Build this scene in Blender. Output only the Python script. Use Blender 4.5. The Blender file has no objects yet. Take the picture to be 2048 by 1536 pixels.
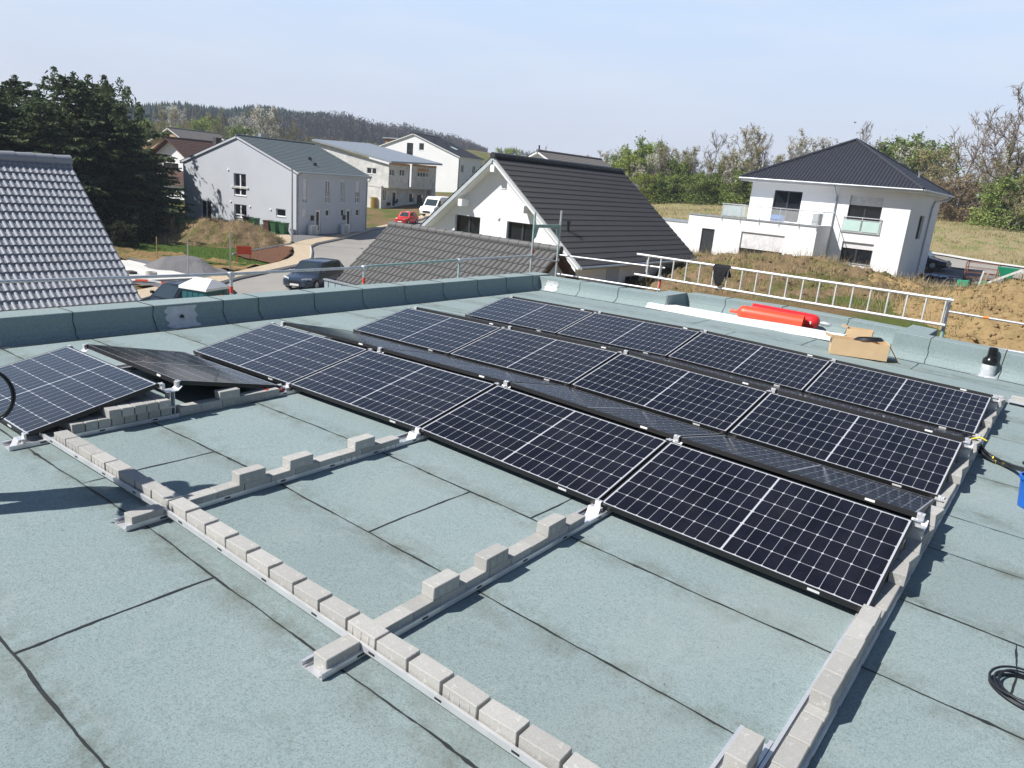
import bpy, math, random
import numpy as np
from mathutils import Vector, Matrix
from mathutils.geometry import tessellate_polygon
S = bpy.context.scene
COL = S.collection
R = math.radians
rnd = random.Random(7)

# ------------------------------------------------------------------ camera
cam = bpy.data.objects.new('camera', bpy.data.cameras.new('camera'))
COL.objects.link(cam)
yaw, pit, rol = R(126.95378), R(-15.59134), R(4.95470)
fw = Vector((math.cos(pit)*math.cos(yaw), math.cos(pit)*math.sin(yaw), math.sin(pit)))
rt = Vector((math.sin(yaw), -math.cos(yaw), 0))
up = rt.cross(fw)
rx = rt*math.cos(rol) + up*math.sin(rol)
ux = -rt*math.sin(rol) + up*math.cos(rol)
cam.matrix_world = Matrix(((rx.x, ux.x, -fw.x, 7.60497), (rx.y, ux.y, -fw.y, -4.14576), (rx.z, ux.z, -fw.z, 2.22611), (0, 0, 0, 1)))
cam.data.sensor_width = 36
cam.data.lens = 36*1463.408/2048
cam.data.clip_start = .05
cam.data.clip_end = 6000
S.camera = cam

# ------------------------------------------------------------------ light
SKY = .05                             # strength of the sky
SUN_AZ, SUN_EL = 237.5, 46.5          # direction the sun stands in, degrees from +X, and height
world = bpy.data.worlds.new('World')
S.world = world
world.use_nodes = True
wn = world.node_tree
for n in list(wn.nodes): wn.nodes.remove(n)
sky = wn.nodes.new('ShaderNodeTexSky')
sky.sky_type = 'NISHITA'
sky.sun_disc = False
sky.sun_elevation = R(SUN_EL)
sky.sun_rotation = R(90-SUN_AZ)
sky.altitude = 200
sky.air_density = 1.0
sky.dust_density = 1.0
sky.ozone_density = 5.0
bg = wn.nodes.new('ShaderNodeBackground'); bg.inputs[1].default_value = SKY
wo = wn.nodes.new('ShaderNodeOutputWorld')
# haze: the lowest part of the sky is pale and bright, with faint cirrus streaks in it
tc = wn.nodes.new('ShaderNodeTexCoord')
sx = wn.nodes.new('ShaderNodeSeparateXYZ')
hz = wn.nodes.new('ShaderNodeValToRGB')
e = hz.color_ramp.elements
HAZE = [(0.0, (.61, .635, .70)), (.06, (.59, .635, .725)), (.20, (.50, .63, .82)), (.36, (.36, .53, .80)), (.6, (.12, .22, .42))]
e[0].position, e[0].color = HAZE[0][0], HAZE[0][1]+(1,)
e[1].position, e[1].color = HAZE[1][0], HAZE[1][1]+(1,)
for p_, c_ in HAZE[2:]: e.new(p_).color = c_+(1,)
hf = wn.nodes.new('ShaderNodeMapRange'); hf.interpolation_type = 'SMOOTHSTEP'
for i, q in enumerate((.30, .75, .95, .25)): hf.inputs[i+1].default_value = q
mp = wn.nodes.new('ShaderNodeMapping'); mp.inputs['Scale'].default_value = (1.5, 2.2, 9)
nz = wn.nodes.new('ShaderNodeTexNoise'); nz.inputs['Scale'].default_value = 2.2; nz.inputs['Detail'].default_value = 7; nz.inputs['Roughness'].default_value = .55
cr = wn.nodes.new('ShaderNodeMapRange')
for i, q in enumerate((.42, .78, 0, .5)): cr.inputs[i+1].default_value = q
cm = wn.nodes.new('ShaderNodeMixRGB'); cm.inputs[2].default_value = (.66, .70, .78, 1)
sc_ = wn.nodes.new('ShaderNodeVectorMath'); sc_.operation = 'SCALE'; sc_.inputs['Scale'].default_value = 1/SKY
mx = wn.nodes.new('ShaderNodeMixRGB')
L_ = wn.links.new
L_(tc.outputs['Generated'], sx.inputs[0]); L_(sx.outputs[2], hz.inputs[0]); L_(sx.outputs[2], hf.inputs[0])
L_(tc.outputs['Generated'], mp.inputs[0]); L_(mp.outputs[0], nz.inputs['Vector']); L_(nz.outputs[0], cr.inputs[0])
# haze kept to the viewed side, cut elsewhere to deepen shade on the upstands
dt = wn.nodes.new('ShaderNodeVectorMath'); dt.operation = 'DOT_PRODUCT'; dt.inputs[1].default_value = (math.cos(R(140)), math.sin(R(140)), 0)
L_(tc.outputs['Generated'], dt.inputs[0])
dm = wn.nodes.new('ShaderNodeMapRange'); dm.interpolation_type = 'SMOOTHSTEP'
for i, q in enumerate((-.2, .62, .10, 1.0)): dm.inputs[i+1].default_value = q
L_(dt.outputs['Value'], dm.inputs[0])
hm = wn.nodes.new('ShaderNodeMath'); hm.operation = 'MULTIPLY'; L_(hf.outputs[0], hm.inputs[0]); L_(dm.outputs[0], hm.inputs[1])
L_(cr.outputs[0], cm.inputs[0]); L_(hz.outputs[0], cm.inputs[1]); L_(cm.outputs[0], sc_.inputs[0])
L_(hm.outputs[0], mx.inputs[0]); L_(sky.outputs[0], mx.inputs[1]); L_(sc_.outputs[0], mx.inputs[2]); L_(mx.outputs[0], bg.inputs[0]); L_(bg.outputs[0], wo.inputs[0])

sun = bpy.data.objects.new('sun', bpy.data.lights.new('sun', 'SUN'))
COL.objects.link(sun)
sun.data.energy = 5.0
sun.data.angle = R(.55)
sun.data.color = (1, .955, .89)
sd = Vector((math.cos(R(SUN_EL))*math.cos(R(SUN_AZ)), math.cos(R(SUN_EL))*math.sin(R(SUN_AZ)), math.sin(R(SUN_EL))))
sun.rotation_euler = sd.to_track_quat('Z', 'Y').to_euler()
sun.location = (0, -20, 30)

S.view_settings.view_transform = 'Standard'
S.view_settings.look = 'None'
S.view_settings.exposure = .40
S.view_settings.gamma = 1
S.cycles.max_bounces = 6
S.cycles.transparent_max_bounces = 12
S.cycles.use_adaptive_sampling = True
S.cycles.use_denoising = True

# ------------------------------------------------------------------ helpers
INV = {}
def tag(o, label=None, cat=None, group=None, kind=None):
    if label: o['label'] = label
    if cat: o['category'] = cat
    if group: o['group'] = group
    if kind: o['kind'] = kind
    return o
def thing(name, loc, label, cat, group=None, rz=0):
    o = bpy.data.objects.new(name, None); COL.objects.link(o)
    o.empty_display_size = .2
    o.location = loc; o.rotation_euler = (0, 0, rz)
    INV[o.name] = (tuple(loc), rz)
    return tag(o, label, cat, group)
def root_of(o):
    while o.parent: o = o.parent
    return o
class MB:
    def __init__(s): s.v = []; s.f = []; s.m = []
    def add(s, vs, fs, mi=0):
        b = len(s.v); s.v.extend([tuple(p) for p in vs])
        for f in fs: s.f.append(tuple(i+b for i in f)); s.m.append(mi)
        return s
    def quad(s, a, b, c, d, mi=0): return s.add([a, b, c, d], [(0, 1, 2, 3)], mi)
    def hexa(s, p, mi=0):
        return s.add(p, [(0, 3, 2, 1), (4, 5, 6, 7), (0, 1, 5, 4), (1, 2, 6, 5), (2, 3, 7, 6), (3, 0, 4, 7)], mi)
    def box(s, x0, y0, z0, x1, y1, z1, mi=0):
        return s.hexa([(x0, y0, z0), (x1, y0, z0), (x1, y1, z0), (x0, y1, z0), (x0, y0, z1), (x1, y0, z1), (x1, y1, z1), (x0, y1, z1)], mi)
    def obox(s, o, u, v, w, mi=0):
        o, u, v, w = map(Vector, (o, u, v, w))
        return s.hexa([o, o+u, o+u+v, o+v, o+w, o+u+w, o+u+v+w, o+v+w], mi)
    def cbox(s, x0, y0, z0, x1, y1, z1, c, mi=0, M=None, j=0):
        # box with chamfered edges
        vs = []; ix = {}
        xs, ys, zs = (x0, x1), (y0, y1), (z0, z1)
        for a in (0, 1):
            for b in (0, 1):
                for d in (0, 1):
                    sx, sy, sz = (1, -1)[a], (1, -1)[b], (1, -1)[d]
                    jj = (rnd.uniform(-j, j), rnd.uniform(-j, j), rnd.uniform(-j, j)) if j else (0, 0, 0)
                    for k, o in enumerate(((0, c, c), (c, 0, c), (c, c, 0))):
                        ix[a, b, d, k] = len(vs)
                        vs.append((xs[a]+sx*o[0]+jj[0], ys[b]+sy*o[1]+jj[1], zs[d]+sz*o[2]+jj[2]))
        fs = []
        for a in (0, 1):
            q = [ix[a, 0, 0, 0], ix[a, 1, 0, 0], ix[a, 1, 1, 0], ix[a, 0, 1, 0]]; fs.append(q if a else q[::-1])
            q = [ix[0, a, 0, 1], ix[1, a, 0, 1], ix[1, a, 1, 1], ix[0, a, 1, 1]]; fs.append(q[::-1] if a else q)
            q = [ix[0, 0, a, 2], ix[1, 0, a, 2], ix[1, 1, a, 2], ix[0, 1, a, 2]]; fs.append(q if a else q[::-1])
        for b in (0, 1):
            for d in (0, 1):
                q = [ix[0, b, d, 1], ix[1, b, d, 1], ix[1, b, d, 2], ix[0, b, d, 2]]; fs.append(q if b != d else q[::-1])
                q = [ix[b, 0, d, 0], ix[b, 1, d, 0], ix[b, 1, d, 2], ix[b, 0, d, 2]]; fs.append(q[::-1] if b != d else q)
                q = [ix[b, d, 0, 0], ix[b, d, 1, 0], ix[b, d, 1, 1], ix[b, d, 0, 1]]; fs.append(q if b != d else q[::-1])
        for a in (0, 1):
            for b in (0, 1):
                for d in (0, 1):
                    q = [ix[a, b, d, 0], ix[a, b, d, 1], ix[a, b, d, 2]]; fs.append(q if (a+b+d) % 2 == 0 else q[::-1])
        if M is not None: vs = [tuple(M @ Vector(p)) for p in vs]
        return s.add(vs, fs, mi)
    def tube(s, pts, r, n=8, mi=0, closed=False):
        pts = [Vector(p) for p in pts]; N = len(pts)
        rs = r if isinstance(r, (list, tuple)) else [r]*N
        vs = []; fs = []
        ref = None
        for i, p in enumerate(pts):
            if closed: d = pts[(i+1) % N]-pts[i-1]
            else: d = pts[min(i+1, N-1)]-pts[max(i-1, 0)]
            d = d.normalized() if d.length > 1e-9 else Vector((0, 0, 1))
            if ref is None or abs(ref.dot(d)) > .999:
                ref = Vector((0, 0, 1)) if abs(d.z) < .9 else Vector((1, 0, 0))
            a = (ref-d*ref.dot(d)).normalized(); b = d.cross(a); ref = a
            for k in range(n):
                t = 2*math.pi*k/n
                vs.append(p+(a*math.cos(t)+b*math.sin(t))*rs[i])
        for i in range(N if closed else N-1):
            j = (i+1) % N
            for k in range(n):
                l = (k+1) % n
                fs.append((i*n+k, i*n+l, j*n+l, j*n+k))
        if not closed:
            fs.append(tuple(range(n))[::-1]); fs.append(tuple((N-1)*n+k for k in range(n)))
        return s.add(vs, fs, mi)
    def lathe(s, prof, c, ax=(0, 0, 1), n=20, mi=0, cap=True):
        # prof: (r, h) along axis ax from point c
        ax = Vector(ax).normalized(); c = Vector(c)
        a = (Vector((1, 0, 0)) if abs(ax.x) < .8 else Vector((0, 1, 0))); a = (a-ax*a.dot(ax)).normalized(); b = ax.cross(a)
        vs = []; fs = []
        for r, h in prof:
            for k in range(n):
                t = 2*math.pi*k/n
                vs.append(c+ax*h+(a*math.cos(t)+b*math.sin(t))*r)
        for i in range(len(prof)-1):
            for k in range(n):
                l = (k+1) % n
                fs.append((i*n+k, i*n+l, (i+1)*n+l, (i+1)*n+k))
        if cap:
            fs.append(tuple(range(n))[::-1]); fs.append(tuple((len(prof)-1)*n+k for k in range(n)))
        return s.add(vs, fs, mi)
    def extrude(s, prof, p0, p1, u, w, mi=0, cap=True):
        # 2D profile (a,b) swept from p0 to p1; a along u, b along w
        p0, p1, u, w = map(Vector, (p0, p1, u, w)); n = len(prof)
        vs = [p0+u*a+w*b for a, b in prof]+[p1+u*a+w*b for a, b in prof]
        fs = [(i, (i+1) % n, n+(i+1) % n, n+i) for i in range(n)]
        if cap: fs += [tuple(range(n))[::-1], tuple(range(n, 2*n))]
        return s.add(vs, fs, mi)
    def build(s, name, mats, parent=None, smooth=False, loc=None):
        if not isinstance(mats, (list, tuple)): mats = [mats]
        vs = s.v
        if parent is not None:
            l, rz = INV[root_of(parent).name]
            c, q = math.cos(-rz), math.sin(-rz)
            vs = [((x-l[0])*c-(y-l[1])*q, (x-l[0])*q+(y-l[1])*c, z-l[2]) for x, y, z in vs]
        elif loc is not None:
            vs = [(x-loc[0], y-loc[1], z-loc[2]) for x, y, z in vs]
        me = bpy.data.meshes.new(name)
        me.from_pydata(vs, [], s.f)
        for m in mats: me.materials.append(m)
        if len(mats) > 1: me.polygons.foreach_set('material_index', s.m)
        me.update()
        o = bpy.data.objects.new(name, me); COL.objects.link(o)
        if loc is not None and parent is None: o.location = loc
        if parent is not None: o.parent = parent
        if smooth:
            me.polygons.foreach_set('use_smooth', [True]*len(me.polygons))
            if smooth is not True:
                try: me.set_sharp_from_angle(angle=smooth)
                except Exception: pass
        return o
def mesh_np(name, V, F, mat, parent=None, smooth=False, loc=(0, 0, 0), mi=None):
    V = np.asarray(V, np.float32); F = np.asarray(F, np.int32); k = F.shape[1]
    me = bpy.data.meshes.new(name)
    me.vertices.add(len(V)); me.vertices.foreach_set('co', V.ravel())
    me.loops.add(F.size); me.loops.foreach_set('vertex_index', F.ravel())
    me.polygons.add(len(F)); me.polygons.foreach_set('loop_start', np.arange(0, F.size, k, dtype=np.int32))
    for m in (mat if isinstance(mat, (list, tuple)) else [mat]): me.materials.append(m)
    if mi is not None: me.polygons.foreach_set('material_index', np.asarray(mi, np.int32))
    me.update(calc_edges=True); me.validate()
    if smooth: me.polygons.foreach_set('use_smooth', np.ones(len(F), bool))
    o = bpy.data.objects.new(name, me); COL.objects.link(o)
    o.parent = parent
    if parent is None: o.location = loc
    return o
def dup(root, loc, rz=0, sc=1, label=None, group=None):
    r = root.copy(); COL.objects.link(r); r.location = loc; r.rotation_euler = (0, 0, rz)
    r.scale = sc if isinstance(sc, tuple) else (sc, sc, sc)
    if label: r['label'] = label
    if group: r['group'] = group
    for ch in list(root.children):
        c = ch.copy(); COL.objects.link(c); c.parent = r
        for g in list(ch.children):
            d = g.copy(); COL.objects.link(d); d.parent = c
    return r
_ones = 'first second third fourth fifth sixth seventh eighth ninth tenth eleventh twelfth thirteenth fourteenth fifteenth sixteenth seventeenth eighteenth nineteenth'.split()
_tens = {2: ('twentieth', 'twenty'), 3: ('thirtieth', 'thirty'), 4: ('fortieth', 'forty'), 5: ('fiftieth', 'fifty'), 6: ('sixtieth', 'sixty')}
def nth(i):
    if i < 20: return _ones[i-1]
    t, u = divmod(i, 10)
    return _tens[t][0] if u == 0 else _tens[t][1]+'-'+_ones[u-1]

# ------------------------------------------------------------------ materials
class N:
    def __init__(s, name):
        s.m = bpy.data.materials.new(name); s.m.use_nodes = True; s.t = s.m.node_tree
        s.b = s.t.nodes['Principled BSDF']; s.o = s.t.nodes['Material Output']
    def n(s, ty, **kw):
        x = s.t.nodes.new(ty)
        for k, v in kw.items(): setattr(x, k, v)
        return x
    def put(s, sock, v):
        if isinstance(v, (int, float)): sock.default_value = v
        elif isinstance(v, (tuple, list)): sock.default_value = tuple(v)+((1,) if len(v) == 3 and len(sock.default_value) == 4 else ())
        else: s.t.links.new(v, sock)
    def math(s, op, a, b=None, c=None):
        x = s.n('ShaderNodeMath', operation=op)
        for i, v in enumerate((a, b, c)):
            if v is not None: s.put(x.inputs[i], v)
        return x.outputs[0]
    def noise(s, vec, scale, detail=4, rough=.55, dist=0):
        x = s.n('ShaderNodeTexNoise'); s.put(x.inputs['Vector'], vec)
        x.inputs['Scale'].default_value = scale; x.inputs['Detail'].default_value = detail; x.inputs['Roughness'].default_value = rough; x.inputs['Distortion'].default_value = dist
        return x.outputs[0]
    def remap(s, v, a, b, c, d):
        x = s.n('ShaderNodeMapRange'); s.put(x.inputs[0], v)
        for i, q in enumerate((a, b, c, d)): x.inputs[i+1].default_value = q
        return x.outputs[0]
    def mix(s, f, a, b, mode='MIX'):
        x = s.n('ShaderNodeMixRGB', blend_type=mode); s.put(x.inputs[0], f); s.put(x.inputs[1], a); s.put(x.inputs[2], b)
        return x.outputs[0]
    def obj(s): return s.n('ShaderNodeTexCoord').outputs['Object']
    def pos(s): return s.n('ShaderNodeNewGeometry').outputs['Position']
    def rand(s): return s.n('ShaderNodeObjectInfo').outputs['Random']
    def sep(s, v):
        x = s.n('ShaderNodeSeparateXYZ'); s.put(x.inputs[0], v); return x.outputs
    def bump(s, h, strength=.3, dist=.01):
        x = s.n('ShaderNodeBump'); x.inputs['Strength'].default_value = strength; x.inputs['Distance'].default_value = dist; s.put(x.inputs['Height'], h)
        s.put(s.b.inputs['Normal'], x.outputs[0])
    def set(s, **kw):
        for k, v in kw.items(): s.put(s.b.inputs[{'col': 'Base Color', 'rough': 'Roughness', 'metal': 'Metallic', 'spec': 'Specular IOR Level', 'alpha': 'Alpha', 'coat': 'Coat Weight', 'trans': 'Transmission Weight'}[k]], v)
        return s.m
def mk(name, col, rough=.6, metal=0, var=.12, scale=3, bump=0, bscale=60, spec=.5, rand=0, world=False):
    n = N(name); v = n.pos() if world else n.obj()
    c1 = tuple(max(0, x*(1-var)) for x in col); c2 = tuple(min(1, x*(1+var)) for x in col)
    f = n.noise(v, scale, 5, .6)
    c = n.mix(n.remap(f, .3, .7, 0, 1), c1, c2)
    if rand:
        k = n.remap(n.rand(), 0, 1, 1-rand, 1+rand)
        c = n.mix(1.0, c, n.n('ShaderNodeCombineXYZ').outputs[0], 'MULTIPLY') if False else _mul(n, c, k)
    n.set(col=c, rough=rough, metal=metal, spec=spec)
    if bump: n.bump(n.noise(v, bscale, 3), bump, .01)
    return n.m
def _mul(n, c, k):
    x = n.n('ShaderNodeVectorMath', operation='SCALE'); n.put(x.inputs[0], c); n.put(x.inputs['Scale'], k)
    return x.outputs[0]
M = {}
M['alu'] = mk('aluminium', (.70, .71, .73), .42, .55, .10, 6)
M['galv'] = mk('galvanised_steel', (.62, .64, .66), .42, .6, .15, 9)
M['greensteel'] = mk('green_coated_steel', (.33, .47, .44), .5, .2, .3, 5)
M['red'] = mk('red_paint_band', (.75, .08, .03), .5)
M['orange'] = mk('orange_tape', (.85, .22, .03), .5)
M['black'] = mk('black_plastic', (.012, .012, .014), .4, 0, .1)
M['blackrub'] = mk('black_cable_sheath', (.015, .017, .022), .45, 0, .1)
M['yellow'] = mk('yellow_tape', (.85, .7, .02), .5)
M['frame'] = mk('black_anodised_frame', (.011, .011, .012), .45, 0, .1)
M['label'] = mk('white_sticker', (.75, .75, .75), .6)
M['bit'] = mk('bitumen_seam', (.018, .022, .024), .75, 0, .3, 30)
M['white'] = mk('white_render', (.80, .81, .83), .85, 0, .03, .6, .15, 90)
M['greywall'] = mk('pale_grey_render', (.54, .57, .625), .88, 0, .04, .5, .2, 80)
M['block'] = mk('raw_block_wall', (.62, .615, .605), .9, 0, .22, 1.2, .3, 30)
M['whiteframe'] = mk('white_window_frame', (.8, .8, .8), .4)
M['darkframe'] = mk('anthracite_frame', (.035, .04, .045), .45)
M['shutter'] = mk('light_roller_shutter', (.74, .74, .76), .5)
M['glass'] = mk('window_glass', (.012, .015, .02), .04, 0, .3, .8, 0, 1, .6)
M['zinc'] = mk('zinc_gutter', (.42, .45, .48), .4, .55, .1)
M['plinth'] = mk('dark_plinth', (.06, .055, .055), .85)
M['red_gas'] = mk('orange_red_cylinder', (.80, .075, .03), .42, 0, .1, 8)
M['red_gas2'] = mk('bright_red_cylinder', (.72, .025, .03), .36, 0, .08, 8)
M['card'] = mk('cardboard', (.60, .43, .25), .85, 0, .06, 6)
M['plank'] = mk('white_foam_board', (.85, .85, .86), .7, 0, .02)
M['cloth'] = mk('black_cloth', (.010, .011, .014), .9, 0, .3, 14, .4, 60)
M['wood'] = mk('raw_timber', (.45, .32, .18), .8, 0, .2, 7)
M['darkwood'] = mk('brown_stained_timber', (.10, .05, .03), .8)
M['bark'] = mk('bark', (.11, .09, .07), .95, 0, .3, 4)
M['barkgrey'] = mk('grey_bark', (.17, .15, .13), .95, 0, .3, 4)
M['tyre'] = mk('tyre_rubber', (.012, .012, .012), .8)
M['rim'] = mk('alloy_rim', (.45, .46, .48), .35, .8)
M['carglass'] = mk('car_glass', (.03, .045, .055), .05, 0, .1, 1, 0, 1, .7)
M['lamp'] = mk('clear_lamp_lens', (.65, .68, .7), .12)
M['plate'] = mk('number_plate', (.75, .75, .73), .5)
def brushed(): pass
# paving block: gritty warm grey concrete
n = N('paving_concrete'); v = n.obj()
c = n.mix(n.noise(v, 9, 4), (.385, .384, .37), (.49, .487, .47))
c = n.mix(n.remap(n.noise(v, 210, 2, .7), .40, .66, 0, .8), c, (.34, .33, .30))
c = n.mix(n.remap(n.noise(v, 34, 3, .6), .62, .72, 0, .6), c, (.66, .65, .62))
c = _mul(n, c, n.remap(n.rand(), 0, 1, .86, 1.1))
n.set(col=c, rough=.92); n.bump(n.noise(v, 180, 3, .7), .55, .004); M['paver'] = n.m
# mineral-surfaced bitumen membrane, pale grey green, dirt along the laps
def membrane(name, seams):
    n = N(name); v = n.obj(); x, y, z = n.sep(v)
    g = n.noise(v, 330, 2, .8)
    g2 = n.noise(v, 110, 3, .75)
    blot = n.noise(v, 1.1, 6, .62)
    c = n.mix(n.remap(blot, .32, .68, 0, 1), (.204, .278, .286), (.250, .318, .322))
    c = n.mix(n.remap(g, .36, .64, 0, 1), c, (.43, .53, .54), 'MIX') if False else n.mix(n.remap(g, .42, .62, 0, .85), c, (.345, .410, .415))
    c = n.mix(n.remap(g2, .50, .66, 0, .72), c, (.105, .145, .152))
    c = n.mix(n.remap(n.noise(v, 38, 4, .8), .50, .72, 0, .5), c, (.140, .185, .192))
    # per-strip tone
    if seams:
        st = n.math('FLOOR', n.math('DIVIDE', n.math('ADD', y, 3.23), .935))
        wv = n.n('ShaderNodeTexWhiteNoise', noise_dimensions='1D'); n.put(wv.inputs['W'], st)
        c = _mul(n, c, n.remap(wv.outputs[0], 0, 1, .94, 1.06))
        fr = n.math('FRACT', n.math('DIVIDE', n.math('ADD', y, 3.23), .935))
        d = n.math('MULTIPLY', n.math('MINIMUM', fr, n.math('SUBTRACT', 1, fr)), .935)
        dirt = n.math('MULTIPLY', n.remap(d, .005, .20, 1, 0), n.remap(n.noise(v, 4.5, 6, .75), .42, .70, 0, .8))
        c = n.mix(dirt, c, (.105, .115, .085))
        st2 = n.remap(n.noise(v, 2.3, 6, .7, .6), .62, .78, 0, .55)
        c = n.mix(st2, c, (.15, .172, .15))
        pale = n.remap(n.noise(n.math('ADD', 0, 0) if False else v, .55, 3, .5), .55, .75, 0, .35)
        c = n.mix(pale, c, (.29, .335, .32))
        rn = n.math('ABSOLUTE', n.math('SUBTRACT', n.noise(v, .75, 4, .55, .3), .53))
        tide = n.math('MULTIPLY', n.remap(rn, 0, .010, .28, 0), n.remap(n.noise(v, 1.7, 3), .45, .62, 0, 1))
        c = n.mix(tide, c, (.36, .40, .385))
        scuff = n.remap(n.noise(n.n('ShaderNodeMapping').outputs[0], 5, 3), 0, 1, 0, 0) if False else None
        sp = n.remap(n.noise(v, 26, 2, .9), .735, .76, 0, .85)
        c = n.mix(sp, c, (.07, .09, .10))
    n.set(col=c, rough=.93, spec=.25)
    hgt = n.math('ADD', g, n.math('MULTIPLY', n.noise(v, 7, 3), 1.2))
    if seams: hgt = n.math('ADD', hgt, n.math('MULTIPLY', fr, 1.6))
    n.bump(hgt, .5, .004)
    return n.m
M['memb'] = membrane('roof_membrane', True)
M['memb2'] = membrane('parapet_membrane', False)
# solar cells
PL, PW = 1.757, 1.03
n = N('solar_cells'); v = n.obj(); x, y, z = n.sep(v)
gap = .0055
pu = (PL/2-.022-gap)/10; pv = (PW-.040)/6
a = n.math('SUBTRACT', n.math('ABSOLUTE', n.math('SUBTRACT', x, PL/2)), gap)
fu = n.math('FRACT', n.math('DIVIDE', n.math('ADD', a, 10*pu), pu))
du = n.math('MULTIPLY', n.math('MINIMUM', fu, n.math('SUBTRACT', 1, fu)), pu)
b = n.math('SUBTRACT', y, .020)
cv = n.math('DIVIDE', b, pv); fv = n.math('FRACT', n.math('ADD', cv, 6))
dv = n.math('MULTIPLY', n.math('MINIMUM', fv, n.math('SUBTRACT', 1, fv)), pv)
line = n.math('MAXIMUM', n.math('LESS_THAN', du, .00105), n.math('LESS_THAN', dv, .0014))
line = n.math('MAXIMUM', line, n.math('LESS_THAN', n.math('ADD', du, dv), .0108))
out = n.math('MAXIMUM', n.math('GREATER_THAN', a, 10*pu), n.math('LESS_THAN', a, 0))
out = n.math('MAXIMUM', out, n.math('MAXIMUM', n.math('LESS_THAN', b, 0), n.math('GREATER_THAN', b, 6*pv)))
line = n.math('MAXIMUM', line, out)
fb = n.math('FRACT', n.math('MULTIPLY', cv, 10))
bus = n.math('MULTIPLY', n.math('LESS_THAN', n.math('ABSOLUTE', n.math('SUBTRACT', fb, .5)), .055), .45)
ci = n.math('ADD', n.math('FLOOR', n.math('DIVIDE', x, pu)), n.math('MULTIPLY', n.math('FLOOR', cv), 37.3))
wv = n.n('ShaderNodeTexWhiteNoise', noise_dimensions='1D'); n.put(wv.inputs['W'], n.math('ADD', ci, n.math('MULTIPLY', n.rand(), 91)))
cell = n.mix(wv.outputs[0], (.0035, .0038, .0085), (.0055, .006, .0145))
cell = n.mix(bus, cell, (.040, .042, .048))
col = n.mix(line, cell, (.46, .475, .51))
col = n.mix(n.remap(n.noise(v, 2.2, 6, .7), .42, .75, .004, .035), col, (.35, .33, .30))
n.set(col=col, rough=.11, spec=.32)
n.b.inputs['Coat Weight'].default_value = 0
M['cells'] = n.m
# roof tiles
def tile_mat(name, col, rough, spec=.5, var=.2):
    n = N(name); v = n.obj()
    c = n.mix(n.noise(v, 1.3, 5, .7), tuple(q*(1-var) for q in col), tuple(q*(1+var) for q in col))
    c = n.mix(n.remap(n.noise(v, 24, 3, .7), .6, .75, 0, .4), c, tuple(min(1, q*1.7) for q in col))
    n.set(col=c, rough=rough, spec=spec); n.bump(n.noise(v, 60, 3), .12, .006)
    return n.m
M['t_blue'] = tile_mat('slate_blue_roof_tile', (.26, .275, .31), .52, .5)
M['t_black'] = tile_mat('black_roof_tile', (.036, .037, .042), .5, .4)
M['t_grey'] = tile_mat('grey_roof_tile', (.125, .124, .123), .6, .35)
M['t_green'] = tile_mat('grey_green_roof_tile', (.12, .145, .155), .5, .4)
M['t_hip'] = tile_mat('anthracite_roof_tile', (.040, .043, .055), .45, .45)
M['t_brown'] = tile_mat('brown_roof_tile', (.105, .06, .05), .65, .3)
M['t_weath'] = tile_mat('weathered_grey_tile', (.17, .16, .155), .7, .3)
# ground
def ground_mat():
    n = N('mixed_ground'); v = n.pos(); x, y, z = n.sep(v)
    grass = n.mix(n.noise(v, .9, 6, .7), (.055, .095, .018), (.10, .14, .03))
    grass = n.mix(n.remap(n.noise(v, 6, 4, .8), .4, .7, 0, .6), grass, (.16, .15, .06))
    dirt = n.mix(n.noise(v, 1.4, 7, .75), (.13, .085, .045), (.30, .21, .11))
    dirt = n.mix(n.remap(n.noise(v, 11, 4, .8), .45, .7, 0, .6), dirt, (.09, .06, .035))
    f = n.remap(n.noise(v, .16, 6, .62), .44, .56, 0, 1)
    c = n.mix(f, grass, dirt)
    n.set(col=c, rough=1, spec=.1); n.bump(n.noise(v, 3.5, 6, .75), .9, .12)
    return n.m
M['ground'] = ground_mat()
def earth(name, c1, c2, c3, grass=0, gcol=(.09, .12, .03), s=1.0):
    n = N(name); v = n.pos()
    c = n.mix(n.noise(v, 1.6*s, 6, .7), c1, c2)
    c = n.mix(n.remap(n.noise(v, 7*s, 5, .8), .48, .7, 0, .8), c, c3)
    if grass: c = n.mix(n.remap(n.noise(v, .55*s, 6, .65, .4), .62-grass*.25, .74-grass*.25, 0, .9), c, gcol)
    n.set(col=c, rough=1, spec=.1); n.bump(n.noise(v, 5*s, 6, .8), 1, .12)
    return n.m
M['sand'] = earth('yellow_clay_earth', (.34, .235, .115), (.47, .345, .18), (.24, .155, .07), .10, (.12, .14, .04))
M['mound'] = earth('overgrown_brown_earth', (.20, .135, .08), (.33, .245, .145), (.12, .08, .05), .55, (.13, .14, .045))
M['soil'] = earth('dug_soil', (.24, .16, .08), (.40, .28, .13), (.13, .08, .04), .35)
M['field'] = earth('dry_meadow', (.30, .245, .135), (.41, .345, .20), (.21, .175, .08), .50, (.17, .21, .065), .8)
M['lawn'] = earth('fresh_grass', (.05, .10, .018), (.09, .15, .03), (.13, .13, .05), 0, s=1.4)
M['mulch'] = earth('bark_mulch', (.16, .08, .05), (.26, .14, .09), (.09, .045, .03), 0, s=2.5)
M['gravel'] = earth('grey_gravel', (.20, .20, .21), (.34, .34, .35), (.12, .12, .125), 0, s=3.5)
M['asph'] = mk('pale_asphalt', (.30, .285, .265), .92, 0, .1, .35, .3, 40, .2, world=True)
M['conc'] = mk('fresh_concrete', (.62, .61, .58), .9, 0, .08, .5, .1, 20, world=True)
M['kerb'] = mk('concrete_kerb', (.42, .41, .39), .9, 0, .1, 2, world=True)
n = N('beige_pavers'); v = n.pos()
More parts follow.
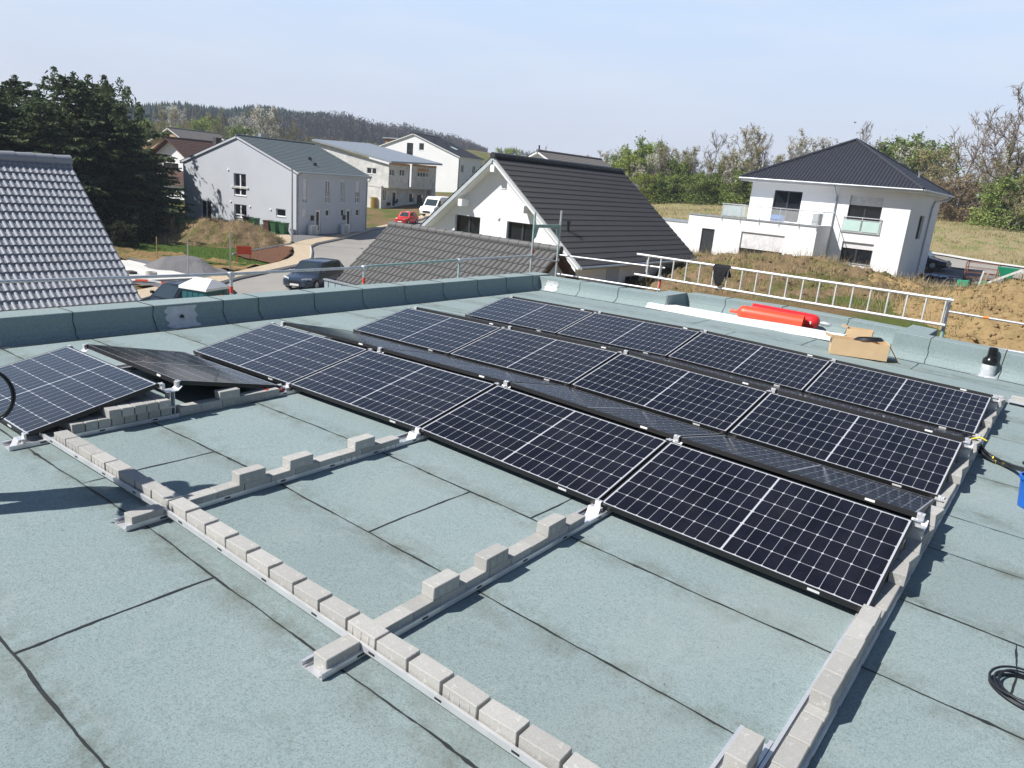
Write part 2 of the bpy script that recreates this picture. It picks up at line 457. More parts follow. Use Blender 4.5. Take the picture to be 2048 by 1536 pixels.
br = n.n('ShaderNodeTexBrick'); n.put(br.inputs['Vector'], v); br.inputs['Scale'].default_value = 2.2
br.inputs['Color1'].default_value = (.47, .38, .27, 1); br.inputs['Color2'].default_value = (.55, .46, .34, 1); br.inputs['Mortar'].default_value = (.30, .25, .19, 1); br.inputs['Mortar Size'].default_value = .012
n.set(col=n.mix(n.noise(v, .8, 4), br.outputs[0], (.44, .37, .28), 'MIX') if False else br.outputs[0], rough=.95, spec=.2); M['pave'] = n.m
# foliage
def leaf(name, c1, c2, rough=.75, sc=.8):
    n = N(name); v = n.obj()
    c = n.mix(n.remap(n.noise(v, sc, 4, .6), .35, .65, 0, 1), c1, c2)
    c = _mul(n, c, n.remap(n.noise(v, sc*9, 2, .7), .3, .7, .75, 1.3))
    c = _mul(n, c, n.remap(n.rand(), 0, 1, .82, 1.18))
    n.set(col=c, rough=rough, spec=.15)
    tr = n.n('ShaderNodeBsdfTranslucent'); n.put(tr.inputs[0], c)
    ms = n.n('ShaderNodeMixShader'); ms.inputs[0].default_value = .22
    n.t.links.new(n.b.outputs[0], ms.inputs[1]); n.t.links.new(tr.outputs[0], ms.inputs[2]); n.t.links.new(ms.outputs[0], n.o.inputs[0])
    return n.m
M['needle'] = leaf('dark_conifer_needles', (.050, .082, .042), (.14, .17, .072))
M['needle_far'] = leaf('far_spruce_needles', (.014, .028, .022), (.026, .044, .032))
M['fresh'] = leaf('fresh_spring_leaves', (.20, .28, .05), (.33, .38, .09))
M['mid'] = leaf('mid_green_leaves', (.15, .22, .06), (.24, .30, .085))
M['olive'] = leaf('olive_budding_twigs', (.27, .26, .115), (.38, .35, .165))
M['blossom'] = leaf('white_blossom', (.50, .49, .42), (.66, .65, .58))
M['brownleaf'] = leaf('brown_dry_leaves', (.20, .15, .085), (.29, .22, .12))
M['straw'] = leaf('dry_straw', (.34, .26, .14), (.48, .39, .22))
M['blade'] = leaf('green_grass_blades', (.07, .12, .025), (.13, .17, .04))
M['dark'] = leaf('shade_dark_hedge_leaves', (.022, .038, .018), (.045, .065, .026))  # shade of the conifers is put into this leaf colour
M['twig'] = mk('bare_twigs', (.20, .16, .13), .9, 0, .25, 2)
M['farwood'] = mk('far_bare_wood', (.115, .10, .098), .95, 0, .3, .05)
# ------------------------------------------------------------------ our flat roof
def rz_(x): return .076-abs(x-3.55)*.0214
own = thing('flat_roof_building', (4, 0, 0), 'flat roof in pale green mineral membrane carrying the solar panels, with raised edge', 'building')
def wob(t, s): return math.sin(t*3.1+s)*.5+math.sin(t*7.7+s*2.3)*.3+math.sin(t*19+s*1.7)*.2
b = MB()
def strip(x0, x1, y0, y1):
    xs = sorted({x0, x1, *[q for q in (1.38, 3.55, 5.44) if x0 < q < x1]})
    for a, c in zip(xs, xs[1:]): b.quad((a, y0, rz_(a)), (c, y0, rz_(c)), (c, y1, rz_(c)), (a, y1, rz_(a)))
strip(-1.9, 12, -9, 8.62); strip(-1.9, 1.38, 8.62, 8.87); strip(1.38, 5.44, 8.62, 9.75)
def seam(pts, w, s, dz=.0035):
    # wavy ribbon of squeezed-out bitumen
    P_ = []
    for (xa, ya), (xb, yb) in zip(pts, pts[1:]):
        n_ = max(2, int(math.hypot(xb-xa, yb-ya)/.035))
        for i in range(n_): P_.append((xa+(xb-xa)*i/n_, ya+(yb-ya)*i/n_))
    P_.append(pts[-1])
    vs = []; fs = []
    for i, (x, y) in enumerate(P_):
        d = (P_[min(i+1, len(P_)-1)][0]-P_[max(i-1, 0)][0], P_[min(i+1, len(P_)-1)][1]-P_[max(i-1, 0)][1]); l = math.hypot(*d) or 1
        nx, ny = -d[1]/l, d[0]/l
        t = i*.035
        o = wob(t*.8, s)*.008+rnd.uniform(-.0015, .0015)
        h = w*(.34+.62*abs(wob(t*1.3, s+4))+.25*max(0, wob(t*.31, s*3)))*(1 if rnd.random() > .03 else 1.7)*.5
        z = rz_(x)+dz
        vs += [(x+nx*(o-h), y+ny*(o-h), z), (x+nx*(o+h), y+ny*(o+h), z)]
    for i in range(len(P_)-1): fs.append((2*i, 2*i+1, 2*i+3, 2*i+2))
    b.add(vs, fs, 1)
SY = [-7.9, -6.97, -6.03, -5.1, -4.17, -3.23, -2.29, -1.36, -.43, .45, 1.40, 2.15, 3.38, 4.1, 5.0, 5.95, 6.9, 7.8]
for i, y in enumerate(SY):
    seam([(-1.55, y+.01), (3.55, y), (11.9, y+(.03 if y > 0 else 0))], .019 if y < 1 else .013, i*1.37)
for x, ya, yb in [(4.33, -3.23, -2.29), (4.5, -1.36, -.42), (2.74, -2.29, -1.37), (5.06, -.42, .45), (.6, -1.36, -.43), (6.2, -4.17, -3.23), (-.2, .45, 1.4), (.4, -.43, .45), (-.5, 1.4, 2.15),
                  (1.2, 5.95, 6.9), (4.3, 7.8, 8.62), (2.4, 7.8, 8.62), (5.9, 7.8, 8.5), (3.2, 6.9, 7.8), (7.74, 2.15, 3.38), (-.9, 3.38, 4.1), (-.3, 5.0, 5.95)]:
    seam([(x, ya), (x+.015, yb)], .016, x*3)
seam([(7.775, .45), (7.80, .1), (7.79, -.12), (7.95, -.19), (8.3, -.2)], .014, 2)
b.build('roof_membrane', [M['memb'], M['bit']], own)
# upstand with coved foot, laid in single overlapping pieces
PROF = [(.17, .002), (.10, .015), (.055, .045), (.02, .10), (.004, .16), (0, .20)]
def upstand(name, p0, ax, inn, h, cuts, zf, width=.42, ends=(0, 0)):
    # p0 start on inner face; ax run direction; inn towards the roof
    ax = Vector(ax); inn = Vector(inn); p0 = Vector(p0)
    prof = PROF+[(0, h-.006), (-.006, h), (-width+.01, h-.012), (-width, h-.03), (-width, -.45), (.17, -.45)]
    m = MB()
    for i, (a, c) in enumerate(zip(cuts, cuts[1:])):
        o = .002*(i % 2)
        pr = [(d+o, z+o) for d, z in prof]
        A, B_ = p0+ax*a, p0+ax*c
        A.z = zf(A); B_.z = zf(B_)
        m.extrude(pr, A, B_, inn, Vector((0, 0, 1)), 0)
        if i:
            path = []
            for k, (d, z) in enumerate(prof[:10]):
                path.append(A+inn*(d+.006)+Vector((0, 0, z+.006))+ax*(.02*math.sin(k*1.9+i)*.4))
            m.tube(path, [.0042*(.6+.6*abs(math.sin(k*2.1+i*3))) for k in range(len(path))], 4, 1)
    # dark line along the foot
    A, B_ = p0+ax*cuts[0], p0+ax*cuts[-1]; n_ = 40
    path = [A.lerp(B_, k/n_)+inn*(.172+.006*math.sin(k*1.3)) for k in range(n_+1)]
    for q in path: q.z = zf(q)+.004
    m.tube(path, .005, 4, 1)
    return m.build(name, [M['memb2'], M['bit']], own)
zr = lambda p: rz_(p.x)
upstand('roof_upstand', (-1.70, 0, 0), (0, 1, 0), (1, 0, 0), .31, [-8, -7, -6, -5, -4, -3, -2.3, -1.45, -.546, .41, 1.39, 1.95, 2.93, 3.9, 4.86, 5.83, 6.81, 7.72, 8.63, 9.28], zr)
upstand('roof_upstand', (0, 8.87, 0), (1, 0, 0), (0, -1, 0), .285, [-1.69, -.63, .29, 1.36], zr)
upstand('roof_upstand', (1.375, 0, 0), (0, 1, 0), (1, 0, 0), .283, [8.88, 9.76], zr, .40)
upstand('roof_upstand', (0, 9.75, 0), (1, 0, 0), (0, -1, 0), .275, [1.38, 2.2, 3.3, 4.49, 5.43], zr)
upstand('roof_upstand', (5.45, 0, 0), (0, 1, 0), (-1, 0, 0), .345, [8.63, 10.1], zr, .40)
upstand('roof_upstand', (0, 8.62, 0), (1, 0, 0), (0, -1, 0), .385, [5.46, 5.97, 6.95, 8.0, 9, 10, 11, 12], zr)
b = MB()
b.box(-2.08, -9, -5.5, 11.9, 9.2, -.12); b.box(1.0, 9.2, -5.5, 5.8, 10.1, -.12)
b.build('wall', M['white'], own)
# overflow drains with their painted sealing patches, following the upstand
def drain(c0, ax, inn, half, h, mat, seed, hole, hz_, zf):
    c0, ax, inn = Vector(c0), Vector(ax), Vector(inn); g = random.Random(seed)
    prof = [(.15, .006), (.10, .015), (.055, .045), (.02, .10), (.004, .16), (0, .20), (0, h-.02)]
    L = [0]
    for (a0, b0), (a1, b1) in zip(prof, prof[1:]): L.append(L[-1]+math.hypot(a1-a0, b1-b0))
    def pt(s, q, o):
        s = min(max(s, 0), L[-1]*.999)
        for i in range(len(prof)-1):
            if L[i] <= s <= L[i+1]:
                k = (s-L[i])/(L[i+1]-L[i]); d = prof[i][0]+(prof[i+1][0]-prof[i][0])*k; z = prof[i][1]+(prof[i+1][1]-prof[i][1])*k
        p = c0+ax*q+inn*(d+o); p.z = zf(p)+z+o*.6
        return p
    nu, nv = 26, 16; vs = []; fs = []
    w0 = [half*(1+.10*math.sin(j*1.3+seed)+g.uniform(-.05, .05)) for j in range(nv+1)]; w1 = [half*(1+.10*math.sin(j*.9+seed*2)+g.uniform(-.05, .05)) for j in range(nv+1)]
    b0 = [g.uniform(0, .05)+.03*math.sin(i*.8) for i in range(nu+1)]
    for j in range(nv+1):
        for i in range(nu+1):
            u = i/nu; s = L[-1]*(max(0, .03+b0[i])*(1-j/nv)+j/nv)
            vs.append(pt(s, -w0[j]+(w0[j]+w1[j])*u, .0065))
    for j in range(nv):
        for i in range(nu): q = j*(nu+1)+i; fs.append((q, q+1, q+nu+2, q+nu+1))
    o = MB(); o.add(vs, fs); ob = o.build('sealing_patch', mat, own, True)
    c = c0.copy(); c.z = zf(c)+hz_; n_ = (inn+Vector((0, 0, .12))).normalized(); c = c+inn*.022
    o = MB(); o.lathe([(hole, -.03), (hole, .012), (hole*.86, .012), (hole*.84, -.002)], c, n_, 24, 0, False)
    o.lathe([(hole*.84, -.002), (.001, -.002)], c, n_, 24, 1, False)
    o.build('drain_pipe', [mat, M['black']], ob, R(40))
M['sealer'] = mk('grey_liquid_sealant', (.56, .57, .59), .8, 0, .12, 9)
M['silver'] = mk('silver_bitumen_paint', (.50, .53, .55), .55, .25, .25, 12)
drain((-1.70, .78, 0), (0, 1, 0), (1, 0, 0), .205, .30, M['sealer'], 3, .042, .135, zr)
drain((-1.33, 8.87, 0), (1, 0, 0), (0, -1, 0), .155, .24, M['silver'], 5, .05, .085, zr)

# ------------------------------------------------------------------ solar panels
LP, RP, HB, HT, DX, GR, GV = 1.775, 2.276, .09, .305, 1.009, .155, .101
PLx, PWy, FT = 1.757, 1.03, .035
def make_panel():
    t = thing('solar_panel', (0, 0, 0), '', 'solar panel')
    m = MB(); m.quad((.009, .009, 0), (PLx-.009, .009, 0), (PLx-.009, PWy-.009, 0), (.009, PWy-.009, 0))
    m.build('cell_glass', M['cells'], t)
    m = MB()
    for x0, y0, x1, y1 in ((0, 0, PLx, .0105), (0, PWy-.0105, PLx, PWy), (0, .0105, .0105, PWy-.0105), (PLx-.0105, .0105, PLx, PWy-.0105)):
        m.box(x0, y0, -FT, x1, y1, .0015)
    m.quad((.0105, .0105, -.006), (.0105, PWy-.0105, -.006), (PLx-.0105, PWy-.0105, -.006), (PLx-.0105, .0105, -.006))
    m.build('panel_frame', M['frame'], t)
    m = MB(); m.box(PLx-.335, -.002, -.024, PLx-.265, .0002, -.008); m.build('sticker', M['label'], t)
    m = MB(); m.box(.27, PWy-.0002, -.024, .335, PWy+.002, -.008); m.build('sticker', M['label'], t)
    m = MB(); m.box(.8, .88, -.028, .96, .96, -.0075); m.build('junction_box', M['black'], t)
    return t
p0 = make_panel(); used = [False]
def ztent(k): return [0, .039, .076, .036, 0][k]
TILT = math.atan2(HT-HB, DX)
def place_panel(k, row, away, label, group):
    o = p0 if not used[0] else dup(p0, (0, 0, 0)); used[0] = True
    o['label'] = label; o['group'] = group
    y0 = (row-1)*RP
    x0 = k*LP+(LP-PLx)/2
    za, zb = ztent(k), ztent(k+1)
    sl = math.atan2(zb-za, LP)
    if not away:
        o.matrix_basis = Matrix.Translation((x0, y0, za+HB)) @ Matrix.Rotation(-sl, 4, 'Y') @ Matrix.Rotation(TILT, 4, 'X')
    else:
        o.matrix_basis = Matrix.Translation((x0+PLx, y0+RP-GV, zb+HB)) @ Matrix.Rotation(-sl, 4, 'Y') @ Matrix.Rotation(math.pi, 4, 'Z') @ Matrix.Rotation(TILT, 4, 'X')
    return o
place_panel(0, 0, False, 'blue tinted solar panel at the far left, alone, sloping toward the viewer', 'solar panels on the flat roof')
place_panel(0, 0, True, 'dark solar panel at far left propped up on its open side, sloping away', 'solar panels on the flat roof')
for r, rn in ((1, 'nearest row'), (2, 'middle row'), (3, 'farthest row')):
    for k in range(4):
        w = ('leftmost', 'second from left', 'third from left', 'rightmost')[k]
        place_panel(k, r, False, f'solar panel facing the viewer, {w} in the {rn}', 'solar panels on the flat roof')
        place_panel(k, r, True, f'solar panel sloping away behind the ridge, {w} in the {rn}', 'solar panels on the flat roof')

# ------------------------------------------------------------------ aluminium rails
def rail(pts, label, h=.032, wd=.145, slots=True, z0=.004):
    t = thing('ballast_rail', pts[0], label, 'rail', 'aluminium ballast rails under the panels')
    m = MB(); sl = MB()
    for P0, P1 in zip(pts, pts[1:]):
        P0, P1 = Vector(P0), Vector(P1); d = (P1-P0); L = d.length; d.normalize()
        s = Vector((-d.y, d.x, 0)).normalized(); u = Vector((0, 0, 1))
        for (a0, a1, b0, b1) in ((-wd/2, wd/2, 0, .002), (-wd/2, -wd/2+.0025, .002, h), (wd/2-.0025, wd/2, .002, h), (-wd/2+.0025, -wd/2+.016, h-.0025, h), (wd/2-.016, wd/2-.0025, h-.0025, h), (-wd/2+.018, -wd/2+.022, .002, .012), (wd/2-.022, wd/2-.018, .002, .012)):
            m.obox(P0+s*a0+u*(b0+z0), s*(a1-a0), d*L, u*(b1-b0))
        q = .22
        while slots and q < L:
            for sg in (1, -1):
                sl.obox(P0+d*(q-.02)+s*(sg*(wd/2+.0006)-.0006)+u*(z0+h*.38), s*.0012, d*.04, u*.011)
            q += .42
    m.build('channel', M['alu'], t)
    if sl.v: sl.build('slot', M['black'], t)
    return t
def vrail(x, y0, y1, label, **k): return rail([(x, y0, rz_(x)), (x, y1, rz_(x))], label, **k)
vrail(1.755, -2.40, 7.0, 'aluminium channel rail under the separate left panel pair, running to the back')
vrail(3.525, -2.40, 7.0, 'aluminium channel rail crossing the long front rail nearest the left panels')
vrail(5.318, -2.40, 7.0, 'aluminium channel rail crossing the long front rail in the middle of the picture')
vrail(7.103, -3.2, 7.0, 'aluminium channel rail along the right ends of the panel rows')
vrail(.03, -2.4, 7.0, 'aluminium channel rail beneath the far left ends of the rows')
vrail(6.955, -3.2, -1.33, 'short aluminium channel rail beside the right edge rail at bottom of picture')
ux0 = 1.725
rail([(ux0, -2.095, rz_(ux0)+.032), (3.55, -2.095, rz_(3.55)+.032), (6.86, -2.095, rz_(6.86)+.032)], 'long aluminium channel rail running diagonally across the foreground under a block row')
rail([(7.2, 6.95, rz_(7.2)+.03), (9.4, 6.95, rz_(9.4)+.03)], 'aluminium rail end with blocks at the far right behind the last row')

# ------------------------------------------------------------------ concrete ballast blocks
bm_ = MB(); bm_.cbox(-.0985, -.046, 0, .0985, .046, .074, .004)
blk0 = None
BG = 'concrete ballast blocks on the rails'
for i in (1, 2, 3, 4):
    m = MB(); m.cbox(-.0975, -.046, 0, .0975, .046, .074, (.0022, .003, .0026, .0035)[i-1], 0, None, .0014)
    # spacer ribs pressed into one long face
    for q in (-.06, .0, .055): m.box(q-.004, -.0475, .004, q+.004, -.046, .062)
    me_o = m.build('paving_block', M['paver'])
    if blk0 is None: blk0 = []
    blk0.append(me_o)
blk_used = [False]*4
def block(x, y, z, rot, label):
    i = rnd.randrange(4)
    if not blk_used[i]: o = blk0[i]; blk_used[i] = True
    else: o = blk0[i].copy(); COL.objects.link(o)
    o.location = (x, y, z); o.rotation_euler = (0, 0, rot+rnd.uniform(-.012, .012)+(math.pi if rnd.random() < .5 else 0))
    tag(o, label, 'paving block', BG)
    return o
# long front rail
nU = 24
for k in range(nU):
    x = 1.92+.0985+.2075*k
    if x > 6.78: break
    o = block(x, -2.093+rnd.uniform(-.003, .003), rz_(x)+.0385, 0, f'{nth(k+1)} concrete block from the left end of the long diagonal block row')
    o.rotation_euler.y = .0214 if x > 3.55 else -.0214
def course(x, ys, z, label_fn, rot=math.pi/2):
    for i, y in enumerate(ys): block(x+rnd.uniform(-.002, .002), y, z, rot, label_fn(i+1))
Z1, Z2 = .0068, .0812
# left open cross rail (x=3.525) and middle open cross rail (x=5.318)
for x, nm in ((3.55, 'left open cross rail'), (5.33, 'middle open cross rail')):
    z = rz_(x)
    block(x, -2.268, z+Z1, math.pi/2, f'single concrete block on the front stub of the {nm}')
    ys = [-1.93+.198*i for i in range(9)]
    course(x, ys, z+Z1, lambda i, nm=nm: f'{nth(i)} block from the front in the bottom course on the {nm}')
ys2 = (-1.575, -1.188, -.612)
ys3 = (-1.592, -1.176, -.584)
for x, yy, nm in ((3.553, ys2, 'left open cross rail'), (5.332, ys3, 'middle open cross rail')):
    for y, w in zip(yy, ('nearest', 'middle', 'farthest')):
        block(x, y, rz_(x)+Z2, math.pi/2, f'{w} of three raised concrete blocks standing on the {nm}')
# right edge rail
xr = 7.117; z = rz_(xr)
course(xr, [-2.6+.2*i for i in range(48) if -2.6+.2*i < 6.95], z+Z1, lambda i: f'{nth(i)} block from the front in the bottom course along the right edge rail')
course(xr, [-.93, -.733, -.535, -.355, -.16], z+Z2, lambda i: f'{nth(i)} block from the front in the upper course in front of the right panel end')
n_ = 0
for r in range(3):
    for y in (.56, .77, .98, 1.30, 1.52, 1.74):
        n_ += 1
        block(xr+.012, r*RP+y, z+Z2, math.pi/2+(.10 if n_ % 2 else -.16), f'{nth(n_)} stacked block from the front under the right panel ends')
course(6.975, [-2.8+.2*i for i in range(7)], rz_(6.97)+Z1, lambda i: f'{nth(i)} block from the front on the short rail beside the right edge rail')
course(6.98, [-1.58], rz_(6.97)+Z2, lambda i: 'raised block at the far end of the short rail at bottom right')
# left pair: crosswise courses
for i in range(8):
    y = -1.93+.0985*i
    block(1.725, y, rz_(1.75)+.036, 0, f'{nth(i+1)} crosswise block from the front in the lower stack under the left panel')
    if i < 8: block(1.52, y, rz_(1.52)+.036, 0, f'{nth(i+1)} crosswise block in the hidden second lower row under the left panel')
for i in range(5):
    y = -1.67+.0985*i
    block(1.772, y, rz_(1.77)+.111, 0, f'{nth(i+1)} crosswise block from the front in the upper stack under the left panel')
    block(1.572, y, rz_(1.57)+.111, 0, f'{nth(i+1)} crosswise block in the upper second row under the left panel')
course(1.79, [-1.035, -.838, -.64, -.485+.04, -.245], rz_(1.79)+Z1+.004, lambda i: f'{nth(i)} block from the front under the propped up dark panel')
block(1.80, -.668, rz_(1.8)+Z2+.004, math.pi/2, 'single raised block under the propped up dark panel')
for i in range(9): block(7.32+.2*i, 6.95, rz_(7.32+.2*i)+.038, 0, f'{nth(i+1)} block from the left on the rail end at far right')

# ------------------------------------------------------------------ panel supports
def ridge_support(x, y, hz, label):
    t = thing('ridge_support', (x, y, rz_(x)), label, 'panel support', 'aluminium supports under the panel ridges')
    z = rz_(x); top = hz-FT
    m = MB()
    m.box(x-.055, y-.045, z+.006, x+.055, y+.045, z+.011)
    m.box(x-.045, y-.020, z+.011, x+.045, y-.016, top-.035); m.box(x-.045, y+.016, z+.011, x+.045, y+.020, top-.035)
    m.box(x-.045, y-.016, z+.10, x+.045, y+.016, z+.104)
    m.build('post', M['alu'], t)
    m = MB()
    pr = [(-.085, 0), (-.05, -.032), (.05, -.032), (.085, 0), (.085, .005), (.048, -.027), (-.048, -.027), (-.085, .005)]
    m.extrude(pr, (x-.05, y, top), (x+.05, y, top), (0, 1, 0), (0, 0, 1))
    m.build('saddle', M['alu'], t)
    for s in (-1, 1):
        m = MB()
        yy = y+s*.062
        m.box(x-.022, yy-.012, top-.002, x+.022, yy+.012, hz+.004)
        m.box(x-.024, min(yy, yy+s*.026), hz+.004, x+.024, max(yy, yy+s*.026), hz+.009)
        m.lathe([(.006, 0), (.006, .007)], (x, yy, hz+.009), (0, 0, 1), 8)
        m.build('end_clamp', M['alu'], t)
def foot_support(x, y, hz, label, sides=(1,)):
    t = thing('foot_support', (x, y, rz_(x)), label, 'panel support', 'aluminium feet under the low panel edges')
    z = rz_(x); top = hz-FT
    m = MB(); m.box(x-.05, y-.04, z+.006, x+.05, y+.04, z+.010)
    m.extrude([(-.038, .01), (-.034, .01), (-.006, .062), (.03, .062), (.034, .01), (.038, .01), (.034, .066), (-.010, .066)], (x-.045, y, z), (x+.045, y, z), (0, 1, 0), (0, 0, 1))
    m.build('foot_bracket', M['alu'], t)
    for s in sides:
        m = MB(); yy = y+s*.04
        m.box(x-.022, yy-.008, z+.05, x+.022, yy+.008, hz+.004)
        m.box(x-.024, min(yy, yy+s*.024), hz+.004, x+.024, max(yy, yy+s*.024), hz+.009)
        m.lathe([(.006, 0), (.006, .007)], (x, yy, hz+.009), (0, 0, 1), 8)
        m.build('end_clamp', M['alu'], t)
rn = {0: 'far left panel pair', 1: 'nearest row', 2: 'middle row', 3: 'farthest row'}
kn = ['left end', 'first panel joint', 'second panel joint', 'third panel joint', 'right end']
for r in range(0, 4):
    for k in range(0, 5 if r else 2):
        x = (.03, 1.79, 3.55, 5.325, 7.115)[k]; y0 = (r-1)*RP
        ridge_support(x, y0+DX+GR/2, rz_(k*LP)+HT, f'aluminium ridge support with clamps at the {kn[k]} of the {rn[r]}')
for k in range(1, 5):
    x = (.03, 1.765, 3.55, 5.325, 7.115)[k]
    foot_support(x, -.045, rz_(k*LP)+HB, f'aluminium foot bracket at the {kn[k]} below the front edge', (1,) if k > 1 else (1, -1))
foot_support(1.765, -RP-.045, rz_(LP)+HB, 'aluminium foot bracket at the near corner of the far left panel')
for r in (1, 2, 3):
    foot_support(7.115, r*RP-.05, rz_(7.1)+HB, f'aluminium foot bracket at the right end of the valley behind the {rn[r]}', (1, -1))

# ------------------------------------------------------------------ loose things on the roof
t = thing('gas_cylinder', (3.4, 9.05, .03), 'orange red gas cylinder lying in front with a valve cap at its left end', 'gas cylinder', 'red gas cylinders by the roof edge')
A = Vector((2.66, 9.03, .165+rz_(2.7))); ax = Vector((1, .13, -.02))
m = MB(); m.lathe([(.02, .08), (.065, .085), (.105, .11), (.132, .16), (.137, .22), (.137, 1.12), (.143, 1.125), (.143, 1.24), (.134, 1.24), (.132, 1.18), (.07, 1.16), (.01, 1.155)], A, ax, 28)
m.build('cylinder_body', M['red_gas'], t, R(40))
m = MB(); m.lathe([(.018, .10), (.03, .09), (.034, -.05), (.030, -.06), (.012, -.06)], A, ax, 14); m.build('valve', M['red_gas'], t, R(40))
t = thing('gas_cylinder', (3.7, 9.35, .04), 'bright red gas cylinder lying behind with a grey valve at its right end', 'gas cylinder', 'red gas cylinders by the roof edge')
A = Vector((2.88, 9.36, .19+rz_(3))); ax = Vector((1, .10, -.03))
m = MB(); m.lathe([(.10, 0), (.132, .01), (.132, 1.06), (.123, 1.13), (.095, 1.18), (.05, 1.205), (.02, 1.21)], A, ax, 28); m.build('cylinder_body', M['red_gas2'], t, R(40))
m = MB(); m.lathe([(.022, 1.19), (.022, 1.24), (.042, 1.25), (.044, 1.36), (.03, 1.40), (.01, 1.41)], A, ax, 16); m.build('valve_cap', M['galv'], t, R(40))
m = MB(); m.lathe([(.119, 1.03), (.1195, 1.09)], A, ax, 28, 0, False); 
pl_ = Vector(A)+ax.normalized()*1.08
m = MB(); m.obox(pl_+Vector((0, -.1335, -.03)), (.028, 0, 0), (0, -.002, -.004), (0, -.012, .05)); m.build('sticker', M['label'], t)
# white board bundle
def rotbox(name, c, L, W, Ht, ang, mat, label, cat, tilt=0):
    t = thing(name, c, label, cat, rz=ang)
    return t
m = MB()
a_ = R(-1.2); u = Vector((math.cos(a_), math.sin(a_), .012)); v = Vector((-math.sin(a_), math.cos(a_), 0))
o_ = Vector((1.02, 8.72, rz_(1.1)+.012))
for i in range(2):
    m.obox(o_+Vector((0, .012*i, .047*i))+u*(.02*i), u*3.62, v*.36, Vector((0, 0, .045)))
tag(m.build('foam_board', M['plank'], None, False, tuple(o_)), 'long white boards lying flat on the roof in front of the gas cylinders', 'board')
# cardboard box, flaps open
def carton(c, L, W, Hh, ang, label, coil=False, flaps=(1, 1)):
    t = thing('cardboard_box', c, label, 'cardboard box', 'open cardboard boxes at the roof edge', ang)
    x0, y0, z0 = 0, 0, 0; th = .006
    l, rz0 = INV[t.name]; ca, sa = math.cos(rz0), math.sin(rz0)
    W_ = lambda p: (l[0]+p[0]*ca-p[1]*sa, l[1]+p[0]*sa+p[1]*ca, l[2]+p[2])
    m = MB()
    def bx(*q):
        k = MB(); k.box(*q); m.add([W_(p) for p in k.v], k.f)
    bx(0, 0, 0, L, W, th); bx(0, 0, th, L, th, Hh); bx(0, W-th, th, L, W, Hh); bx(0, th, th, th, W-th, Hh); bx(L-th, th, th, L, W-th, Hh)
    m.build('carton_body', M['card'], t)
    def flap(a, b, c_, d):
        k = MB(); k.obox(W_(a), Vector(W_(b))-Vector(W_(a)), Vector(W_(c_))-Vector(W_(a)), Vector(W_(d))-Vector(W_(a))); k.build('flap', M['card'], t)
    if flaps[1]: flap((L, .01, Hh), (L, W-.01, Hh), (L+.17, .01, Hh-.24), (L+.004, .01, Hh+.003))
    if flaps[0]: flap((0, .01, Hh), (0, W-.01, Hh), (-.10, .01, Hh+.03), (.002, .01, Hh+.005))
    if coil != 2:
        flap((0, W, Hh), (L, W, Hh), (0, W+.05, Hh-.15), (0, W+.006, Hh+.002))
    return t, W_
t, W_ = carton((4.80, 7.62, rz_(5.1)+.012), .80, .34, .245, R(19), 'large open cardboard box with a black cable loop on top, nearest the panels')
m = MB()
for q in range(5):
    r_ = .165-.008*q
    m.tube([W_((.52+r_*1.25*math.cos(a), .17+r_*.95*math.sin(a), .262+.008*q+.035*math.cos(a*1+.5)*(.6))) for a in np.linspace(0, 2*math.pi, 33)[:-1]], .0075, 6, 0, True)
tag(m.build('cable_coil', M['blackrub'], None, True, W_((.5, .17, .25))), 'black cable loop lying on top of the open cardboard box', 'cable')
carton((4.66, 9.0, rz_(4.9)+.012), .40, .27, .22, R(8), 'smaller open cardboard box behind the large box, near the red cylinders', 2, (1, 0))
# vent pipe
px_, py_ = 6.80, 8.56; z = rz_(px_)
t = thing('vent_pipe', (px_, py_, z), 'black corrugated vent pipe in a silver collar at the right roof edge', 'vent pipe')
m = MB(); m.lathe([(.15, 0), (.145, .006), (.115, .012), (.100, .02), (.098, .195), (.094, .20)], (px_, py_, z+.004), (0, 0, 1), 28); m.build('collar', M['silver'], t, R(40))
pr = [(.100, .185), (.104, .19), (.104, .235), (.098, .262), (.062, .30)]
h_ = .30
while h_ < .43: pr += [(.064, h_+.004), (.064, h_+.018), (.055, h_+.022), (.055, h_+.03)]; h_ += .033
pr += [(.05, h_), (.045, h_-.05)]
M['blackgloss'] = mk('glossy_black_pipe', (.01, .01, .012), .22)
m = MB(); m.lathe(pr, (px_, py_, z), (0, 0, 1), 28); m.build('vent_cap', M['blackgloss'], t, R(50))
m = MB(); rr = random.Random(4)
vs = [(px_, py_-.02, z+.0065)]+[(px_+.26*math.cos(a)*(1+rr.uniform(-.1, .1)), py_-.03+.15*math.sin(a)*(1+rr.uniform(-.15, .15)), rz_(px_+.26*math.cos(a))+.005) for a in np.linspace(0, 2*math.pi, 30)[:-1]]
m.add(vs, [(0, i, i % 29+1) for i in range(1, 30)]); m.build('sealing_patch', M['silver'], t)
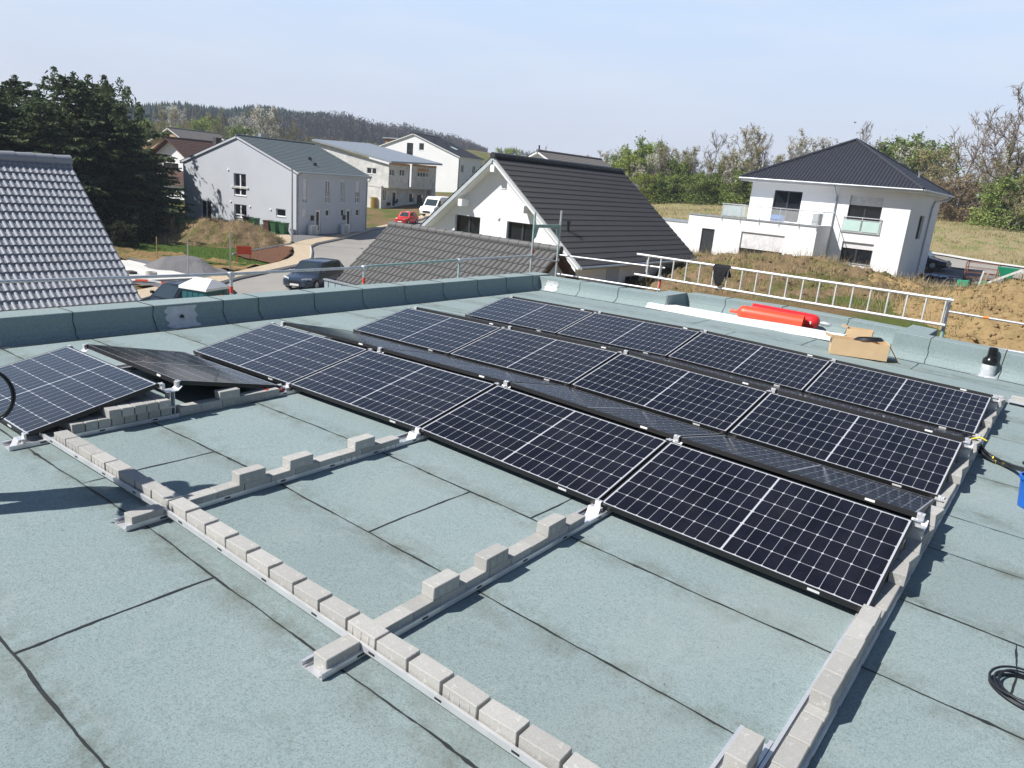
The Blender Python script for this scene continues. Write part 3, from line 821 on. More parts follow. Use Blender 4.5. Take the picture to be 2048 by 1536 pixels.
# cables leaving the panels on the right, bucket, coils
def cable(name, pts, r, label, mat='blackrub', tape=()):
    # smooth through points
    P_ = [Vector(p) for p in pts]; out = []
    for i in range(len(P_)-1):
        p_0, p_1, p_2, p_3 = P_[max(i-1, 0)], P_[i], P_[i+1], P_[min(i+2, len(P_)-1)]
        for k in range(8):
            s = k/8
            out.append(.5*((2*p_1)+(p_2-p_0)*s+(2*p_0-5*p_1+4*p_2-p_3)*s*s+(3*p_1-3*p_2+p_0-p_3)*s**3))
    out.append(P_[-1])
    m = MB(); m.tube(out, r, 8); o = m.build(name, M[mat], None, True, tuple(P_[0])); tag(o, label, 'cable')
    return o, out
bx_, by_ = 7.685, 2.945
c1, q1 = cable('power_cable', [(7.02, 4.10, .17), (7.14, 4.07, .150), (7.20, 4.075, .105), (7.245, 4.09, .052), (7.30, 4.085, .024), (7.371, 4.03, .024), (7.449, 3.90, .046), (7.526, 3.69, .093), (7.60, 3.36, .18), (7.65, 3.05, .27), (7.655, 2.95, .22)], .0155, 'thick black cable with yellow tape running from the panels into the blue bucket')
INVc = tuple(q1[0])
for k in (33, 44):
    m = MB(); m.tube([q1[k+i]-Vector(INVc) for i in range(3)], .0172, 10); o = m.build('tape_band', M['yellow']); o.parent = c1
c2, q2 = cable('power_cable', [(7.02, 4.06, .13), (7.158, 4.03, .115), (7.205, 4.04, .07), (7.252, 4.02, .032), (7.321, 3.975, .017), (7.397, 3.94, .018), (7.471, 3.85, .036), (7.544, 3.66, .084), (7.615, 3.32, .172), (7.665, 3.02, .25), (7.67, 2.93, .2)], .0135, 'thinner black cable beside the taped one leading to the bucket')
for k in (34, 43):
    m = MB(); m.tube([q2[k+i]-q2[0] for i in range(3)], .0155, 10); o = m.build('tape_band', M['yellow']); o.parent = c2
m = MB(); m.tube([(7.10, 4.02, .17), (7.17, 4.04, .20), (7.23, 4.0, .19)], .007, 6); tag(m.build('cable_tie', M['yellow'], None, True, (7.1, 4.02, .17)), 'yellow tie around the cables at the right panel edge', 'cable tie')
t = thing('bucket', (bx_, by_, rz_(bx_)), 'blue plastic bucket with green rim cut off by the right picture edge', 'bucket')
M['blue'] = mk('blue_plastic', (.01, .12, .52), .35); M['green'] = mk('green_plastic', (.01, .28, .16), .4)
m = MB(); m.lathe([(.085, 0), (.09, .004), (.118, .235), (.131, .236), (.131, .262), (.122, .264), (.116, .262), (.088, .02), (.001, .02)], (bx_, by_, rz_(bx_)+.004), (0, 0, 1), 32, 0, False); m.build('bucket_body', M['blue'], t, R(40))
m = MB(); m.lathe([(.06, .0), (.075, .02), (.075, .05), (.05, .065), (.03, .07)], (bx_+.03, by_, .262), (0, 0, 1), 20); m.build('plug', M['green'], t, R(40))
m = MB()
for q in range(5):
    r_ = .165+.006*rnd.uniform(-1, 1)*q; cx_, cy_ = 7.872+rnd.uniform(-.012, .012), -.03+rnd.uniform(-.012, .012)
    m.tube([(cx_+r_*math.cos(a)*(1.05), cy_+r_*math.sin(a)*.92, rz_(cx_)+.012+.009*q+.010*math.sin(a*2+q)) for a in np.linspace(0, 2*math.pi, 41)[:-1]], .0062, 6, 0, True)
tag(m.build('cable_coil', M['blackrub'], None, True, (7.87, -.03, 0)), 'black cable coil lying on the roof at the right edge of the picture', 'cable')
for i, (x, y, z, L) in enumerate([(1.79, -.30, .075, .10), (1.80, -.17, .05, .12), (1.77, -1.17, .05, .06)]):
    m = MB(); m.tube([(x, y, z+rz_(x)), (x+.02, y+L*.3, z+.012+rz_(x)), (x-.02, y+L*.7, z+.010+rz_(x)), (x, y+L, z+rz_(x))], .007, 6); m.tube([(x-.02, y, z+rz_(x)-.012), (x-.01, y+L*.5, z+.004+rz_(x)), (x-.03, y+L, z+rz_(x)-.01)], .007, 6)
    tag(m.build('red_cable', M['red'], None, True, (x, y, z)), ['red cable bundle under the low end of the propped up panel', 'short red cable beside the joint foot bracket', 'red cable end at the foot of the left ridge support'][i], 'cable')
# ------------------------------------------------------------------ scaffolding round the roof
sc_ = thing('scaffolding', (-2.6, 9.8, -4), 'galvanised scaffold guard rails with posts along the outside of the roof edge', 'scaffolding')
def stube(name, pts, r=.0242, mat='galv', parent=sc_): 
    m = MB(); m.tube(pts, r, 10); return m.build(name, M[mat], parent, R(60))
def band(p, z0, z1, parent, mat='red', r=.0262): m = MB(); m.tube([(p[0], p[1], z0), (p[0], p[1], z1)], r, 12); m.build('paint_band', M[mat], parent, R(60))
def coupler(p, parent, s=.045):
    m = MB(); m.cbox(p[0]-s, p[1]-s, p[2]-s*.9, p[0]+s, p[1]+s, p[2]+s*.9, s*.3); m.tube([(p[0]-s*1.3, p[1], p[2]), (p[0]+s*1.3, p[1], p[2])], s*.3, 6); m.build('coupler', M['galv'], parent)
xs_ = -2.6
for y, top, red in ((-1.9, .55, 0), (2.073, .50, 1), (4.70, .50, 1), (7.25, .545, 0)):
    p = stube('post', [(xs_, y, -4.6), (xs_, y, top)], mat='galv' if red or y < 0 else 'greensteel')
    if red: band((xs_, y), .19, .29, p)
    coupler((xs_, y, top-.03), p)
for ya, za, yb, zb, mt in ((-3.2, .56, 2.06, .479, 'galv'), (2.09, .478, 4.69, .475, 'galv'), (4.71, .49, 7.24, .53, 'greensteel'), (7.26, .531, 9.80, .548, 'galv')):
    stube('guard_rail', [(xs_-.01, ya, za), (xs_-.01, yb, zb)], .0225, mt)
fr = stube('end_frame_post', [(xs_, 9.78, -4.6), (xs_, 9.74, 1.53)], mat='galv'); band((xs_, 9.80), .60, .70, fr)
f2 = stube('end_frame_post', [(xs_, 10.86, -4.6), (xs_, 10.80, 1.60)], mat='galv')
m = MB(); m.obox((xs_-.02, 9.74, 1.19), (.04, 0, 0), (0, 1.07, .0), (0, 0, .075)); m.build('frame_head', M['greensteel'], sc_)
for y, s in ((9.76, 1), (10.8, -1)):
    m = MB(); m.add([(xs_-.008, y+s*.02, 1.19), (xs_-.008, y+s*.02, .93), (xs_-.008, y+s*.09, .98), (xs_-.008, y+s*.17, 1.19), (xs_+.008, y+s*.02, 1.19), (xs_+.008, y+s*.02, .93), (xs_+.008, y+s*.09, .98), (xs_+.008, y+s*.17, 1.19)],
        [(0, 1, 2, 3), (7, 6, 5, 4), (0, 4, 5, 1), (1, 5, 6, 2), (2, 6, 7, 3), (3, 7, 4, 0)]); m.build('gusset', M['greensteel'], sc_)
for a, z0, z1 in ((fr, .93, 1.54), (f2, .93, 1.35), (f2, .55, .75)):
    y = 9.742 if a is fr else 10.81
    m = MB(); m.tube([(xs_, y, z0), (xs_, y, z1)], .0255, 10); m.build('green_paint', M['greensteel'], a, R(60))
stube('cross_rail', [(xs_, 9.8, .50), (xs_, 10.84, .38)], .018)
coupler((xs_, 9.8, .5), sc_, .035); coupler((xs_, 10.84, .42), sc_, .035); coupler((xs_, 10.86, .10), sc_, .035)
yb_ = 10.8
stube('guard_rail', [(-2.52, yb_, .549), (.297, yb_, .62)], .021); stube('toe_rail', [(-2.54, yb_, .084), (.25, yb_, .125)], .024)
p = stube('post', [(.215, yb_, -3), (.20, yb_, .66)], .024); band((.222, yb_), .17, .36, p); coupler((.21, yb_, .40), p, .05)
stube('loop', [(-.10, yb_, .80), (-.15, yb_, .72), (-.15, yb_, .48), (-.06, yb_, .40)], .018)
p = stube('post', [(5.84, yb_+.04, -2), (5.83, yb_+.04, .86)], .03, 'galv')
for z0, z1 in ((.05, .40), (.83, .865)):
    m = MB(); m.tube([(5.836, yb_+.04, z0), (5.834, yb_+.04, z1)], .032, 12); m.build('green_paint', M['greensteel'], p, R(60))
stube('guard_rail', [(5.86, yb_, .62), (9.5, yb_, .56)], .02); stube('toe_rail', [(5.9, yb_, .105), (9.5, yb_, .16)], .024)
m = MB(); m.tube([(6.38, yb_, .613), (6.47, yb_, .6115)], .0235, 10); m.build('tape_band', M['orange'], sc_)
lad = thing('lattice_girder', (2.7, 10.75, .38), 'long aluminium ladder like girder fixed level along the back roof edge', 'ladder')
yl = 10.745
def tube_of(name, pts, r, par, mt='alu'): m = MB(); m.tube(pts, r, 12); return m.build(name, M[mt], par, R(60))
M['alupale'] = mk('weathered_pale_aluminium', (.74, .73, .70), .5, .35, .12, 5); 
tube_of('top_chord', [(-.397, yl, .841), (5.90, yl, .828)], .0265, lad, 'alupale'); tube_of('bottom_chord', [(-.40, yl, .39), (5.86, yl, .376)], .0265, lad, 'alupale')
for i in range(20):
    x = -.10+.31*i
    if x < 5.8: tube_of('rung', [(x, yl, .40), (x, yl, .83)], .0165, lad, 'alupale')
# jacket over the girder
def cloth(name, label, prof):
    V = []; F = []; nu, nv = 22, 26
    g = np.random.default_rng(5)
    for i in range(nu+1):
        u = i/nu
        for j in range(nv+1):
            v = j/nv*2-1                      # -1 front hem, +1 back hem
            ln = (.35+.12*math.sin(u*2.6+.3)) if v < 0 else .28
            s = abs(v)*ln
            x = 1.50+u*.285+.03*math.sin(v*5+u*3)-(.06*(1-u)*max(0, -v))
            if v < 0 and u > .72: s *= 1-.55*(u-.72)/.28
            if v < 0 and u < .25: s *= .70+1.2*u
            fold = .016*math.sin(u*17+s*9)+.012*math.sin(u*31+1)*min(1, s*5)
            if s < .05: y, z = yl+v/abs(v+1e-9)*.03*math.sin(s/.05*1.57), .855+.012*math.cos(s/.05*1.57)
            else: y, z = yl+(.036+abs(fold)*min(1, s*6)+.02*s)*(1 if v > 0 else -1), .855-(s-.05)
            V.append((x-1.6, y-yl, z-.85))
    for i in range(nu):
        for j in range(nv):
            a = i*(nv+1)+j; F.append((a, a+1, a+nv+2, a+nv+1))
    o = mesh_np(name, V, F, M['cloth'], None, True, (1.6, yl, .85))
    md = o.modifiers.new('thick', 'SOLIDIFY'); md.thickness = .012
    return tag(o, label, 'jacket')
cloth('jacket', 'black work jacket hanging over the top bar of the ladder like girder', None)

# ------------------------------------------------------------------ terrain
CP = [(-2.5, 0, -4.6), (-2.5, 8, -4.3), (0, 11.5, -2.6), (5, 12, -1.7), (10, 12, -1.5), (16, 0, -1.6), (10, -14, -2.2), (-4, -14, -4.8), (-25, 20.5, -4.75), (-33.7, 16, -4.9), (-36, 27.5, -4.65), (-41, 30.8, -4.45), (-49, 37, -4.45), (-57, 31, -4.1), (-57, 52, -4.35), (-57, 62, -3.8), (-64, 33, -3.9), (-20, 12, -4.8), (-32, 29, -4.5), (-10, 10, -4.6), (-14, 20, -4.0), (-22, 32, -4.3), (-28, 8, -4.8), (-45, 18, -4.5), (-57, 22, -3.9), (-40, 5, -4.5), (-40, 45, -4.3), (-8.5, 24, -2.6), (-9, 34, -1.6), (-18, 38, -2.8), (-2, 22, -1.5), (3, 20, -1.5), (6, 22, -1.5), (-6, 37.7, -1.05), (-10, 37.6, -1.3), (-2.4, 38.7, -1.3), (-1.5, 45.5, -2.1), (-1.5, 56, -2.0), (3, 47.6, -1.75), (5, 52, -1.6), (0, 58, -1.65), (-12, 44, -1.6), (-1.6, 67.3, -1.0), (4.2, 60, -1.35), (-20, 56, -0.3), (-1.7, 80, 0.7), (-8, 107, 2.5), (1, 101, 1.9), (-53, 111, 1.4), (-36, 107.6, 1.7), (-40, 75, -0.8), (-75, 90, -1.5), (20, 60, -1.3), (30, 100, 2), (40, 30, -1.5), (-110, 60, -3), (-100, 20, -3.5), (-70, -20, -4.5), (-120, 120, 0), (0, 190, 4), (-60, 190, 4), (60, 180, 3), (-180, 160, 8), (-180, 40, 2), (60, -30, -2)]
_c = np.array(CP, float)
def _phi(r2): return r2*np.log(r2+1e-9)*.5
def _fit():
    k = len(_c); d2 = ((_c[:, None, :2]-_c[None, :, :2])**2).sum(-1)
    A = np.zeros((k+3, k+3)); A[:k, :k] = _phi(d2)+np.eye(k)*8; A[:k, k] = 1; A[:k, k+1:] = _c[:, :2]; A[k:, :k] = A[:k, k:].T
    return np.linalg.solve(A, np.r_[_c[:, 2], 0, 0, 0])
_w = _fit()
def GH(x, y):
    x = np.atleast_1d(np.asarray(x, float)); y = np.atleast_1d(np.asarray(y, float)); o = np.full(x.shape, _w[-3])+_w[-2]*x+_w[-1]*y
    for (cx, cy, _), w in zip(_c, _w): o = o+w*_phi((x-cx)**2+(y-cy)**2)
    return o
def gh(x, y): return float(GH(x, y)[0])
def vnoise(x, y, s, seed=0):
    # smooth value noise on numpy arrays
    x = x/s; y = y/s; xi = np.floor(x); yi = np.floor(y); fx = x-xi; fy = y-yi
    h = lambda a, b: np.modf(np.abs(np.sin(a*127.1+b*311.7+seed*17.3)*43758.5453))[0]
    sx = fx*fx*(3-2*fx); sy = fy*fy*(3-2*fy)
    return (h(xi, yi)*(1-sx)+h(xi+1, yi)*sx)*(1-sy)+(h(xi, yi+1)*(1-sx)+h(xi+1, yi+1)*sx)*sy
def grid_mesh(name, xs, ys, hf, mat, kind=None, mask=None):
    X, Y = np.meshgrid(xs, ys); Z = hf(X.ravel(), Y.ravel()).reshape(X.shape)
    V = np.stack([X.ravel(), Y.ravel(), Z.ravel()], 1); nx = len(xs)
    I = np.arange(len(V)).reshape(X.shape)
    F = np.stack([I[:-1, :-1].ravel(), I[:-1, 1:].ravel(), I[1:, 1:].ravel(), I[1:, :-1].ravel()], 1)
    if mask is not None:
        cx = V[F].mean(1); F = F[mask(cx[:, 0], cx[:, 1])]
    o = mesh_np(name, V, F, mat, None, True)
    if kind: o['kind'] = kind
    return o
def hbase(x, y): return GH(x, y)+(vnoise(x, y, 3.1)-.5)*.10+(vnoise(x, y, 1.1, 3)-.5)*.05
grid_mesh('ground', np.arange(-190, 121, 1.6), np.arange(-60, 221, 1.6), hbase, M['ground'], 'structure')
# meadow right, a sheet just above the ground
def inpoly(poly):
    P_ = np.array(poly, float)
    def f(x, y):
        c = np.zeros(x.shape, bool); j = len(P_)-1
        for i in range(len(P_)):
            xi, yi, xj, yj = *P_[i], *P_[j]
            q = ((yi > y) != (yj > y)) & (x < (xj-xi)*(y-yi)/(yj-yi+1e-12)+xi); c ^= q; j = i
        return c
    return f
grid_mesh('meadow', np.arange(-75, 45, .8), np.arange(50, 119, .8), lambda x, y: hbase(x, y)+.10+(vnoise(x, y, .8, 8)-.5)*.22, M['field'], 'structure',
          inpoly([(-75, 92), (-45, 70), (-24, 60), (-17, 57.5), (-14, 62), (-4, 66.6), (6, 64.2), (45, 60), (45, 105), (3, 104), (-20, 112), (-60, 117), (-75, 118)]))
grid_mesh('meadow_edge', np.arange(-75, 45, .8), np.arange(92, 119, .8), lambda x, y: hbase(x, y)+.17+(vnoise(x, y, .9, 9)-.5)*.3, M['lawn'], 'structure',
          inpoly([(-75, 109), (-53, 106.5), (-36, 102.5), (-20, 103), (-8, 104.5), (0, 97), (20, 95), (45, 95), (45, 105), (3, 104), (-20, 112), (-60, 117), (-75, 118)]))
# ridges beyond
pxs = [(0, 258), (280, 248), (560, 256), (700, 268), (800, 290), (870, 308), (940, 310), (1040, 313), (1120, 328), (1250, 352), (1500, 382), (1800, 425), (2047, 448)]
RIDGE = [(0.5, 1.82), (1.6374, 1.82), (1.7607, 2.37), (1.9342, 8.95), (2.0924, 12.49), (2.1781, 17.65), (2.231, 20.87), (2.2961, 16.56), (2.3414, 11.88), (2.3867, 16.46), (2.4497, 19.85), (2.5343, 19.23), (2.69, 12.0), (2.8259, -0.52), (3.6, -0.52)]
def ridge_z(az): return np.interp(az, [q[0] for q in RIDGE], [q[1] for q in RIDGE])
def hillz(r, az):
    t = np.clip((r-170)/(640-170), 0, 1.25); s = t*t*(3-2*np.minimum(t, 1))
    s = np.where(t > 1, 1-(t-1)*.25, s)
    return 1.0+(ridge_z(az)-1.0)*s
CX, CY = 7.605, -4.146
rr_ = np.concatenate([np.arange(160, 300, 6), np.arange(300, 760, 12), [900, 1300, 2200, 3500]])
aa_ = np.radians(np.arange(70, 200, .8))
Rr, Aa = np.meshgrid(rr_, aa_); Zz = hillz(Rr.ravel(), Aa.ravel()).reshape(Rr.shape)+(vnoise(Rr*np.cos(Aa), Rr*np.sin(Aa), 40, 5)-.5)*2
_gx, _gy = CX+Rr*np.cos(Aa), CY+Rr*np.sin(Aa)
_b = np.clip((Rr-165)/28, 0, 1)
Zz = np.where(_b < 1, (GH(_gx.ravel(), _gy.ravel()).reshape(Rr.shape)-.6)*(1-_b)+Zz*_b, Zz)
Zz = np.where(Rr > 800, np.minimum(Zz, 15-(Rr-800)*.02), Zz)
V = np.stack([CX+Rr*np.cos(Aa), CY+Rr*np.sin(Aa), Zz], -1).reshape(-1, 3); I = np.arange(len(V)).reshape(Rr.shape)
F = np.stack([I[:-1, :-1].ravel(), I[:-1, 1:].ravel(), I[1:, 1:].ravel(), I[1:, :-1].ravel()], 1)
M['hillgrass'] = earth('hill_grassland', (.10, .13, .04), (.16, .18, .06), (.22, .19, .10), 0, s=.05)
mesh_np('hills', V, F, M['hillgrass'], None, True)['kind'] = 'structure'
def ribbon(name, A, B_, mat, dz, nx=10, kerb=0, kind='structure', step=.6):
    # sheet between polylines A and B_, laid on the ground
    def res(P_, n_):
        P_ = np.array(P_, float); d = np.r_[0, np.cumsum(np.hypot(*np.diff(P_, axis=0).T))]; t = np.linspace(0, d[-1], n_)
        return np.stack([np.interp(t, d, P_[:, 0]), np.interp(t, d, P_[:, 1])], 1)
    n_ = 60
    a, c = res(A, n_), res(B_, n_)
    s = np.linspace(0, 1, nx)[None, :, None]
    G_ = a[:, None, :]*(1-s)+c[:, None, :]*s
    z = GH(G_[..., 0].ravel(), G_[..., 1].ravel()).reshape(G_.shape[:2])+dz
    V = np.concatenate([G_, z[..., None]], -1).reshape(-1, 3)
    I = np.arange(len(V)).reshape(n_, nx)
    F = np.stack([I[:-1, :-1].ravel(), I[:-1, 1:].ravel(), I[1:, 1:].ravel(), I[1:, :-1].ravel()], 1)
    o = mesh_np(name, V, F, mat, None, True)
    if kind: o['kind'] = kind
    return o
curb = [(-18, -3), (-25.36, 10.33), (-26.84, 12.6), (-29.15, 16.99), (-31.08, 19.99), (-32.81, 23.92), (-33.56, 25.79), (-34.4, 27.2), (-35.6, 28.41), (-38.53, 30.68), (-41.05, 32.48), (-42.77, 34.35), (-46.92, 40.55), (-52.74, 48.83), (-56.08, 56.29), (-59.79, 64.08), (-66, 76)]
outer = [(-22, -3), (-29.1, 12.98), (-31.01, 16.32), (-32.71, 20.02), (-34.97, 24.65), (-35.82, 26.41), (-37.3, 28.13), (-39.0, 29.5), (-40.98, 30.72), (-42.89, 32.0), (-45.4, 35), (-49.5, 41.87), (-53.56, 48.34), (-57.73, 56.32), (-61.72, 64.72), (-69, 77)]
rend = [(-10, -3), (-17, 10), (-18.5, 13), (-20.8, 18), (-22.5, 22), (-24.5, 27), (-26, 29.5), (-27, 31), (-28.5, 32.5), (-31, 34.5), (-33, 36), (-35, 38), (-40, 45), (-46, 53), (-49.5, 60), (-53, 68), (-60, 80)]
ribbon('street', curb, rend, M['asph'], .13, 16)
ribbon('pavement', outer, curb, M['pave'], .22, 6)
kl = MB(); P_ = [(x, y, gh(x, y)+.215) for x, y in curb]; kl.tube(P_, .10, 4); kl.build('kerb', M['kerb'])['kind'] = 'structure'
ribbon('forecourt', [(-42.89, 32.0), (-45.4, 35), (-49.5, 41.87), (-53.56, 48.34)], [(-48.6, 36.2), (-49.4, 38.5), (-51.3, 46), (-53.9, 49.5)], M['gravel'], .235, 5)
ribbon('pavement', [(-40.9, 30.9), (-42.9, 32.1), (-44.2, 34)], [(-44.5, 29.6), (-48.3, 31.5), (-49.2, 36.2)], M['pave'], .21, 6)
# side road at the right, behind the hip roof house
ribbon('side_road', [(-16, 62.5), (-9, 66), (-1.74, 66.2), (3.9, 63.6), (12, 59), (25, 50)], [(-16, 58), (-9, 61), (-.36, 60.6), (4.61, 56.4), (11, 52), (20, 44)], M['asph'], .12, 10)
ribbon('pavement', [(-16, 63.3), (-9, 67), (-1.5, 67.3), (4.4, 64.5), (12, 60.2), (25, 51.2)], [(-16, 62.6), (-9, 66.1), (-1.74, 66.3), (3.9, 63.7), (12, 59.1), (25, 50.1)], M['conc'], .2, 4)
ribbon('forecourt', [(-1.2, 61), (3.5, 57.5)], [(-1.2, 45.2), (3.0, 50.0)], M['gravel'], .06, 10)
# garden plot on the left: slab, soil, mulch bed, lawn
m = MB(); q = [(-39.5, 17.6), (-31.7, 17.9), (-31.9, 14.2), (-39, 12.0)]; z = -4.62
m.hexa([(x, y, z-.35) for x, y in q][::-1]+[(x, y, z) for x, y in q][::-1]); tag(m.build('foundation_slab', M['conc']), 'pale new concrete foundation slab on the building plot behind the tiled roof', 'foundation')
def patch(name, poly, mat, dz, kind='structure', amp=.08, st=.4):
    xs = [p[0] for p in poly]; ys = [p[1] for p in poly]
    return grid_mesh(name, np.arange(min(xs), max(xs)+st, st), np.arange(min(ys), max(ys)+st, st), lambda x, y: GH(x, y)+dz+(vnoise(x, y, .9, 4)-.5)*amp+(vnoise(x, y, .35, 6)-.5)*amp*.6, mat, kind, inpoly(poly))
patch('lawn', [(-60, 23), (-43, 17.5), (-36.4, 22.5), (-35.2, 25.4), (-39.6, 26.2), (-44.5, 31.2), (-49.5, 36.5), (-63, 33)], M['lawn'], .09)
patch('soil_strip', [(-43.5, 14), (-40, 17), (-36.5, 19.2), (-34.2, 21.3), (-35.0, 24.3), (-37.5, 23.2), (-42, 20.8), (-46, 17)], M['soil'], .12, amp=.30, st=.35)
patch('gravel_strip', [(-40, 17.7), (-32, 17.9), (-31.5, 14), (-29.6, 14.4), (-31.3, 17.2), (-33, 20.6), (-35, 20.8)], M['gravel'], .18, amp=.12)
patch('mulch_bed', [(-39.21, 24.71), (-42.4, 31.4), (-40.3, 30.2), (-37.6, 28.0), (-36.1, 26.4), (-35.4, 25.1)], M['mulch'], .2, amp=.1, st=.3)
m = MB(); e_ = [(-39.3, 24.6), (-42.5, 31.5), (-42.9, 32.0)]; m.tube([(x, y, gh(x, y)+.25) for x, y in e_], .08, 4); m.build('bed_edging', M['kerb'])['kind'] = 'structure'
# heaps
def heap(name, c, rx, ry, h, rot, mat, label, cat, seed, rough=.3, n_=90):
    c_, s_ = math.cos(rot), math.sin(rot)
    u = np.linspace(-1.15, 1.15, n_)
    X, Y = np.meshgrid(u, u); wx = X*rx; wy = Y*ry
    gx = c[0]+wx*c_-wy*s_; gy = c[1]+wx*s_+wy*c_
    d = np.sqrt(X**2+Y**2)+(vnoise(gx, gy, rx*.45, seed)-.5)*.45
    t = np.clip(1-d, 0, 1); prof = t*t*(3-2*t)*.55+np.clip(t*1.25, 0, 1)*.45
    lump = (vnoise(gx, gy, .9, seed+1)-.5)*rough+(vnoise(gx, gy, .4, seed+2)-.5)*rough*.7+(vnoise(gx, gy, .18, seed+3)-.5)*rough*.35
    z = GH(gx.ravel(), gy.ravel()).reshape(gx.shape)-.12+prof*h+lump*np.clip(prof*4, 0, 1)
    V = np.stack([gx-c[0], gy-c[1], z], -1).reshape(-1, 3); zb = gh(*c); V[:, 2] -= zb
    I = np.arange(len(V)).reshape(gx.shape); F = np.stack([I[:-1, :-1].ravel(), I[:-1, 1:].ravel(), I[1:, 1:].ravel(), I[1:, :-1].ravel()], 1)
    keep = (prof.ravel()[F].max(1) > .005); 
    return tag(mesh_np(name, V, F[keep], mat, None, True, (c[0], c[1], zb)), label, cat)
heap('earth_heap', (-46.2, 27.4), 6.6, 4.4, 1.75, R(62), M['mound'], 'brown grass grown earth heap on the plot below the grey house', 'earth heap', 3, .35)
heap('gravel_heap', (-35.4, 18.9), 3.6, 2.5, 1.0, R(35), M['gravel'], 'grey gravel heap beside the concrete foundation slab', 'gravel heap', 5, .12)
heap('earth_heap', (7.9, 28.0), 6.2, 8.0, 1.72, R(20), M['sand'], 'yellow clay heap beside the scaffold at the right edge of the picture', 'earth heap', 11, .42, 150)
heap('earth_heap', (-5.2, 33.5), 9.5, 11.5, .72, R(8), M['mound'], 'long brown weed covered earth bank below the white hip roof house', 'earth bank', 17, .4, 170)
heap('earth_heap', (1.0, 33.0), 3.4, 4.8, .42, R(-20), M['sand'], 'low strip of pale dug clay between the bank and the clay heap', 'earth heap', 23, .4, 110)

# ------------------------------------------------------------------ building kit
class Wall:
    # plane through o, s along ang (degrees); outward normal = flip*(-sin, cos)
    def __init__(s, o, ang, flip=1):
        a = R(ang); s.o = Vector((o[0], o[1], 0)); s.u = Vector((math.cos(a), math.sin(a), 0)); s.n = Vector((-math.sin(a), math.cos(a), 0))*flip
    def __call__(s, q, z, d=0): return s.o+s.u*q+s.n*d+Vector((0, 0, z))
def wall_face(mb, W, poly, holes=(), dep=.14, mi=0):
    loops = [[Vector((a, b, 0)) for a, b in poly]]
    for (a, b, c, d) in holes: loops.append([Vector((a, b, 0)), Vector((a, d, 0)), Vector((c, d, 0)), Vector((c, b, 0))])
    flat = [p for l in loops for p in l]
    tr = tessellate_polygon(loops)
    mb.add([W(p.x, p.y) for p in flat], [tuple(t) for t in tr], mi)
    for (a, b, c, d) in holes:
        q = [(a, b), (c, b), (c, d), (a, d)]
        for i in range(4):
            (x0, z0), (x1, z1) = q[i], q[(i+1) % 4]
            mb.quad(W(x0, z0), W(x1, z1), W(x1, z1, -dep), W(x0, z0, -dep), mi)
def wbox(mb, W, a, b, c, d, d0, d1, mi=0): mb.obox(W(a, b, d0), W(c, b, d0)-W(a, b, d0), W(a, d, d0)-W(a, b, d0), W(a, b, d1)-W(a, b, d0), mi)
def window(par, W, r, mull=(.5,), bars=(), frame='whiteframe', fw=.085, dep=.14, shutter=0, sill=True, name='window', slats=True, split=None):
    a, b, c, d = r; m = MB(); o0, o1 = -dep+.002, -dep+.06
    wbox(m, W, a, b, a+fw, d, o0, o1); wbox(m, W, c-fw, b, c, d, o0, o1); wbox(m, W, a+fw, b, c-fw, b+fw, o0, o1); wbox(m, W, a+fw, d-fw, c-fw, d, o0, o1)
    for q in mull: x = a+(c-a)*q; wbox(m, W, x-fw*.8, b+fw, x+fw*.8, d-fw, o0+.001, o1+.004)
    for q in bars: z = b+(d-b)*q; wbox(m, W, a+fw, z-fw*.6, c-fw, z+fw*.6, o0+.002, o1+.002)
    o = m.build(name, M[frame], par)
    m = MB(); m.quad(W(a+fw*.5, b+fw*.5, o0+.02), W(c-fw*.5, b+fw*.5, o0+.02), W(c-fw*.5, d-fw*.5, o0+.02), W(a+fw*.5, d-fw*.5, o0+.02)); m.build('pane', M['glass'], o)
    if sill: m = MB(); wbox(m, W, a-.03, b-.035, c+.03, b-.004, -dep+.06, .05); m.build('sill', M['zinc' if frame == 'darkframe' else 'whiteframe'], o)
    if shutter:
        m = MB(); z1 = d-(d-b)*shutter; n_ = int((d-z1)/.085)+1
        for i in range(n_):
            zz = d-(i+1)*(d-z1)/n_; wbox(m, W, a+.015, zz+.006, c-.015, zz+(d-z1)/n_, o1+.008, o1+.022)
        m.build('roller_shutter', M['shutter'], o)
    return o
def wprof(x):
    x = x % 1.0
    return math.sin(math.pi*min(1, x/.62))**.9 if x < .62 else -.12*math.sin(math.pi*(x-.62)/.38)
def tiles(mb, o, u, v, L, S, rp, wp, amp, step=.03, lo=None, hi=None, mi=0, spw=8, nrm=None):
    o, u, v = Vector(o), Vector(u).normalized(), Vector(v).normalized()
    n_ = u.cross(v); n_ = n_ if n_.z > 0 else -n_
    nc = max(2, int(round(L/wp*spw))); nr = int(math.ceil(S/rp-1e-6))
    us = [L*i/nc for i in range(nc+1)]; hs = [amp*wprof(x/wp) for x in us]
    vs = []; fs = []
    for r in range(nr):
        v0, v1 = r*rp, min((r+1)*rp, S)
        for li, (vv, dz) in enumerate(((v0, -.002), (v0, step), (v1, 0))):
            a0, a1 = (lo(vv) if lo else 0), (hi(vv) if hi else L)
            for x, h in zip(us, hs):
                xx = min(max(x, a0), a1); vs.append(o+u*xx+v*vv+n_*(h+dz))
    w_ = nc+1
    for r in range(nr):
        for li in (0, 1):
            b0 = (r*3+li)*w_
            for i in range(nc): fs.append((b0+i, b0+i+1, b0+w_+i+1, b0+w_+i))
    mb.add(vs, fs, mi)
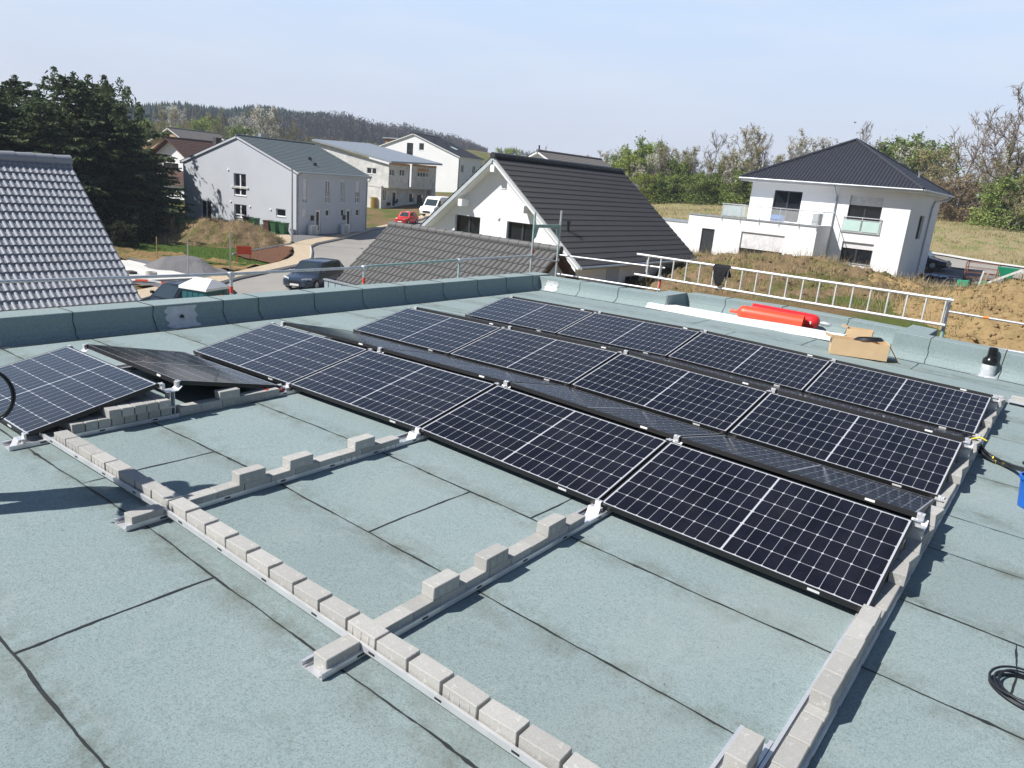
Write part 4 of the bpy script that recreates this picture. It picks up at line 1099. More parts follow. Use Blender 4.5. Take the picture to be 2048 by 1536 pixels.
def ridge_caps(mb, a, b, r, ln=.36, mi=0):
    a, b = Vector(a), Vector(b); L = (b-a).length; n_ = max(1, int(round(L/ln))); d = (b-a)/n_
    for i in range(n_): mb.tube([a+d*i, a+d*(i+1.06)], [r*1.06, r*.93], 10, mi)
def gutter(par, a, b, r=.065, name='gutter'):
    m = MB(); m.tube([a, b], r, 10); return m.build(name, M['zinc'], par, R(50))
def downpipe(par, pts, r=.045): m = MB(); m.tube(pts, r, 8); return m.build('downpipe', M['zinc'], par, R(50))
def gable_house(root, o, r, a, Wd, L, zb, slope, zeave, oh_e, oh_g, wall, tile, rp, wp, amp, hf=(), hs=(), soffit='white', split_ridge=.5, spw=8, caps=.1, thick=.16, back=True, zeave2=None):
    # o: front corner on the near eave wall; r ridge direction; a across; zeave: roof top surface height above the near eave wall line
    o, r, a = Vector((o[0], o[1], 0)), Vector(r), Vector(a); Z = Vector((0, 0, 1))
    sr = Wd*split_ridge; zr = zeave+slope*sr
    s2 = slope if zeave2 is None else (zr-zeave2)/(Wd-sr)
    ang = math.degrees(math.atan2(a.y, a.x)); angr = math.degrees(math.atan2(r.y, r.x))
    def W_(p, dr, out):
        w = Wall(p, math.degrees(math.atan2(dr.y, dr.x)), 1)
        if w.n.dot(out) < 0: w.n = -w.n
        return w
    WF = W_(o, a, -r); WB_ = W_(o+r*L, a, r); W0 = W_(o, r, -a); W1 = W_(o+a*Wd, r, a)
    ze2 = zr-s2*(Wd-sr); t_ = thick
    poly = [(0, zb), (Wd, zb), (Wd, ze2-t_), (sr, zr-t_), (0, zeave-t_)]
    m = MB(); wall_face(m, WF, poly, hf); wall_face(m, WB_, poly); wall_face(m, W0, [(0, zb), (L, zb), (L, zeave-t_), (0, zeave-t_)], hs); wall_face(m, W1, [(0, zb), (L, zb), (L, ze2-t_), (0, ze2-t_)])
    m.build('wall', M[wall], root)
    rf = MB()
    for sg in (0, 1):
        e = (o+a*(-oh_e)+Z*(zeave-slope*oh_e)) if sg == 0 else (o+a*(Wd+oh_e)+Z*(ze2-s2*oh_e))
        e = e-r*oh_g; top = o+a*sr+Z*zr-r*oh_g; v = top-e
        tiles(rf, e, r, v, L+2*oh_g, v.length, rp, wp, amp, mi=0, spw=spw if sg == 0 else 4)
    ro = rf.build('roof', M[tile], root)
    if caps:
        m = MB(); top = o+a*sr+Z*(zr+caps*.2); ridge_caps(m, top-r*(oh_g+.02), top+r*(L+oh_g), caps); m.build('ridge_tiles', M[tile], ro, R(50))
    # roof slab underside, verge boards
    sl = MB()
    for sg in (0, 1):
        e = (o+a*(-oh_e)+Z*(zeave-slope*oh_e)) if sg == 0 else (o+a*(Wd+oh_e)+Z*(ze2-s2*oh_e))
        top = o+a*sr+Z*zr; v = top-e; n_ = r.cross(v).normalized(); n_ = n_ if n_.z > 0 else -n_
        sl.obox(e-r*(oh_g-.02)-n_*(t_), r*(L+2*oh_g-.04), v, n_*(t_-.035))
    sl.build('soffit', M[soffit], root)
    return dict(WF=WF, W0=W0, W1=W1, WB=WB_, roof=ro, zr=zr, ze2=ze2)

# ------------------------------------------------------------------ left neighbour: only its tiled slope shows
t = thing('tiled_house', (-10.5, -4, -4.5), 'house at left edge with steep slate blue pantile roof, close to the parapet', 'house')
gable_house(t, (-7.75, 2.98), (0, -1, 0), (-1, 0, 0), 5.5, 14, -4.6, .8655, -.61, .25, .06, 'white', 't_blue', .222, .118, .019, spw=9, caps=.12)
# ------------------------------------------------------------------ garage with grey pitched roof behind the parapet
t = thing('pitched_garage', (-7.4, 13, -4.4), 'white garage with grey pantile pitched roof in front of the white gable house', 'garage')
g_ = gable_house(t, (-4.25, 10.5), (-1, 0, 0), (0, 1, 0), 5.0, 6.45, -4.6, .81, -1.60, .45, .25, 'white', 't_grey', .335, .19, .044, spw=9, caps=.10, soffit='darkwood')
m = MB()
for sgn, y0 in ((1, 10.05), (-1, 15.95)):
    a0 = Vector((-3.985, y0, .42-.81*2.95-.02)); a1 = Vector((-3.985, 13, .40)); d = a1-a0
    m.obox(a0+Vector((-.03, 0, -.17)), (.035, 0, 0), d, (0, 0, .18))
m.build('verge_board', M['darkwood'], t)
t = thing('metal_screen', (-9.9, 10.3, -4), 'blue grey standing seam metal screen below the garage eave', 'screen')
m = MB(); m.box(-10.89, 10.30, -4.5, -6.0, 10.36, -1.27)
q = -10.7
while q < -6.2: m.box(q, 10.28, -4.5, q+.012, 10.30, -1.28); q += .32
m.build('panel', mk('blue_grey_sheet', (.34, .43, .47), .5, .2), t)
m = MB(); m.box(-10.91, 10.26, -1.268, -5.98, 10.38, -1.23); m.build('cap', M['zinc'], t)
# ------------------------------------------------------------------ white gable house with the black roof
t = thing('gable_house', (-14, 28, -4), 'white gable house with large black pantile roof in the middle of the picture', 'house')
hf = [(2.33, -1.75, 3.94, .37), (5.55, -1.75, 7.15, .37)]
hs = [(4.45, -3.1, 6.05, -1.81), (6.6, -3.2, 8.4, -2.24)]
slope = .807
E_ = gable_house(t, (-9.65, 22.6), (0, 1, 0), (-1, 0, 0), 9.18, 10.35, -4.3, slope, -1.05+.6*slope, .6, .58, 'white', 't_black', .34, .17, .038, hf, hs, 'white', caps=.14, thick=.22)
for h in hf: window(t, E_['WF'], h, (.5,), (), 'darkframe', .07, .22, sill=False)
window(t, E_['W0'], hs[0], (), (), 'darkframe', .06, .2, sill=False); window(t, E_['W0'], hs[1], (.5,), (), 'darkframe', .06, .2, sill=False)
m = MB(); W0 = E_['W0']; wbox(m, W0, 2.65, -4.2, 3.75, -1.2, .004, .03); m.build('grey_wall_field', M['greywall'], t)
m = MB(); wbox(m, W0, 9.15, -2.35, 9.45, -2.1, .002, .05); m.build('wall_lamp', M['black'], t)
WF = E_['WF']
M['verge'] = mk('pale_grey_fascia', (.42, .47, .50), .6)
m = MB(); pm = MB()
for (x0, z0, x1, z1) in ((-9.05, -1.05, -14.24, 3.14), (-19.43, -1.05, -14.24, 3.14)):
    a0 = Vector((x0, 22.0, z0-.05)); d = Vector((x1, 22.0, z1-.05))-a0
    hh = .21 if x0 < -15 else .11
    m.obox(a0+Vector((0, -.0, -hh)), d, (0, .03, 0), (0, 0, hh))
m.build('verge_board', M['verge'], t)
for x, z in ((-14.24, 2.62), (-16.05, .98), (-12.40, .98), (-18.2, -.85)):
    pm = MB(); pm.box(x-.12, 22.035, z-.16, x+.12, 22.6, z+.16); pm.build('purlin_end', M['white'], t)
gutter(t, (-9.0, 22.02, -1.13), (-9.0, 33.5, -1.13), .07)
m = MB(); P0 = Vector((-10.62, 23.18, .17)); m.tube([P0-Vector((0, 0, .2)), P0+Vector((0, 0, .42))], .06, 12); m.tube([P0+Vector((0, 0, .42)), P0+Vector((0, 0, .5))], .10, 12); m.build('roof_vent', M['black'], t, R(50))
m = MB(); m.lathe([(.09, 0), (.10, .02), (.07, .06), (.01, .07)], WF(3.9-.05+.6, .45), WF.n, 14); m.build('wall_lamp', M['white'], t)
m = MB(); wbox(m, WF, 4.15, 1.75, 4.45, 2.1, .001, .03); m.build('vent_grille', M['white'], t)
# house behind it
t = thing('gable_house', (-34, 58, -2), 'house with grey tiled roof showing above the black roof ridge', 'house')
gable_house(t, (-28.6, 50.8), (0, 1, 0), (-1, 0, 0), 8.4, 9.8, -3, .49, 2.75, .5, .5, 'white', 't_weath', .34, .3, .028, caps=.12, spw=5)
m = MB(); m.tube([(-33.5, 51.5, 4.6), (-33.5, 51.5, 5.35)], .07, 8); m.build('roof_vent', M['black'], t)
gutter(t, (-28.1, 50.3, 2.42), (-28.1, 61.1, 2.42))

# ------------------------------------------------------------------ white house with hip roof
t = thing('hip_roof_house', (-6.4, 50.5, -2), 'white two storey house with dark hip roof and roof terrace at the right', 'house')
WFh = Wall((-11.36, 46.0), 0, -1); WSh = Wall((-1.48, 46.0), 90, -1); WLh = Wall((-11.36, 46), 90, 1); WBh = Wall((-11.36, 55.6), 0, 1)
hF = [(1.56, 1.05, 3.40, 2.985), (6.36, .93, 8.30, 3.01), (6.41, -1.10, 8.28, .20)]
hS = [(3.35, .66, 4.95, 2.14)]
m = MB(); wall_face(m, WFh, [(0, -1.93), (9.88, -1.93), (9.88, 3.5), (0, 3.5)], hF, .2); wall_face(m, WSh, [(0, -1.93), (9.6, -1.93), (9.6, 3.5), (0, 3.5)], hS, .2)
wall_face(m, WLh, [(0, -1.93), (9.6, -1.93), (9.6, 3.5), (0, 3.5)]); wall_face(m, WBh, [(0, -1.93), (9.88, -1.93), (9.88, 3.5), (0, 3.5)])
m.build('wall', M['white'], t)
m = MB(); m.box(-11.33, 46.03, -3.2, -1.51, 55.57, -1.931); m.build('plinth', M['plinth'], t)
window(t, WFh, hF[0], (.5,), (), 'darkframe', .07, .2, sill=False, name='terrace_door')
w2 = window(t, WFh, hF[1], (.5,), (), 'darkframe', .07, .2, .27, False)
window(t, WFh, hF[2], (.48,), (), 'darkframe', .07, .2, .30, True)
window(t, WSh, hS[0], (), (), 'darkframe', .07, .2, 0, False)
# hip roof
xe0, xe1, ye0, ye1, zE, apx = -12.0, -.92, 45.2, 56.3, 3.62, Vector((-6.42, 50.3, 6.62))
rf = MB(); cs = [Vector((xe0, ye0, zE)), Vector((xe1, ye0, zE)), Vector((xe1, ye1, zE)), Vector((xe0, ye1, zE))]
for i in range(4):
    A, B_ = cs[i], cs[(i+1) % 4]; L = (B_-A).length; u = (B_-A)/L; tt = (apx-A).dot(u); foot = A+u*tt; v = apx-foot; Sx = v.length
    tiles(rf, A, u, v, L, Sx, .335, .30 if i else .215, .036 if i else .055, .026 if i else .008, (lambda q, tt=tt, Sx=Sx: tt*q/Sx), (lambda q, tt=tt, Sx=Sx, L=L: L-(L-tt)*q/Sx), spw=7)
ro = rf.build('roof', M['t_hip'], t)
m = MB()
for c in cs: ridge_caps(m, c+Vector((0, 0, .03)), apx+Vector((0, 0, .05)), .105, .38)
m.build('ridge_tiles', M['t_hip'], ro, R(50))
m = MB(); m.box(xe0+.06, ye0+.06, zE-.2, xe1-.06, ye1-.06, zE-.03); m.build('soffit', M['white'], t)
for a, c in (((xe0, ye0-.05, zE-.03), (xe1, ye0-.05, zE-.03)), ((xe1+.05, ye0, zE-.03), (xe1+.05, ye1, zE-.03)), ((xe0-.05, ye0, zE-.03), (xe0-.05, ye1, zE-.03))): gutter(t, a, c, .06)
downpipe(t, [(-5.9, ye0, 3.52), (-5.86, 45.5, 3.2), (-5.80, 45.93, 2.9), (-5.76, 45.93, -1.9)], .055)
downpipe(t, [(-.9, 55.6, 3.5), (-1.0, 54.8, 3.25), (-1.40, 53.1, 3.12), (-1.41, 52.5, 2.7), (-1.41, 52.4, -2)], .055)
m = MB(); m.tube([(-8.2, 47.9, 5.0), (-8.2, 47.9, 5.2)], .03, 6); m.build('roof_vent', M['zinc'], ro)
m = MB(); m.tube([(-2.6, 52.4, 4.5), (-2.6, 52.4, 4.9)], .06, 8); m.tube([(-2.6, 52.4, 4.9), (-2.6, 52.4, 4.95)], .12, 8); m.build('roof_vent', M['zinc'], ro)
# french balcony
M['frost'] = mk('frosted_green_glass', (.50, .66, .62), .25, 0, .05)
bal = MB(); wbox(bal, WFh, 6.18, 1.70, 8.45, 1.75, .05, .09)
wbox(bal, WFh, 6.18, .80, 8.45, .84, .05, .09); wbox(bal, WFh, 6.22, 1.55, 8.42, 1.585, .06, .09)
for q in (6.2, 7.3, 8.40): wbox(bal, WFh, q, .8, q+.035, 1.72, .055, .085)
bo = bal.build('balcony_rail', M['alu'], t)
m = MB(); wbox(m, WFh, 6.26, .88, 7.27, 1.53, .064, .076); wbox(m, WFh, 7.37, .88, 8.37, 1.53, .064, .076); m.build('balcony_glass', M['frost'], bo)
# ground floor block with terrace on top
WBk = Wall((-14.2, 43.0), 0, -1); hB = [(1.05, -1.55, 1.95, .15), (3.77, -1.45, 6.57, .22)]
m = MB(); wall_face(m, WBk, [(0, -2.6), (8.42, -2.6), (8.42, 1.04), (0, .96)], hB, .18)
m.quad((-5.78, 43, -2.6), (-5.78, 46, -2.6), (-5.78, 46, 1.04), (-5.78, 43, 1.04)); m.quad((-14.2, 43, -2.6), (-14.2, 46.5, -2.6), (-14.2, 46.5, .96), (-14.2, 43, .96))
m.quad((-14.2, 43, .94), (-5.78, 43, 1.02), (-5.78, 46, 1.02), (-14.2, 46.5, .94)); m.build('ground_floor_block', M['white'], t)
m = MB(); m.box(-14.25, 42.95, .962, -5.73, 43.12, 1.055); m.box(-5.86, 43.12, 1.0, -5.73, 45.99, 1.055); m.build('coping', M['zinc'], t)
wo = window(t, WBk, hB[1], (.36,), (), 'darkframe', .07, .18, .62, False)
m = MB(); wbox(m, WBk, 1.05, -1.55, 1.95, .15, -.16, -.10)
for i in range(9): wbox(m, WBk, 1.07, -1.5+i*.185, 1.93, -1.5+i*.185+.165, -.10, -.085)
m.build('side_door', M['darkframe'], t)
rl = MB(); gl = MB()
for q in (2.3, 3.55, 4.8, 6.05, 7.3, 8.35): rl.tube([(-14.2+q, 42.93, .80), (-14.2+q, 42.93, 1.85)], .022, 6)
rl.tube([(-11.95, 42.93, 1.85), (-5.72, 42.93, 1.87)], .025, 6); rl.tube([(-5.72, 42.93, 1.87), (-5.72, 45.9, 1.87)], .025, 6); rl.tube([(-11.95, 42.93, 1.85), (-11.95, 46.9, 1.85)], .03, 6)
for z in (1.12,): rl.tube([(-11.95, 42.93, z), (-5.72, 42.93, z)], .016, 6)
for q in (43.6, 44.4, 45.2): rl.tube([(-5.72, q, 1.05), (-5.72, q, 1.87)], .018, 6)
for q in (43.9, 44.9, 45.9, 46.9): rl.tube([(-11.95, q, 1.0), (-11.95, q, 1.85)], .02, 6)
r0 = rl.build('terrace_railing', M['alu'], t)
gl.box(-11.96, 43.0, 1.05, -11.94, 46.8, 1.76); gl.build('railing_glass', M['frost'], r0)
M['clear'] = N('clear_pane'); M['clear'].b.inputs['Base Color'].default_value = (.9, .95, .94, 1); M['clear'].b.inputs['Roughness'].default_value = .03; M['clear'].b.inputs['Alpha'].default_value = .16; M['clear'] = M['clear'].m
g2 = MB(); g2.box(-11.9, 42.925, 1.15, -5.78, 42.935, 1.78); g2.build('railing_glass', M['clear'], r0)
m = MB(); m.cbox(-6.35, 43.45, 1.06, -5.95, 44.3, 1.78, .03); ac = m.build('air_conditioner', M['white'], t)
m = MB(); m.lathe([(.26, 0), (.26, .01), (.02, .02)], (-6.15+.0, 43.448, 1.42), (0, -1, 0), 20); 
m = MB(); m.box(-6.32, 43.43, 1.10, -5.98, 43.449, 1.74); m.build('grille', M['zinc'], ac)
m = MB(); m.box(-8.9, 43.5, 1.06, -8.2, 44.1, 1.45); m.build('blue_box', mk('blue_tarp', (.05, .16, .45), .6), t)
m = MB(); m.box(-20.5, 44.0, -3, -14.2, 47, .32); m.build('side_wall', M['white'], t)
m = MB(); m.box(-20.5, 43.96, .322, -14.203, 47.04, .40); m.build('coping', M['zinc'], t)

# ------------------------------------------------------------------ pale grey semi-detached house left of centre
rB = Vector((math.cos(R(103.4)), math.sin(R(103.4)), 0)); aB = Vector((math.cos(R(193.4)), math.sin(R(193.4)), 0))
B0 = Vector((-49.2, 37.0, 0))
t = thing('semi_detached_house', (-54.5, 41, -4.4), 'large pale grey rendered semi-detached house with grey green gable roof', 'house')
hf = [(5.86, -1.35, 7.36, .62), (5.84, -3.37, 7.36, -2.16), (10.25, -4.22, 11.55, -2.2), (1.2, -2.80, 2.34, -2.12)]
hs = [(.9, -1.42, 1.44, .64), (4.08, -1.44, 4.70, .66), (6.36, -1.42, 6.94, .68), (8.72, -1.40, 9.4, .70),
      (.82, -2.72, 1.46, -2.05), (4.12, -2.66, 4.7, -2.02), (6.42, -2.66, 6.98, -1.97), (8.86, -2.66, 9.42, -1.97), (2.66, -4.14, 3.42, -2.06), (7.32, -3.92, 8.08, -2.0)]
slopeB = (3.92-1.26)/7.03
Bh = gable_house(t, B0, rB, aB, 13.75, 10.65, -4.75, slopeB, 1.36, .33, .14, 'greywall', 't_green', .36, .3, .026, hf, hs, 'greywall', caps=.11, spw=5, thick=.2)
window(t, Bh['WF'], hf[0], (.5,), (.40,)); window(t, Bh['WF'], hf[1], (.5,), (.22,)); window(t, Bh['WF'], hf[2], (.5,), ()); window(t, Bh['WF'], hf[3], (), ())
m = MB()
for z in (-.70, -.60): wbox(m, Bh['WF'], 5.55, z, 7.66, z+.05, .03, .08)
m.build('balcony_rail', M['whiteframe'], t)
for i, h in enumerate(hs):
    if i < 4:
        window(t, Bh['W0'], h, (.5,), (.28,), shutter=(.85, 0, 0, .5)[i])
        m = MB()
        for z in (-.85, -.6): wbox(m, Bh['W0'], h[0]-.1, z, h[2]+.1, z+.03, .04, .07)
        m.build('balcony_rail', M['galv'], t)
    elif i < 8: window(t, Bh['W0'], h, (), (), shutter=(1 if i == 4 else 0))
    else:
        d_ = window(t, Bh['W0'], h, (), (), fw=.18, sill=False, name='front_door')
for q in (2.12, 6.85):
    m = MB(); wbox(m, Bh['W0'], q-.15, -3.0, q+.2, -2.55, .01, .12); m.build('mailbox', M['black'], t)
for q in (1.25, 6.0):
    m = MB(); wbox(m, Bh['W0'], q, -4.3, q+.85, -3.35, .35, .72); ac = m.build('heat_pump', M['white'], t)
    m = MB(); wbox(m, Bh['W0'], q+.06, -4.22, q+.7, -3.43, .722, .735); m.build('grille', M['zinc'], ac)
    m = MB(); wbox(m, Bh['W0'], q+.1, -4.6, q+.75, -4.3, .4, .66); m.build('stand', M['plinth'], ac)
for s_, z in ((8.0, .85), (7.75, -2.0), (5.4, -2.25), (2.95, -2.3)):
    m = MB(); m.lathe([(.10, 0), (.10, .05), (.02, .08)], Bh['WF'](s_, z, 0), Bh['WF'].n, 10); m.build('vent_cover', M['white'], t)
e0 = B0-aB*.40; z_ = 1.36-slopeB*.36
gutter(t, (e0.x-rB.x*.14, e0.y-rB.y*.14, z_), (e0.x+rB.x*10.8, e0.y+rB.y*10.8, z_), .07)
W0 = Bh['W0']
downpipe(t, [W0(.35, 1.15, .38), W0(.22, .95, .1), W0(.2, .6, .06), W0(.2, -4.6, .06)]); downpipe(t, [W0(10.75, 1.2, .40), W0(10.68, .85, .25), W0(10.55, .7, .06), W0(10.5, -4.2, .06)])
for q, k in ((4.9, 2.6), (4.2, 1.4)):
    p = B0+rB*q+aB*k; zz = 1.36+slopeB*k
    m = MB(); m.cbox(p.x-.14, p.y-.14, zz-.05, p.x+.14, p.y+.14, zz+.28, .04); m.build('roof_vent', M['black'], Bh['roof'])
# ------------------------------------------------------------------ unfinished house
C0 = Vector((-72.5, 69.3, 0))
t = thing('unfinished_house', (-78, 74, -3.4), 'unfinished raw block house with flat monopitch roof beside the grey house', 'house')
WL = Wall(C0, 193.4, 1); WR = Wall(C0, 103.4, -1)
hl = [(2.1, 1.25, 3.75, 2.1)]; hr = [(.3, 1.25, 1.45, 2.15), (2.8, 1.3, 4.05, 2.25), (7.6, 1.35, 10.7, 2.1)]
m = MB(); wall_face(m, WL, [(0, -.2), (13, -.2), (13, 4.95), (0, 2.75)], hl); wall_face(m, WR, [(0, -.2), (5.2, -.2), (5.2, 2.75), (0, 2.75)], hr[:2])
wall_face(m, WR, [(5.9, -.2), (13.0, -.2), (13.0, 3.2), (5.9, 3.0)], hr[2:]); m.build('wall', M['block'], t)
WL2 = Wall(C0-Vector(WR.n)*.9, 193.4, 1); WR2 = Wall(C0-Vector(WR.n)*.9, 103.4, -1)
h2 = [(2.3, -3.3, 3.7, -.8), (7.0, -2.4, 8.3, -1.2), (9.2, -4.1, 11.0, -1.3), (.1, -2.3, .95, -.75)]
m = MB(); wall_face(m, WL2, [(0, -4.6), (13, -4.6), (13, -.2), (0, -.2)]); wall_face(m, WR2, [(-.4, -4.8), (13.2, -4.8), (13.2, -.2), (-.4, -.2)], h2); m.build('ground_floor_wall', M['block'], t)
m = MB(); wbox(m, WL, -.05, -.45, 13, -.2, -.4, .04); wbox(m, WR, 0, -.45, 13, -.2, -.95, .03); m.build('floor_slab', M['conc'], t)
for h in hl: window(t, WL, h)
for h in hr[:2]: window(t, WR, h)
window(t, WR, hr[2], (.25, .5, .75))
window(t, WR2, h2[0], (), (), fw=.3, sill=False, name='front_door'); window(t, WR2, h2[3])
m = MB()
for h in h2[1:3]: wbox(m, WR2, h[0], h[1], h[2], h[3], -.5, -.3)
m.build('dark_opening', M['plinth'], t)
m = MB(); wbox(m, WR, 5.2, -.2, 5.9, 3.0, -.6, -.3); m.build('recess', M['darkwood'], t)
M['insul'] = mk('orange_roof_insulation', (.55, .27, .09), .8)
m = MB(); wbox(m, WR, 0, 2.75, 5.2, 3.05, .0, .03); wbox(m, WR, 7.6, 2.15, 10.7, 2.6, .01, .04); wbox(m, WR, 6.0, 2.85, 13, 3.15, .0, .03); m.build('insulation_strip', M['insul'], t)
m = MB(); p = [WL(-.7, 2.95, .5), WR(13.6, 3.35, .7), WR(13.6, 5.6, -13.2), WL(13.2, 5.15, .5)]
m.hexa([q for q in p]+[q+Vector((0, 0, .28)) for q in p]); m.build('roof', mk('grey_metal_roof', (.30, .33, .37), .5, .3), t)
m = MB(); m.tube([WR2(9.0, -4.6, 1.6), WR2(9.0, 3.1, 1.6)], .05, 6); m.build('prop', M['galv'], t)
m = MB(); wbox(m, WR2, 12.2, -1.5, 13.4, -.2, .0, .7); m.build('porch_wall', M['block'], t)
# ------------------------------------------------------------------ far white house
t = thing('gable_house', (-97, 104, -3), 'tall white house with dark roof and wide gable beyond the unfinished house', 'house')
D0 = Vector((-87.44, 100.6, 0))+aB*.4
hf = [(10.0, 4.4, 11.4, 7.2), (7.6, 6.0, 8.7, 7.3)]
hs = [(1.0, 2.6, 2.2, 4.0), (5.6, 2.6, 6.8, 4.0)]
Dh = gable_house(t, D0, rB, aB, 20.0, 9.6, -4, (8.93-5.34)/10.36, 5.50, .4, .3, 'white', 't_black', .36, .3, .02, hf, hs, 'white', caps=.12, spw=5, split_ridge=.498)
window(t, Dh['WF'], hf[0], (), (.5,), 'darkframe', .08); window(t, Dh['WF'], hf[1], (), ()); window(t, Dh['W0'], hs[0]); window(t, Dh['W0'], hs[1])
W0 = Dh['W0']; downpipe(t, [W0(.2, 5, .1), W0(.2, -3, .1)], .07)
for q, k in ((2.0, 6.5), (5.5, 6.0)):
    p = D0+rB*q+aB*k; zz = 5.5+.3465*k; m = MB(); m.tube([(p.x, p.y, zz), (p.x, p.y, zz+.35)], .12, 8); m.build('roof_vent', M['black'], Dh['roof'])
p = D0+rB*4.5+aB*3.2; m = MB(); m.obox((p.x, p.y, 5.5+.3465*3.2+.10), rB*.9, aB*1.3+Vector((0, 0, .3465*1.3)), (0, 0, .05)); m.build('skylight', M['frost'], Dh['roof'])
m = MB(); q = D0+aB*14.5+rB*2
m.obox(q+Vector((0, 0, 6.3)), rB*4, aB*3.2, (0, 0, 1.5)); dm = m.build('dormer', M['insul'], t)
m = MB(); m.obox(q-rB*.4-aB*.4+Vector((0, 0, 7.8)), rB*4.8, aB*4, (0, 0, .2)); m.build('dormer_roof', M['zinc'], dm)
# ------------------------------------------------------------------ older houses behind the conifers
I0 = Vector((-84.93, 47.4, 0))
t = thing('gable_house', (-89, 49, -4), 'old white house with brown tiled gable roof partly hidden behind the grey house', 'house')
hf = [(2.2, -.5, 4.9, .55)]
Ih = gable_house(t, I0+aB*.6, rB, aB, 6.6, 6.6, -4.6, .66, 1.75-.25, .9, .9, 'white', 't_brown', .36, .3, .03, hf, (), 'darkwood', caps=.12, spw=5)
window(t, Ih['WF'], hf[0], (.5,), (), 'darkframe')
q = I0+aB*-1-rB*2.6
m = MB(); m.obox((q.x, q.y, -4.6), aB*9, rB*2.6, (0, 0, 2.6)); m.build('garage_wall', M['white'], t)
m = MB(); e = Vector((q.x, q.y, -2.0))-rB*.5-aB*.4; tiles(m, e, aB, rB*3.2+Vector((0, 0, 1.7)), 9.8, 3.6, .36, .3, .03, spw=5); m.build('garage_roof', M['t_brown'], t)
m = MB(); m.obox(Vector((q.x, q.y, -4.5))-rB*.03+aB*2.4, aB*4.4, rB*.02, (0, 0, 2.1)); m.build('garage_door', M['greywall'], t)
m = MB(); p = I0+aB*2.2+rB*6; m.box(p.x-.4, p.y-.4, 2, p.x+.4, p.y+.4, 4.3); m.build('chimney', M['plinth'], Ih['roof'])
t = thing('gable_house', (-112, 63, -4), 'weathered grey roofed house glimpsed between the conifers and the brown roof', 'house')
gable_house(t, (-111.8, 62.5), rB, aB, 11, 10, -4.6, .5, 2.9, .5, .5, 'wood', 't_weath', .36, .3, .03, caps=.12, spw=4)
t = thing('gable_house', (-106, 70, -4), 'white gabled house with pale grey roof and chimney behind the brown roof', 'house')
gable_house(t, (-104.4, 66.5), rB, aB, 8, 14, -4.6, .5, 2.75, .4, .4, 'white', 't_weath', .36, .3, .03, caps=.12, spw=4)
p = Vector((-107.2, 72, 0)); m = MB(); m.box(p.x-.4, p.y-.4, 3, p.x+.4, p.y+.4, 6.1); m.build('chimney', M['zinc'], t)
# ------------------------------------------------------------------ vegetation
def quads_from(c, d, s, L, W):
    # elongated quads: centres c, long axis d, side axis s
    a = d*L[:, None]*.5; b = s*W[:, None]*.5
    V = np.stack([c-a-b*.5, c-a+b*.5, c+a+b, c+a-b], 1).reshape(-1, 3)
    return V, np.arange(len(V)).reshape(-1, 4)
def unit(v): return v/np.maximum(np.linalg.norm(v, axis=1, keepdims=True), 1e-9)
def limb_mesh(segs, n=4):
    # segs: list of (p0, p1, r0, r1)
    if not segs: return np.zeros((0, 3)), np.zeros((0, 4), int)
    P0 = np.array([s[0] for s in segs]); P1 = np.array([s[1] for s in segs]); r0 = np.array([s[2] for s in segs]); r1 = np.array([s[3] for s in segs])
    d = unit(P1-P0); ref = np.where(np.abs(d[:, 2:3]) < .9, np.array([[0, 0, 1.]]), np.array([[1., 0, 0]])); a = unit(np.cross(d, ref)); b = np.cross(d, a)
    V = []
    for k in range(n):
        t = 2*math.pi*k/n; o = a*math.cos(t)+b*math.sin(t); V.append(P0+o*r0[:, None]); V.append(P1+o*r1[:, None])
    V = np.stack(V, 1); m = len(segs); base = (np.arange(m)*2*n)[:, None]
    F = np.concatenate([np.stack([base[:, 0]+2*k, base[:, 0]+2*((k+1) % n), base[:, 0]+2*((k+1) % n)+1, base[:, 0]+2*k+1], 1) for k in range(n)])
    return V.reshape(-1, 3), F
